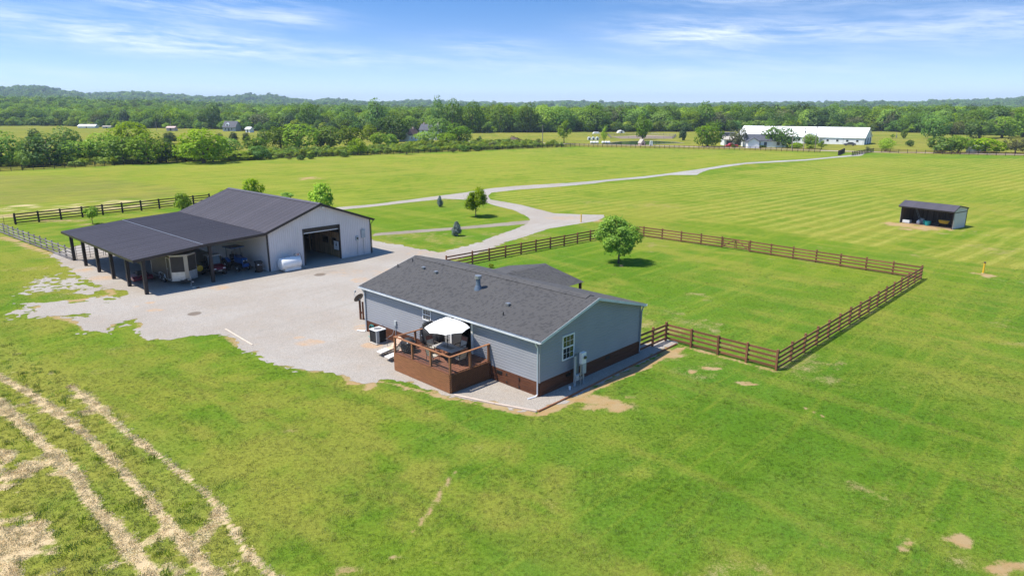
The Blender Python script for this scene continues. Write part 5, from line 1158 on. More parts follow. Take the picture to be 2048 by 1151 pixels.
    MB().add([(-.55, -.22, .45), (.35, -.25, .35), (.35, .25, .35), (-.55, .22, .45), (-.75, -.36, .85), (.6, -.38, .78), (.6, .38, .78), (-.75, .36, .85)], [(3, 2, 1, 0), (0, 1, 5, 4), (1, 2, 6, 5), (2, 3, 7, 6), (3, 0, 4, 7)]).build('tray', M['yellow'], wb).modifiers.new('sheet', 'SOLIDIFY').thickness = .02
    for sg in (-1, 1): MB().tube([(-.85, sg * .05, .25), (.3, sg * .26, .4), (1.1, sg * .3, .55)], .022, 6).build('handle', M['plankdark'], wb); MB().tube([(.3, sg * .24, .4), (.35, sg * .26, .02)], .018, 6).build('leg', M['black'], wb)
    wheel(wb, (-.85, 0, .2), .2, .09, 'black')
    sl = thing('stepladder', 'folded pale ladder leaning on the left wall inside the shed', 'ladder', W(1.35, 2.4), rz)
    for sg in (-1, 1): MB().bar((.5 + .0, sg * .2, 0), (-.5, sg * .16, 2.0), .05, .03).build('rail', M['greybox'], sl)
    for k in range(6): f = (k + .5) / 6; MB().cyl((.5 - f, -.19, 2 * f), (.5 - f, .19, 2 * f), .015, 5).build('rung', M['greybox'], sl)
build_shed()
# ------------------------------------------------------------------ fences
def fence(name, label, pts, spacing, h, nr, mat, pw=.13, rh=.14, rt=.04, group=None, span=1, jit=.01, face=0.0, cat='fence', pmat_=None):
    pts = [Vector((p[0], p[1], 0)) for p in pts]; o0 = pts[0]; f = thing(name, label, cat, o0, 0, group)
    pm = MB().box((0, 0, h / 2 + .04), (pw, pw, h + .08)).mesh('post', M[pmat_ or mat]); rm = MB().box((.5, 0, 0), (1, rt, rh)).mesh('rail', M[mat])
    nodes = []
    for a, b in zip(pts[:-1], pts[1:]):
        n = max(1, round((b - a).length / spacing))
        for i in range(n): nodes.append(a.lerp(b, i / n))
    nodes.append(pts[-1])
    for i, p in enumerate(nodes):
        d = nodes[min(i + 1, len(nodes) - 1)] - nodes[max(i - 1, 0)]
        o = mobj('post', pm, f); o.location = p - o0 + Vector((0, 0, random.uniform(-.04, .03))); o.rotation_euler = (random.uniform(-jit, jit), random.uniform(-jit, jit), math.atan2(d.y, d.x))
    for i in range(0, len(nodes) - 1, span):
        p, q = nodes[i], nodes[min(i + span, len(nodes) - 1)]; d = q - p; nrm = Vector((-d.y, d.x, 0)).normalized() * face * (pw / 2 + rt / 2)
        for k in range(nr):
            z = h * (k + .72) / nr - .03 + random.uniform(-.012, .012); o = mobj('rail', rm, f); o.location = p - o0 + nrm + Vector((0, 0, z)); o.rotation_euler = (0, random.uniform(-jit, jit) * .5, math.atan2(d.y, d.x)); o.scale = (d.length * .998, 1, 1)
    return f
fence('paddock_fence', 'short brown board fence from house gable to the paddock corner', [G(1277, 705), G(1331, 681)], 1.9, 1.30, 4, 'fence', group='brown paddock fences')
fence('paddock_fence', 'brown four board fence along the near side of the paddock', [G(1331, 681), G(1552, 740)], 2.0, 1.30, 4, 'fence', group='brown paddock fences', face=1)
fence('paddock_fence', 'brown four board fence along the right side of the paddock', [G(1552, 740), G(1841, 558)], 2.15, 1.30, 4, 'fence', group='brown paddock fences', face=-1)
fence('paddock_fence', 'brown board fence on the far side of the paddock, right of the gate', [G(1841, 558), G(1499, 503.5)], 2.45, 1.30, 4, 'fence', group='brown paddock fences', face=1)
fence('paddock_fence', 'brown board fence on the far side of the paddock, left of the gate', [G(1443, 495), G(1252, 468)], 2.45, 1.30, 4, 'fence', group='brown paddock fences', face=1)
fence('paddock_fence', 'brown board fence between the paddock and the gravel drive', [G(1252, 468), G(945, 527), G(893, 537)], 2.45, 1.30, 4, 'fence', group='brown paddock fences', face=-1)
def gate():
    A, B = G(1443, 495), G(1499, 503.5); d = B - A; Ln = d.length; g = thing('paddock_gate', 'double wooden gate with diagonal braces in the far paddock fence', 'gate', A, math.atan2(d.y, d.x))
    for s0, s1, sg in ((.12, Ln / 2 - .04, 1), (Ln / 2 + .04, Ln - .12, -1)):
        lf = MB().b2((s0, -.03, .15), (s0 + .1, .03, 1.25)).b2((s1 - .1, -.03, .15), (s1, .03, 1.25)).build('gate_leaf', M['fence'], g)
        for k in range(4): MB().b2((s0, -.05, .2 + k * .3), (s1, -.031, .34 + k * .3)).build('board', M['fence'], lf)
        MB().bar((s0 if sg > 0 else s1, -.065, .22), (s1 if sg > 0 else s0, -.065, 1.22), .025, .12).build('brace', M['fence'], lf)
    MB().b2((Ln / 2 - .08, -.09, .85), (Ln / 2 + .08, -.07, .95)).build('latch', M['black'], g)
gate()
fence('pen_fence', 'black four board fence at the back of the barn pen', [G(32, 449), G(420, 406)], 2.9, 1.55, 4, 'fencedark', pw=.2, rh=.16, face=1)
fence('pen_fence', 'weathered grey board fence running left from the lean-to corner', [G(147, 521), G(0, 464.5), G(-160, 404)], 2.1, 1.40, 4, 'fencegrey', face=1)
def tube_panel(name, label, a, b, h, n, mat='bronze', group=None):
    d = b - a; Ln = d.length; g = thing(name, label, 'gate', a, math.atan2(d.y, d.x), group)
    for x in (.04, Ln / 2, Ln - .04): MB().cyl((x, 0, .08), (x, 0, h), .025, 6).build('upright', M[mat], g)
    for k in range(n): MB().cyl((.04, 0, .15 + (h - .18) * k / (n - 1)), (Ln - .04, 0, .15 + (h - .18) * k / (n - 1)), .02, 6).build('tube', M[mat], g)
tube_panel('livestock_panel', 'brown tube livestock panel beside the far left lean-to post', BP(-20.3, -11.6), BP(-20.3, -8.9), 1.6, 6, 'roofbrown', 'tube panels behind the lean-to'); tube_panel('livestock_panel', 'brown tube livestock panel farther under the lean-to roof', BP(-20.3, -8.8), BP(-20.3, -6.0), 1.6, 6, 'roofbrown', 'tube panels behind the lean-to')
tube_panel('tube_gate', 'thin rusty tube gate left of the black pen fence', G(-12, 453), G(30, 448), 1.3, 4, 'roofbrown')
fence('perimeter_fence', 'dark board fence under the hedge on the left of the big field', PERIM[:3], 2.44, 1.35, 4, 'fencedark', span=2, group='dark fences round the big field', rt=.03)
fence('perimeter_fence', 'dark board fence along the weedy strip behind the big field', PERIM[2:], 2.44, 1.35, 4, 'fencedark', span=2, group='dark fences round the big field', rt=.03)
fence('perimeter_fence', 'dark fence beside the country road in front of the white cottage', [G(1150, 293.5), G(1300, 296.5), G(1500, 300.5), G(1640, 305)], 1.9, 1.35, 3, 'fence', span=2, group='dark fences round the big field', rt=.03, pmat_='fencedark')
fence('perimeter_fence', 'dark fence beside the road right of the drive entrance', [G(1746, 304.2), G(1850, 308), G(2048, 312.5), G(2300, 317)], 2.6, 1.35, 3, 'fence', span=2, group='dark fences round the big field', rt=.03, pmat_='fencedark')
fence('entrance_fence', 'dark fence wing angling in to the drive entrance on the right', [G(1704, 311.5), G(1722, 308.5), G(1746, 304.2)], 2.0, 1.4, 4, 'fencedark', pw=.2)
fence('entrance_fence', 'dark fence wing angling in to the drive entrance on the left', [G(1688, 305.5), G(1677, 310.5)], 1.6, 1.5, 4, 'fencedark', pw=.45)
fence('arena_fence', 'pale rail fence round the bare riding ring by the pond', [G(1216, 271.5), G(1222, 277), G(1345, 278), G(1352, 272), G(1290, 269.5), G(1216, 271.5)], 4.5, 1.3, 3, 'fencegrey', pw=.12, span=2, rt=.05)

# ------------------------------------------------------------------ foliage
def cards(P, Nrm, size, lv, rng, aspect=.75, name='crown'):
    """one folded leaf card per point"""
    n = len(P); rnd = rng.normal(size=(n, 3)); T = np.cross(Nrm, rnd); T /= np.linalg.norm(T, axis=1, keepdims=True) + 1e-9; B = np.cross(Nrm, T)
    s = size[:, None]; V = np.stack([P - T * s, P - B * s * aspect, P + T * s, P + B * s * aspect], 1)
    V[:, 1] += Nrm * s * .25; V[:, 3] += Nrm * s * .25
    me = bpy.data.meshes.new(name); me.vertices.add(n * 4); me.vertices.foreach_set('co', V.astype(np.float32).ravel())
    me.loops.add(n * 4); me.loops.foreach_set('vertex_index', np.arange(n * 4)); me.polygons.add(n); me.polygons.foreach_set('loop_start', np.arange(0, n * 4, 4)); me.polygons.foreach_set('loop_total', np.full(n, 4)); me.update()
    attr(me, 'lv', np.repeat(np.clip(lv, 0, 1), 4)); return me
def crown(n, size, mat, seed, zlo=.2, nb=22, spread=.36, br=(.13, .22), top=1.0, loose=.12, taper=.0, outline=.08):
    """unit crown: width 1, height 1; blobs of foliage spread through the volume"""
    r = np.random.default_rng(seed); cz = (zlo + top) / 2; hz = (top - zlo) / 2; C, Rb, Lb = [], [], []
    while len(C) < nb:
        p = r.uniform(-1, 1, 3); q = np.linalg.norm(p)
        if q > 1 or q < .35: continue
        rb = r.uniform(*br); k = 1 - taper * (p[2] * .5 + .5)
        C.append((p[0] * spread * k, p[1] * spread * k, cz + p[2] * (hz - rb * .7))); Rb.append(rb); Lb.append(r.uniform(0, 1))
    C, Rb, Lb = np.array(C), np.array(Rb), np.array(Lb)
    P, N, Lv = [], [], []; per = int(n * 1.7 / nb)
    for c, rb, lb in zip(C, Rb, Lb):
        d = r.normal(size=(per, 3)); d /= np.linalg.norm(d, axis=1, keepdims=True); rad = rb * (1 + r.normal(size=per) * loose) * (1 - outline + outline * 2 * vnoise(d[:, 0] * 3 + c[0] * 9, d[:, 2] * 3 + d[:, 1] * 3, seed))
        p = c + d * rad[:, None] * np.array([1, 1, .85]); dist = np.linalg.norm((p[:, None] - C[None]) / Rb[None, :, None], axis=2); keep = dist.min(1) > .72
        P.append(p[keep]); N.append(d[keep]); Lv.append(np.full(keep.sum(), lb))
    P, N, Lv = np.concatenate(P), np.concatenate(N), np.concatenate(Lv)
    if len(P) > n: k = r.permutation(len(P))[:n]; P, N, Lv = P[k], N[k], Lv[k]
    cc = np.array([0, 0, cz]); out = P - cc; out /= np.linalg.norm(out, axis=1, keepdims=True) + 1e-9
    N = N * .55 + out * .35 + np.array([0, 0, .55]) + r.normal(size=P.shape) * .38; N /= np.linalg.norm(N, axis=1, keepdims=True)
    me = cards(P, N, size * r.uniform(.6, 1.35, len(P)), Lv * .45 + r.uniform(0, .55, len(P)), r); me.materials.append(mat); return me
def cone_crown(n, size, mat, seed, zlo=.05, bulge=.5, layers=14):
    r = np.random.default_rng(seed); t = r.uniform(0, 1, n) ** 1.25; a = r.uniform(0, 2 * math.pi, n)
    lay = .66 + .34 * np.abs(np.sin(t * layers * math.pi + np.sin(a * 5 + seed) * 1.4)); rad = .5 * (1 - t) ** (1 - bulge * .5) * np.minimum(1, .62 + t * 2.6) * lay * r.uniform(.55, 1.08, n) * (.70 + .55 * vnoise(a * 2.2, t * 7, seed)) + .012
    P = np.stack([rad * np.cos(a), rad * np.sin(a), zlo + (1 - zlo) * t], -1); N = np.stack([np.cos(a), np.sin(a), np.full(n, .55)], -1) + r.normal(size=(n, 3)) * .6; N /= np.linalg.norm(N, axis=1, keepdims=True)
    P[:, 2] += r.normal(size=n) * .02
    me = cards(P, N, size * r.uniform(.6, 1.5, n), np.clip(vnoise(a * 3, t * 9, seed + 5) * .7 + r.uniform(-.2, .5, n), 0, 1), r, .4); me.materials.append(mat); return me
def trunk(seed, r0=.035, zc=.5, limbs=6, spread=.3):
    r = random.Random(seed); m = MB(); lean = r.uniform(-.03, .03)
    m.tube([(0, 0, -.01), (lean * .3, 0, .12), (lean, .01, .35), (lean, .0, .62), (lean * 1.2, 0, .82)], [r0 * 1.35, r0, r0 * .8, r0 * .5, r0 * .2], 8)
    for i in range(limbs):
        a = i * 2.4 + r.random(); z = zc * r.uniform(.5, 1.0); rr = spread * r.uniform(.7, 1.1); m.tube([(lean, 0, z), (lean + rr * .5 * math.cos(a), rr * .5 * math.sin(a), z + .12), (rr * math.cos(a), rr * math.sin(a), z + .3)], [r0 * .45, r0 * .3, r0 * .1], 5)
    return m.mesh('trunk', M['bark'], True)
PROTO = {}
def proto(key, cm, tm): PROTO[key] = (cm, tm)
for i, mk in enumerate(('dark', 'mid', 'light', 'dark', 'mid')): proto('broad%d' % i, crown(2600, .030, L[mk], 40 + i, zlo=-.02 if i % 2 else .03, nb=26 + 3 * i), trunk(i, .03))
proto('tall0', crown(2600, .030, L['dark'], 60, zlo=.04, nb=30, spread=.33, taper=.35), trunk(11, .03)); proto('tall1', crown(2600, .030, L['mid'], 61, zlo=.03, nb=30, spread=.34, taper=.3), trunk(12, .03))
proto('airy', crown(1300, .030, L['light'], 70, zlo=.2, nb=16, br=(.08, .15), loose=.3), trunk(13, .025, limbs=9)); proto('shrub', crown(1400, .045, L['mid'], 71, zlo=.0, nb=14, br=(.18, .28)), trunk(14, .03, .3)); proto('shrubdark', crown(1400, .045, L['dark'], 72, zlo=.0, nb=14, br=(.18, .28)), trunk(15, .03, .3))
proto('weed', crown(700, .05, L['brush'], 73, zlo=.0, nb=10, br=(.16, .26)), trunk(16, .02, .3)); proto('cedar', crown(2400, .036, L['cedar'], 74, zlo=-.02, nb=36, spread=.40, br=(.09, .16), taper=.7, outline=.25, loose=.25), trunk(17, .03, .3, 0)); proto('brown', crown(1500, .03, L['brown'], 75, zlo=.1, nb=16, loose=.25), trunk(18, .025))
proto('maple', crown(12000, .021, L['maple'], 80, zlo=.22, nb=60, spread=.42, br=(.07, .15), loose=.26, outline=.2), trunk(19, .020, .42, 9, .3)); proto('maple2', crown(6000, .027, L['maple'], 87, zlo=.24, nb=26, spread=.46, br=(.07, .15), loose=.32, outline=.3), trunk(20, .018, .45, 8, .3))
proto('spruce', crown(6500, .028, L['spruce'], 82, zlo=-.02, nb=64, spread=.44, br=(.06, .12), taper=.86, outline=.25, loose=.3), trunk(21, .025, .3, 0)); proto('sapling', crown(900, .04, L['maple'], 83, zlo=.30, nb=10, br=(.1, .17), loose=.3), trunk(22, .016, .45, 6, .25)); proto('sapling2', crown(2600, .036, L['maple'], 84, zlo=.02, nb=22, spread=.36, br=(.12, .2), loose=.22), trunk(23, .02, .3, 6, .25))
def tree(px, pyb, pyt, wpx, key, label, group=None, name='tree', cat='tree'):
    b = G(px, pyb); h = max(.3, top_h(px, pyt, b)); w = wpx * b.length / FPX; t = thing(name, label, cat, b, random.uniform(0, 6.28), group); t.scale = (w, w, h)
    mobj('trunk', PROTO[key][1], t); mobj('crown', PROTO[key][0], t); return t
tree(1237, 526, 430, 92, 'maple', 'round bright green maple standing alone inside the paddock')
tree(952, 433, 375, 52, 'maple2', 'bright green maple on the lawn island beside the drive fork')
tree(913.5, 471.5, 441, 28, 'spruce', 'larger blue grey spruce on the strip between drive and track', 'blue spruces on the lawn islands', 'spruce_tree')
tree(880, 413.5, 390, 16, 'spruce', 'smaller blue grey spruce near the far drive edge', 'blue spruces on the lawn islands', 'spruce_tree')
tree(642, 425, 363, 50, 'sapling2', 'bushy green tree rising behind the barn ridge', None); tree(507, 398, 354, 42, 'sapling2', 'green tree behind the far end of the barn roof'); tree(576, 402, 384, 34, 'sapling', 'low leafy top peeking over the middle of the barn ridge')
tree(186, 448, 412, 30, 'sapling', 'thin sapling on the pen lawn behind the lean-to'); tree(368, 425, 383, 30, 'sapling2', 'small leafy tree in front of the pen fence near the barn'); tree(445, 394, 379, 16, 'sapling', 'tuft of leaves just left of the barn roof peak')
tree(985 - 3, 535, 527, 14, 'weed', 'tiny green weed clump by the paddock fence behind the house', name='shrub', cat='shrub')
HG = 'trees of the hedge on the left'
for row in (
    (8, 331, 262, 70, 'broad0', 'broad dark tree at the left picture edge behind the fence'), (58, 334, 297, 44, 'broad2', 'small pale green tree close behind the fence on the far left'), (100, 331, 266, 84, 'broad3', 'dark dense tree right of the small pale tree on the far left'),
    (72, 300, 258, 34, 'cedar', 'dark cedar tops sticking out above the far left hedge'), (135, 312, 252, 56, 'tall1', 'leaning mid green tree left of the round treetop in the hedge'), (163, 322, 278, 66, 'broad1', 'low mid green tree over the bright weeds on the left'), (208, 320, 263, 64, 'broad4', 'mid green tree left of the round pale treetop'),
    (258, 303, 241, 80, 'broad2', 'round pale green treetop rising highest in the left hedge'), (248, 327, 268, 66, 'broad1', 'tree in front below the round pale treetop'), (297, 327, 264, 76, 'tall1', 'tree with hanging branches right of the round pale treetop'), (333, 325, 276, 44, 'broad0', 'narrow dark tree left of the big bright tree'),
    (340, 287, 264, 34, 'cedar', 'dark cedar in the gap behind the hedge, below the pink shed'), (408, 326, 254, 104, 'broad4', 'big bushy green tree centre of the left hedge'), (372, 322, 279, 52, 'broad2', 'pale lower tree against the left flank of the big bushy tree'), (426, 323, 286, 42, 'broad2', 'bright small tree at the right foot of the big bushy tree'),
    (463, 312, 272, 46, 'broad1', 'rounded tree just right of the big bushy tree'), (516, 319, 290, 40, 'shrubdark', 'dark rounded bush at the fence right of the yellow green shrubs'), (482, 320, 301, 62, 'weed', 'yellow green shrub mass behind the fence, mid left'), (514, 302, 271, 50, 'broad0', 'dark tree behind the rounded bush at the fence'),
    (440, 286, 266, 22, 'cedar', 'first small cedar below the grey house'), (468, 284, 264, 22, 'cedar', 'second small cedar below the grey house'), (493, 285, 265, 20, 'cedar', 'small cedar below the white shed'), (530, 287, 258, 28, 'broad3', 'dark tree right of the white shed'),
    (562, 300, 250, 52, 'broad1', 'left tree of the grove in the middle distance'), (598, 300, 245, 80, 'broad4', 'largest rounded tree of the middle distance grove'), (643, 297, 260, 34, 'cedar', 'dark evergreen inside the middle distance grove'), (662, 297, 251, 62, 'broad2', 'bright tree right of the dark evergreen in the grove'), (703, 294, 249, 58, 'broad1', 'rightmost tree of the middle distance grove'),
    (716, 310, 275, 38, 'broad4', 'single tree standing in the weeds near the fence'), (742, 283, 248, 34, 'broad2', 'small bright tree left of the big dark round tree'), (758, 295, 263, 36, 'broad1', 'lower tree in front of the big dark round tree'), (788, 283, 224, 66, 'broad0', 'big dark round tree left of the white farmhouse'), (782, 292, 268, 32, 'shrub', 'green bush at the foot of the big dark round tree'),
    (808, 282, 262, 20, 'shrub', 'bush touching the left wall of the farmhouse wing'), (852, 286, 262, 44, 'broad2', 'bright bushes in front of the white farmhouse'), (880, 284, 234, 52, 'broad4', 'tall rounded tree right of the white farmhouse'), (918, 285, 246, 56, 'broad0', 'dark spreading tree right of the farmhouse trees'), (893, 287, 264, 40, 'broad1', 'low tree between the two farmhouse trees'),
    (814, 309, 287, 28, 'airy', 'thin airy sapling among the weeds below the farmhouse'), (602, 320, 309, 16, 'shrubdark', 'first dark bush on the middle stretch of fence'), (622, 318, 307, 16, 'shrubdark', 'second dark bush on the middle stretch of fence'), (578, 319, 311, 14, 'brown', 'dull bush on the fence right of the dark rounded bush'), (690, 314, 305, 20, 'shrubdark', 'dark bush on the fence below the single tree'),
    (905, 305, 296, 18, 'brown', 'brownish bush on the fence, left of three'), (930, 303, 290, 26, 'shrubdark', 'dark bush on the fence, middle of three'), (955, 302, 291, 20, 'shrubdark', 'dark bush on the fence, right of three'), (985, 295, 281, 18, 'brown', 'round brownish bush in the weeds'), (1078, 292, 280, 14, 'brown', 'small round bush at the foot of the lone utility pole'), (960, 283, 272, 10, 'cedar', 'tiny pointed cedar in the far meadow')): tree(*row, group=HG)
FG = 'single trees round the far farm'
for row in (
    (1128, 287, 239, 32, 'airy', 'airy pale tree right of the lone utility pole'), (1208, 288, 251, 15, 'airy', 'slim young tree beside the white hutches'), (1285, 279, 229, 36, 'tall0', 'dark tree with bare trunk behind the pond'), (1365, 281, 252, 20, 'cedar', 'dark egg shaped evergreen right of the pond'), (1415, 293, 244, 60, 'broad0', 'large dark round tree beside the road, left of the cottage'),
    (1475, 294, 252, 34, 'brown', 'dull conifer between red truck and cottage'), (1541, 294, 246, 38, 'broad0', 'dark tall evergreen in front of the cottage roof'), (1571, 295, 254, 46, 'broad3', 'round bright tree right of the cottage'), (1619, 297, 265, 30, 'broad1', 'round tree between the two tall poles'), (1643, 299, 280, 20, 'airy', 'young tree in front of the white barn wall'),
    (1592, 297, 285, 24, 'shrub', 'low shrubs at the roadside between the poles'), (1620, 298, 289, 16, 'weed', 'pale round shrub at the roadside'), (1500, 295, 289, 9, 'shrubdark', 'clipped dark bush left of the cottage door'), (1524, 295, 290, 16, 'shrubdark', 'clipped dark hedge right of the cottage door'), (1466, 295, 289, 8, 'shrubdark', 'clipped dark bush near the red truck'),
    (1770, 303, 275, 30, 'broad2', 'bushy bright tree at the roadside right of the white barn'), (1735, 303, 291, 8, 'brown', 'thin dull shrub at the roadside by the drive entrance'), (1807, 277, 258, 12, 'tall1', 'small tree in the meadow right of the white barn'), (1785, 277, 267, 10, 'airy', 'tiny pale tree near the far fence lines'), (1820, 293, 279, 14, 'shrubdark', 'dark bush in the rough right of the roadside tree'),
    (1868, 277, 229, 50, 'broad0', 'big very dark round tree at the meadow edge on the right'), (1905, 277, 240, 34, 'brown', 'dull half bare tree right of the big dark tree'), (1958, 277, 236, 54, 'broad1', 'spreading tree in the right hand wood edge'), (2003, 276, 231, 60, 'broad4', 'large pale tree in the right hand wood edge'), (2046, 274, 215, 60, 'broad3', 'tall dark tree at the right picture edge'),
    (1880, 306, 274, 46, 'shrub', 'first thick roadside bush from the left on the right side'), (1916, 306, 268, 46, 'broad1', 'taller roadside bush next to the first thick one'), (1968, 306, 276, 60, 'shrub', 'widest roadside bush hiding the pale horse trailer'), (2030, 307, 274, 44, 'brown', 'dull roadside bush at the right picture edge')): tree(*row, group=FG)
WG = 'tall trees standing above the wood'
for row in ((755, 264, 197, 48, 'tall0', 'tall dark tree breaking the skyline left of the farmhouse'), (877, 265, 192, 34, 'tall0', 'pointed tall tree breaking the skyline right of the farmhouse'), (905, 266, 197, 52, 'broad0', 'broad tall tree beside the pointed skyline tree'), (945, 266, 203, 50, 'broad3', 'dark tall tree right of the broad skyline tree'), (1410, 262, 203, 44, 'tall0', 'highest dark tree of the wood above the cottage'), (1000, 265, 206, 46, 'tall1', 'pale crowned tall tree in the wood edge at centre'), (1055, 265, 204, 44, 'broad0', 'dark domed tree in the wood edge at centre'), (430, 258, 203, 30, 'broad0', 'dark treetop over the wood behind the grey house'), (620, 262, 205, 44, 'broad3', 'dark tall tree above the middle distance grove')): tree(*row, group=WG)

def scatter(name, pts, sc, meshes, label, cat, aspect=None, ix=None):
    """uncountable growth: one object, instanced by geometry nodes on its own points"""
    n = len(pts); me = bpy.data.meshes.new(name); me.vertices.add(n); me.vertices.foreach_set('co', np.asarray(pts, np.float32).ravel())
    sc = np.asarray(sc, np.float32); attr(me, 'sc', sc); attr(me, 'sz', sc * (aspect if aspect is not None else 1)); attr(me, 'rz', RNG.uniform(0, 6.283, n)); attr(me, 'ix', (RNG.integers(0, len(meshes), n) if ix is None else ix).astype(np.float32))
    col = bpy.data.collections.new(name + '_kinds')
    for i, m_ in enumerate(meshes): col.objects.link(bpy.data.objects.new('%s_kind_%02d' % (name, i), m_))
    ng = bpy.data.node_groups.new(name, 'GeometryNodeTree'); ng.interface.new_socket('Geometry', in_out='INPUT', socket_type='NodeSocketGeometry'); ng.interface.new_socket('Geometry', in_out='OUTPUT', socket_type='NodeSocketGeometry')
    N = ng.nodes.new; K = ng.links.new; gi, go = N('NodeGroupInput'), N('NodeGroupOutput'); ip = N('GeometryNodeInstanceOnPoints'); ci = N('GeometryNodeCollectionInfo'); ci.inputs[0].default_value = col; ci.inputs['Separate Children'].default_value = True; ci.inputs['Reset Children'].default_value = True
    def A(nm):
        a = N('GeometryNodeInputNamedAttribute'); a.data_type = 'FLOAT'; a.inputs['Name'].default_value = nm; return a.outputs['Attribute']
    c1, c2 = N('ShaderNodeCombineXYZ'), N('ShaderNodeCombineXYZ'); K(A('sc'), c1.inputs[0]); K(A('sc'), c1.inputs[1]); K(A('sz'), c1.inputs[2]); K(A('rz'), c2.inputs[2])
    m2p = N('GeometryNodeMeshToPoints'); K(gi.outputs[0], m2p.inputs[0]); K(m2p.outputs[0], ip.inputs['Points']); K(ci.outputs[0], ip.inputs['Instance']); ip.inputs['Pick Instance'].default_value = True
    K(A('ix'), ip.inputs['Instance Index']); K(c2.outputs[0], ip.inputs['Rotation']); K(c1.outputs[0], ip.inputs['Scale']); K(ip.outputs[0], go.inputs[0])
    o = mobj(name, me); md = o.modifiers.new('grow', 'NODES'); md.node_group = ng; tag(o, label, cat, kind='stuff'); return o
def project(x, y, z=0.0):
    Z = z - CAM_H; c, s = math.cos(R(PITCH)), math.sin(R(PITCH)); dep = y * c - Z * s; up = y * s + Z * c; return 1024 + FPX * x / dep, 575.5 - FPX * up / dep

# ------------------------------------------------------------------ hills and the far wood
SKYL = np.array([(-900, 196), (-500, 190), (-200, 184), (0, 189), (45, 185), (90, 184), (125, 190), (180, 196), (250, 193), (300, 192), (340, 195), (420, 199), (480, 195), (500, 192), (520, 196), (545, 194), (575, 199), (620, 204), (660, 200), (705, 204), (740, 207), (800, 205), (840, 203), (870, 205), (940, 207), (1040, 208), (1100, 206), (1160, 207), (1220, 210), (1340, 210), (1500, 208), (1660, 207), (1760, 207), (1850, 208), (1880, 206), (1960, 206), (2010, 204), (2048, 202), (2400, 200), (2900, 206)])
MIDL = np.array([(-900, 196), (0, 197), (100, 197), (200, 200), (300, 201), (420, 204), (560, 208), (700, 210), (900, 213), (1200, 214), (1700, 213), (2048, 216), (2900, 214)])
RD, MD = 3900.0, 1500.0
def terrain(x, y):
    px = 1024 + FPX * x / np.maximum(y, 1) * (1 / math.cos(R(PITCH))) ; px = np.clip(px, -880, 2880); d = np.hypot(x, y)
    ridge = CAM_H + RD * (214.6 - np.interp(px, SKYL[:, 0], SKYL[:, 1])) / FPX - 17; mid = CAM_H + MD * (214.6 - np.interp(px, MIDL[:, 0], MIDL[:, 1])) / FPX - 17
    nz_ = (fbm(x, y, .0022, 50) - .5) * 22 * sstep(d, 1700, 3000) + (fbm(x, y, .006, 51) - .5) * 5 * sstep(d, 800, 1400)
    t1, t2 = sstep(d, 700, MD), sstep(d, 2100, RD); return -1.0 + t1 * (mid + 1) * (1 - t2) + t2 * (ridge + 1) + nz_ - sstep(d, RD + 300, 6500) * 60
def build_hills():
    aa = np.linspace(R(-50), R(50), 260); dd = np.concatenate([np.linspace(560, 1600, 30), np.linspace(1660, 5200, 60)]); A_, D_ = np.meshgrid(aa, dd); X, Y = D_ * np.sin(A_), D_ * np.cos(A_); Z = terrain(X, Y); ny, nx = X.shape; idx = np.arange(nx * ny).reshape(ny, nx)
    q = np.stack([idx[:-1, :-1], idx[1:, :-1], idx[1:, 1:], idx[:-1, 1:]], -1).reshape(-1, 4); me = bpy.data.meshes.new('hills'); me.from_pydata(np.stack([X, Y, Z], -1).reshape(-1, 3).tolist(), [], q[:, ::-1].tolist()); me.shade_smooth()
    me.materials.append(pmat('forest_floor', (0.035, 0.065, 0.018), (0.05, 0.085, 0.022), .02, .95)); tag(mobj('hills', me), kind='structure')
build_hills()
EDGE = np.array([(-900, 250), (-200, 253), (0, 251), (100, 251), (300, 256), (420, 258), (560, 263), (700, 263), (900, 265), (1100, 264), (1300, 263), (1500, 262), (1750, 262), (1830, 265), (1900, 268), (2048, 271), (2900, 276)])
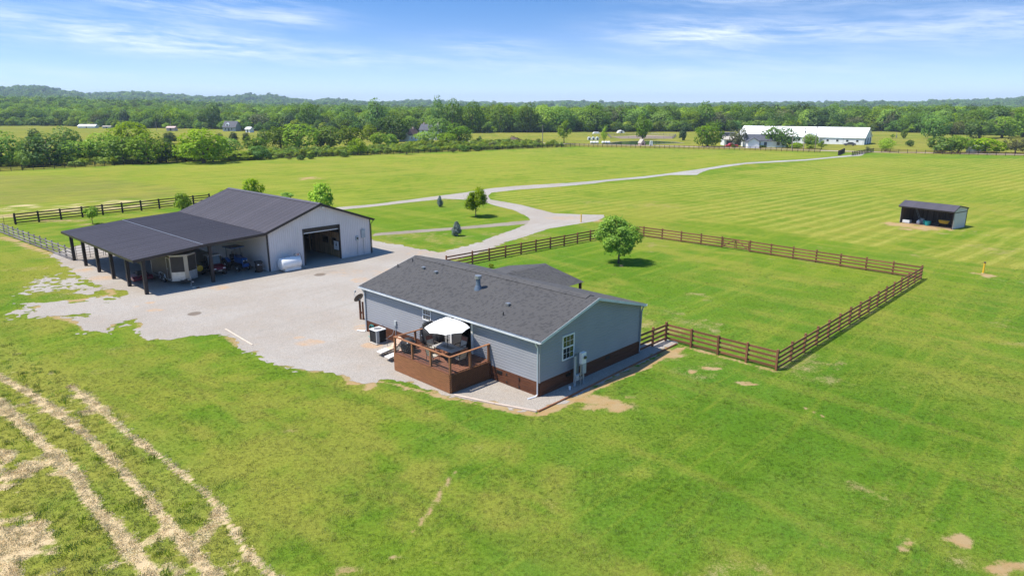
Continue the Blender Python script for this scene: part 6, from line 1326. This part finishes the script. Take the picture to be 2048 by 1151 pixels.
def build_wood():
    P, Sc, As = [], [], []; Pf, Sf = [], []
    def ring(d0, d1, sp):
        n = int(R(84) * (d1 * d1 - d0 * d0) / 2 / (sp * sp)); d = np.sqrt(RNG.uniform(d0 * d0, d1 * d1, n)); a = RNG.uniform(R(-42), R(42), n); return d * np.sin(a), d * np.cos(a), d
    for d0, d1, sp, k in ((400, 1150, 8.6, 1.0), (1150, 2300, 12, 1.0), (2300, 4400, 27, 1.7)):
        x, y, d = ring(d0, d1, sp); px, py = project(x, y); keep = py < np.interp(px, EDGE[:, 0], EDGE[:, 1]) + (fbm(x, y, .02, 60) - .5) * 3; x, y, d = x[keep], y[keep], d[keep]; z = np.maximum(terrain(x, y), 0) if d1 < 1200 else terrain(x, y)
        h = RNG.uniform(8.5, 17, len(x)) * k * (.62 + .7 * fbm(x, y, .018, 61)); pts = np.stack([x, y, z - .3], -1)
        if d1 < 1200: P.append(pts); Sc.append(h * RNG.uniform(.85, 1.35, len(x))); As.append(h)
        else: Pf.append(pts); Sf.append(h)
    P, Sc, As = np.concatenate(P), np.concatenate(Sc), np.concatenate(As)
    kinds = [PROTO[k][0] for k in ('broad0', 'broad1', 'broad3', 'broad4', 'tall0', 'tall1', 'broad2', 'broad0', 'broad3', 'tall0', 'broad1', 'cedar', 'broad4', 'brown')]
    # undergrowth closing the foot of the wood edge
    x, y, d = ring(400, 900, 6.0); px, py = project(x, y); e = np.interp(px, EDGE[:, 0], EDGE[:, 1]); k = (py < e + .8) & (py > e - 5); h2 = RNG.uniform(3, 8.5, k.sum())
    U, Us = np.stack([x[k], y[k], 0 * x[k] - .2], -1), h2 * RNG.uniform(1.0, 1.7, k.sum())
    scatter('undergrowth', U, Us, [PROTO['shrub'][0], PROTO['shrubdark'][0], PROTO['weed'][0], PROTO['shrub'][0]], 'bushes and low branches along the edge of the far wood', 'undergrowth', aspect=h2 / Us)
    scatter('wood', P, Sc, kinds, 'dense green wood closing the far side of the meadows', 'wood', aspect=As / Sc)
    far = [crown(330, .085, L[k], 90 + i, zlo=.02, nb=12, br=(.16, .26)) for i, k in enumerate(('dark', 'dark', 'dark', 'mid', 'dark'))]; Pf, Sf = np.concatenate(Pf), np.concatenate(Sf)
    scatter('hill_forest', Pf, Sf, far, 'forest covering the rising ground and blue hills on the horizon', 'forest', aspect=np.full(len(Sf), .95))
build_wood()
def build_brush():
    P = []
    for poly, sp in (([(430, 324), (520, 302), (700, 300), (830, 288), (960, 283), (1150, 289), (1150, 292.3), (800, 306.5)], 1.7), ([(-300, 350), (0, 322), (440, 306), (440, 320.5), (0, 341)], 1.9)):
        w = gpoly(poly); xs, ys = zip(*w); n = int((max(xs) - min(xs)) * (max(ys) - min(ys)) / sp ** 2); x, y = RNG.uniform(min(xs), max(xs), n), RNG.uniform(min(ys), max(ys), n); k = (poly_sd(x, y, w) > .8) & (fbm(x, y, .08, 70) > .40); P.append(np.stack([x[k], y[k], 0 * x[k] - .05], -1))
    P = np.concatenate(P); scatter('brush', P, RNG.uniform(.9, 2.6, len(P)), [PROTO['weed'][0]] * 5 + [PROTO['shrub'][0]], 'bright tall weeds and brambles between fence and hedge', 'brush', aspect=RNG.uniform(.5, .95, len(P)))
build_brush()
# ------------------------------------------------------------------ far farm buildings
def gable_house(name, label, loc, rz, Ln, Wd, ez, rzz, wall, roof, wins=(), doors=(), ov=.35, chim=(), cat='house', extra=None):
    """length along local x, front wall y=0 facing -y"""
    b = thing(name, label, cat, loc, rz); sl = (rzz - ez) / (Wd / 2)
    MB().prism([(0, 0), (Wd, 0), (Wd, ez), (Wd / 2, rzz - .02), (0, ez)], 0, Ln, 0).build('wall', M[wall], b)
    m = MB()
    for s in (0, 1):
        ya, yb = (-ov, Wd / 2) if s == 0 else (Wd + ov, Wd / 2); za = ez - ov * sl; m.prism([(ya, za + .03), (yb, rzz + .03), (yb, rzz + .2), (ya, za + .2)], -ov, Ln + ov, 0)
    rf = m.build('roof', M[roof], b)
    for (x, y) in chim: MB().b2((x - .35, y - .35, rzz - 1.2), (x + .35, y + .35, rzz + .9)).build('chimney', M['pinkshed'], rf)
    for (x, z, w, h) in wins:
        f = MB().b2((x - w / 2 - .12, -.06, z - .12), (x + w / 2 + .12, 0.0, z + h + .12)).build('window', M['trimwhite'], b); MB().b2((x - w / 2, -.08, z), (x + w / 2, -.061, z + h)).build('pane', M['darkglass'], f)
    for (x, w, h) in doors: MB().b2((x - w / 2, -.07, 0.02), (x + w / 2, 0, h)).build('door', M['roofdark'], b)
    return b
def merge(a, b):
    """b is a wing of a: its pieces become pieces of a"""
    for ch in list(b.children): ch.parent = a; ch.matrix_parent_inverse = a.matrix_basis.inverted() @ b.matrix_basis
    bpy.data.objects.remove(b)
# long white horse barn
WA, WB = Vector((154.5, 306, 0)), Vector((154.5 - 45.6, 306 + 31.4, 0)); wrz = math.atan2(WA.y - WB.y, WA.x - WB.x); WL = (WA - WB).length
hb = gable_house('horse_barn', 'very long white metal horse barn beyond the country road', WB, wrz, WL, 21, 2.95, 7.0, 'hwhite', 'metwhite', wins=[(WL - 2.8 - k * 4.05, 1.25, .9, .8) for k in range(7)], doors=[(WL - 31.5, 2.4, 2.4), (WL - 20, 1.2, 2.2)], cat='barn')
for y in (2.5, 9.5, 16.5): MB().b2((WL, y, .02), (WL + .08, y + 1.9, 2.7)).build('end_door', M['roofdark'], hb)
MB().prism([(WL - 25.5, 2.9), (WL - 17.5, 2.9), (WL - 21.5, 4.9)], -3.5, 4, 1).build('porch_gable', M['hwhite'], hb)
for x in (WL - 25, WL - 18): MB().b2((x - .2, -3.4, 0), (x + .2, -3.0, 2.9)).build('porch_post', M['hwhite'], hb)
for k in range(6): MB().b2((WL - .5 - k * 8.0 - .05, -.05, .05), (WL - .5 - k * 8.0 + .05, 0, 2.85)).build('wall_seam', M['greybox'], hb)
c0 = G(1489, 294.5); cot = gable_house('cottage', 'white cottage with dark grey roof in front of the horse barn', c0, R(-8), 16.5, 8.5, 2.7, 5.0, 'hwhite', 'roofdark', wins=[(2.2, .9, 1.4, 1.2), (5.4, .9, 1.6, 1.2), (13.2, .9, 1.2, 1.2), (15.2, .9, .9, 1.2)], doors=[(8.2, 1.1, 2.1)])
c0 = G(1499, 296); b = gable_house('cottage_wing', 'small projecting front wing of the white cottage', c0 + Vector((3, -2.5, 0)), R(82), 4.0, 4.5, 2.6, 4.0, 'hwhite', 'roofdark', wins=[(2, .9, 1.2, 1.1)]); merge(cot, b)
gable_house('garage', 'white garage with pale roof left of the cottage', G(1448, 291), R(-4), 9, 7, 2.5, 3.6, 'hwhite', 'concrete', doors=[(2.2, 2.6, 2.1), (6.0, 3.2, 2.2)], cat='garage')
fh = G(828, 281); fhm = gable_house('farmhouse', 'white farmhouse with grey roof and brown roofed front wing among trees', fh + Vector((2.0, 6.0, 0)), R(-14), 9.6, 7.5, 5.0, 7.6, 'hwhite', 'roofdark', wins=[(2, 3.4, .9, 1.3), (5, 3.4, .9, 1.3), (8, 3.4, .9, 1.3), (2, .9, .9, 1.3)], chim=[(1.2, 3.75), (8.6, 3.75)])
fhw = gable_house('farmhouse_wing', 'brown roofed white wing in front of the farmhouse', G(819, 282.5), R(62), 9.0, 6.2, 3.0, 5.6, 'hwhite', 'roofbrown', wins=[(2, .9, .8, 1.2), (5, .9, .8, 1.2)], chim=[(7.5, 3.1)]); merge(fhm, fhw)
gh = gable_house('grey_house', 'small grey house with steep dark roof and dormer before the wood', G(446, 262.5), R(-6), 9.2, 8, 2.8, 6.6, 'greybox', 'roofdark', wins=[(2, .9, 1, 1.2), (6.5, .9, 1, 1.2)], doors=[(4.3, 1, 2.1)])
MB().prism([(1.8, 3.4), (4.4, 3.4), (4.4, 4.6), (3.1, 5.7), (1.8, 4.6)], .6, 3, 1).build('dormer', M['hwhite'], gh); MB().b2((2.6, .52, 3.8), (3.6, .59, 4.6)).build('dormer_window', M['darkglass'], gh)
gable_house('garden_shed', 'small white shed right of the grey house', G(491, 265), R(-20), 3.6, 4, 2.2, 3.3, 'hwhite', 'metwhite', doors=[(1.8, 1, 1.8)], cat='shed'); gable_house('pink_shed', 'faded pink shed in front of the wood', G(333, 262), R(-4), 6.0, 4, 2.2, 3.0, 'pinkshed', 'pinkshed', doors=[(3, 1.2, 1.9)], cat='shed')
gable_house('red_roofed_barn', 'pale barn with red roof at the left picture edge', G(-24, 250.5), R(0), 22, 10, 3.2, 5.4, 'hwhite', 'roofred', doors=[(16, 3, 2.6)], cat='barn')
gable_house('low_white_building', 'long low white building in the left meadow', G(156, 256), R(-3), 14, 5, 1.4, 2.6, 'hwhite', 'metwhite', doors=[(7, 1, 1.2)], cat='building'); gable_house('roadside_shed', 'tiny pale shed beyond the left meadow', G(205, 256.5), R(5), 6, 4, 1.2, 1.7, 'greybox', 'concrete', doors=[(3, .8, 1.0)], cat='shed')
gable_house('dark_trailer', 'dark stock trailer parked behind the garage', G(1440, 276.5), R(-10), 8, 2.6, 2.6, 3.0, 'roofdark', 'roofdark', wins=[(2, 1.2, 1, .6), (5, 1.2, 1, .6)], ov=.05, cat='trailer'); gable_house('horse_trailer', 'pale horse trailer half hidden by the roadside bushes', G(1940, 306), R(4), 6, 2.2, 2.2, 2.5, 'hwhite', 'metwhite', wins=[(1.5, 1.2, .9, .5)], ov=.03, cat='trailer')
def car(name, label, loc, rz, mat, pickup=False, Ln=4.8):
    c = thing(name, label, 'truck' if pickup else 'car', loc, rz); w = .92
    prof = [(0, .4), (0, .85), (.1, .95), (1.25, 1.05), (1.9, 1.62), (3.0, 1.66), (3.35, 1.1), (Ln, 1.05), (Ln, .4)] if pickup else [(0, .35), (0, .75), (.15, .85), (1.2, .98), (1.95, 1.45), (3.4, 1.48), (4.4, .98), (Ln, .9), (Ln, .4)]
    MB().prism(prof, -w, w, 1).build('body', M[mat], c, bevel=.06)
    for s in (-1, 1):
        gl = [(1.5, 1.1), (2.0, 1.55), (2.95, 1.58), (3.15, 1.12)] if pickup else [(1.5, 1.02), (2.05, 1.4), (3.3, 1.42), (4.0, 1.02)]; MB().prism(gl, s * w, s * (w + .012), 1).build('side_window', M['darkglass'], c)
        for x in (.95, Ln - 1.05): wheel(c, (x, s * (w - .08), .35), .35, .24, 'steel')
        MB().box((-.01, s * .68, .75), (.05, .34, .14)).build('headlight', M['white'], c); MB().box((Ln + .01, s * .75, .8), (.04, .22, .16)).build('tail_light', M['brightred'], c)
    MB().b2((-.06, -.85, .4), (0.0, .85, .58)).build('bumper', M['steel'], c)
car('pickup_truck', 'bright red pickup parked by the garage left of the cottage', G(1450, 294.5), R(2), 'brightred', True, 5.3); car('parked_car', 'dark blue car parked along the white horse barn', G(1687, 291), R(-30), 'roofdark')
def pole(px, pyb, pyt, label, arms=1, side=0):
    b = G(px, pyb); h = top_h(px, pyt, b); p = thing('utility_pole', label, 'pole', b, R(35), 'wooden utility poles'); MB().tube([(0, 0, 0), (0, 0, h)], [.17, .11], 8).build('pole', M['pole'], p)
    for k in range(arms):
        a = MB().box((0, 0, h - .5 - k), (2.2, .1, .12)).build('crossarm', M['pole'], p)
        for x in (-1, 0, 1): MB().lathe([(.05, h - .44 - k), (.07, h - .38 - k), (.04, h - .3 - k)], (x, 0, 0), 8).build('insulator', M['greybox'], a)
    if side: MB().lathe([(.22, 0), (.26, .1), (.26, .7), (.2, .8)], (.42, 0, h - 2.2), 12).build('transformer', M['greybox'], p)
    return b + Vector((0, 0, h - .35))
T1 = pole(1404.5, 293, 264, 'bare utility pole beside the large dark round tree', 0); T2 = pole(1583.5, 298, 260.5, 'thin utility pole right of the cottage', 0); T3 = pole(1606.5, 299, 254.5, 'utility pole with transformer in front of the horse barn', 1, 1); T4 = pole(1630, 298, 253, 'utility pole right of the transformer pole', 1); T5 = pole(1085, 288.5, 250, 'lone utility pole in the far meadow at centre', 1)
pole(313.5, 261, 243, 'left utility pole before the wood near the pink shed', 1); pole(342, 258, 238, 'right utility pole before the wood near the pink shed', 1); pole(1792, 277, 266, 'pale pole by the far fence right of the horse barn', 0, 1); pole(2017.5, 276, 264, 'pale topped pole near the right picture edge', 0, 1)
w = MB()
for a, b_ in ((T1, T2), (T2, T3), (T3, T4)): w.tube([a.lerp(b_, k / 8) - Vector((0, 0, (1.2 if (a - b_).length > 20 else .3) * 4 * (k / 8) * (1 - k / 8))) for k in range(9)], .022, 4)
tag(w.build('power_line', M['roofdark']), 'thin overhead wire strung between the roadside poles', 'wire')
def small_farm():
    for i, lb in enumerate(('leftmost white dome hutch in the meadow left of the pond', 'second white dome hutch from the left by the pond', 'third white dome hutch from the left by the pond')):
        h = thing('calf_hutch', lb, 'hutch', G(1179 + i * 8, 280), 0, 'white calf hutches'); MB().prism([(-.8, 0), (.8, 0), (.8, .9), (.5, 1.45), (0, 1.6), (-.5, 1.45), (-.8, .9)], 0, 2.2, 1).build('shell', M['white'], h); MB().b2((-.4, -.02, .02), (.4, 0, .95)).build('opening', M['roofdark'], h)
    t = thing('shade_tent', 'small white shade roof on posts behind the hutches', 'tent', G(1193, 276), 0); MB().prism([(-2, 2.3), (2, 2.3), (1.2, 3.1), (-1.2, 3.1)], 0, 3, 1).build('cover', M['canvas'], t)
    for x in (-1.9, 1.9):
        for y in (.1, 2.9): MB().cyl((x, y, 0), (x, y, 2.3), .06, 6).build('leg', M['steel'], t)
    t = thing('white_tunnel', 'low white tunnel shelter in the far meadow', 'shelter', G(1243, 266), 0); MB().prism([(-2.4, 0), (2.4, 0), (1.5, 1.3), (0, 1.7), (-1.5, 1.3)], 0, 6, 1).build('cover', M['canvas'], t); MB().b2((-.6, -.03, 0.02), (.6, 0, 1.1)).build('opening', M['roofdark'], t)
    p = thing('playhouse', 'little steep roofed hut on the near bank of the pond', 'hut', G(1286, 290.5), R(20)); MB().prism([(-1.0, 0), (1.0, 0), (1.0, 1.0), (0, 2.4), (-1.0, 1.0)], 0, 2.4, 1).build('wall', M['pinkshed'], p); MB().prism([(-1.25, .9), (0, 2.65), (1.25, .9), (1.1, .82), (0, 2.4), (-1.1, .82)], -.2, 2.6, 1).build('roof', M['concrete'], p); MB().b2((-.35, -.03, 0.02), (.35, 0, 1.0)).build('door', M['roofbrown'], p)
    s = thing('white_stand', 'tall narrow white stand beside the pond', 'stand', G(1302.5, 292), 0); MB().prism([(-.7, 0), (-.45, 0), (-.3, 1.9), (.3, 1.9), (.45, 0), (.7, 0), (.5, 2.2), (-.5, 2.2)], 0, .8, 1).build('frame', M['white'], s); MB().b2((-.42, .05, .2), (.42, .1, 1.8)).build('panel', M['trimwhite'], s)
    for i, (px, lb) in enumerate(((1183, 'white wrapped bales lying left of the slim young tree'), (1206, 'white wrapped bales behind the slim young tree'))):
        s = thing('wrapped_bales', lb, 'bales', G(px, 287.5), 0)
        for k in range(3): MB().lathe([(.1, -.6), (.5, -.6), (.6, -.45), (.6, .45), (.5, .6), (.1, .6)], (k * 1.3, 0, .6), 14, 'X').build('bale', M['white'], s, smooth=True)
    s = thing('brush_pile', 'heap of dead brown branches in the far meadow', 'brush pile', G(1027, 280), 0); m = MB(); r = random.Random(5)
    for k in range(120): a = r.uniform(0, 6.28); q = r.uniform(.3, 3.6); m.bar((q * math.cos(a) * 1.4, q * math.sin(a), .05), (q * math.cos(a) * .6 + r.uniform(-1, 1), q * math.sin(a) * .5 + r.uniform(-1, 1), r.uniform(.6, 2.6) * (1 - q / 6)), .1, .1)
    m.build('branches', M['roofred'] if False else M['plankdark'], s); MB().lathe([(3.4, 0), (2.2, .9), (.6, 1.5)], (0, 0, 0), 12).build('heap', M['plankdark'], s)
    # pond and riding ring
    wm = bpy.data.materials.new('pond_water'); wm.use_nodes = True; t = NT(wm.node_tree); P = t.n('ShaderNodeNewGeometry').outputs['Position']
    b = t.n('ShaderNodeBsdfPrincipled', Roughness=.06); b.inputs['Base Color'].default_value = (.012, .022, .014, 1); bp = t.n('ShaderNodeBump', Strength=.08, Distance=.05, Height=t.noise(P, 1.2, 3)); t.t.links.new(bp.outputs[0], b.inputs['Normal']); o = t.n('ShaderNodeOutputMaterial'); t.t.links.new(b.outputs[0], o.inputs[0])
    PW_ = gpoly([(1216, 286.2), (1240, 283.3), (1275, 281.9), (1310, 282), (1340, 283.5), (1362, 285.4), (1340, 286.8), (1318, 288), (1298, 289), (1260, 289.2), (1225, 288.2)]); contour_sheet('pond', lambda x, y: poly_sd(x, y, PW_) + (fbm(x, y, .2, 3) - .5) * 1.5, 40, 90, 290, 345, .8, .03, wm)
    contour_sheet('pond_bank', lambda x, y: poly_sd(x, y, PW_) + 1.6 + (fbm(x, y, .25, 4) - .5) * 2, 36, 95, 285, 350, .9, .015, pmat('pond_mud', (.19, .165, .10), (.15, .14, .08), .3, .95))
    RG = gpoly([(1222, 273), (1240, 277.2), (1345, 277.5), (1350, 272.5), (1290, 270)]); contour_sheet('riding_ring', lambda x, y: poly_sd(x, y, RG) + (fbm(x, y, .1, 4) - .5) * 2, 40, 115, 350, 430, 1.5, .02, pmat('ring_sand', (.26, .20, .14), (.22, .17, .12), .3, .95))
small_farm()

# ------------------------------------------------------------------ grass and hay of the foreground
def tuft(seed, n, h, spread, lean, mat, w=.012, flat=False):
    r = np.random.default_rng(seed); V, lv = [], []
    for i in range(n):
        a = r.uniform(0, 6.28); q = spread * math.sqrt(r.uniform()); x, y = q * math.cos(a), q * math.sin(a); b = r.uniform(0, 6.28); hh = h * r.uniform(.55, 1.2); ln = lean * r.uniform(.3, 1.2); dx, dy = math.cos(b) * ln, math.sin(b) * ln; px, py = -math.sin(b) * w, math.cos(b) * w
        if flat: z0 = r.uniform(.0, h); V += [(x - px, y - py, z0), (x + px, y + py, z0 + .012), (x + dx + px, y + dy + py, z0 + r.uniform(-.03, .04)), (x + dx - px, y + dy - py, z0 + r.uniform(-.03, .04))]
        else: V += [(x - px, y - py, -.01), (x + px, y + py, -.01), (x + dx * .5 + px * .7, y + dy * .5 + py * .7, hh * .6), (x + dx, y + dy, hh)]
        lv += [r.uniform()] * 4
    me = bpy.data.meshes.new('tuft'); me.from_pydata(V, [], [(4 * i, 4 * i + 1, 4 * i + 2, 4 * i + 3) for i in range(n)]); attr(me, 'lv', lv); me.materials.append(mat); return me
def build_grass():
    def pts(dens, x0, x1, y0, y1): n = int(dens * (x1 - x0) * (y1 - y0)); return RNG.uniform(x0, x1, n), RNG.uniform(y0, y1, n)
    P, Sc, Ix = [], [], []; T, Ts = [], []; Hh, Hs = [], []
    for y0, y1, dens in ((18, 28, 62), (28, 40, 40), (40, 80, 20)):
        x, y = pts(dens, -y1 * .92, y1 * .92, y0, y1); k = (np.abs(x) < y * .88 + 1) & (RNG.uniform(size=len(x)) < 1 - sstep(y, 46, 80)); x, y = x[k], y[k]
        tint, dirt, straw, rf, lf, hay, gy = cover(x, y); n = fbm(x, y, .9, 9, 3)
        inH = np.zeros(len(x), bool); hx = (x - HO.x) * HU.x + (y - HO.y) * HU.y; hy = (x - HO.x) * HV.x + (y - HO.y) * HV.y; inH = (hx > -17.6) & (hx < .9) & (hy > -.6) & (hy < 12)
        gsheet = patchy(x, y, poly_sd(x, y, YARD))
        ok = (gsheet < -.02) & ~inH & (dirt + (n - .5) * .5 < .5) & (RNG.uniform(size=len(x)) < .35 + 1.1 * n); a = ok & (straw < .45); dry, lush = COVER_X['dry'], COVER_X['lush']; u = RNG.uniform(size=len(x)); base = np.where(u < np.maximum(dry * .95, hay * .55), 4, np.where(RNG.uniform(size=len(x)) < lush * .9 * (1 - .85 * hay), 8, 0)) + RNG.integers(0, 4, len(x)); Ix.append(base[a])
        P.append(np.stack([x[a], y[a], 0 * x[a] - .015], -1)); Sc.append((.55 + .9 * n[a]) * (1 + .15 * hay[a]))
        tall = a & (hay > .5) & (n > .52) & (RNG.uniform(size=len(x)) < .14); T.append(np.stack([x[tall], y[tall], 0 * x[tall] - .02], -1)); Ts.append(.8 + 1.3 * RNG.uniform(size=tall.sum()))
    for y0, y1, dens in ((18, 44, 22),):
        x, y = pts(dens, -34, -2, y0, y1); tint, dirt, straw, rf, lf, hay, gy = cover(x, y); k = (hay > .2) & (straw > .42) & (np.abs(x) < y * .94); Hh.append(np.stack([x[k], y[k], np.clip(straw[k] - .5, 0, 1) * .10], -1)); Hs.append(RNG.uniform(.7, 1.4, k.sum()))
    P, Sc = np.concatenate(P), np.concatenate(Sc); scatter('grass', P, Sc, [tuft(i, 12, .05, .10, .05, L[('grass', 'drygrass', 'lushgrass')[i // 4]], .009) for i in range(12)], 'mown green lawn grass around the house', 'grass', ix=np.concatenate(Ix))
    T, Ts = np.concatenate(T), np.concatenate(Ts); scatter('tall_grass', T, Ts, [tuft(20 + i, 16, .11, .13, .09, L[('brush', 'grass', 'drygrass', 'grass')[i]], .009) for i in range(4)], 'taller rough grass between the hay rows', 'grass')
    Hh, Hs = np.concatenate(Hh), np.concatenate(Hs); scatter('hay_rows', Hh, Hs, [tuft(40 + i, 40, .022, .18, .055, L['hay'], .004, True) for i in range(5)], 'raked rows of dry cut hay in the lower left', 'hay')
build_grass()

# ------------------------------------------------------------------ haze over the far country
def build_haze():
    o = MB().b2((-7300, -1200, -70), (7300, 11300, 190)).build('haze', pmat('unused', (1, 1, 1))); m = bpy.data.materials.new('air_haze'); m.use_nodes = True; t = NT(m.node_tree)
    v = t.n('ShaderNodeVolumePrincipled', Color=(.60, .76, .96, 1), Density=HAZE, Anisotropy=0.0); ou = t.n('ShaderNodeOutputMaterial'); t.t.links.new(v.outputs[0], ou.inputs['Volume']); o.data.materials.clear(); o.data.materials.append(m); tag(o, kind='stuff')
HAZE = 0.00013
build_haze()
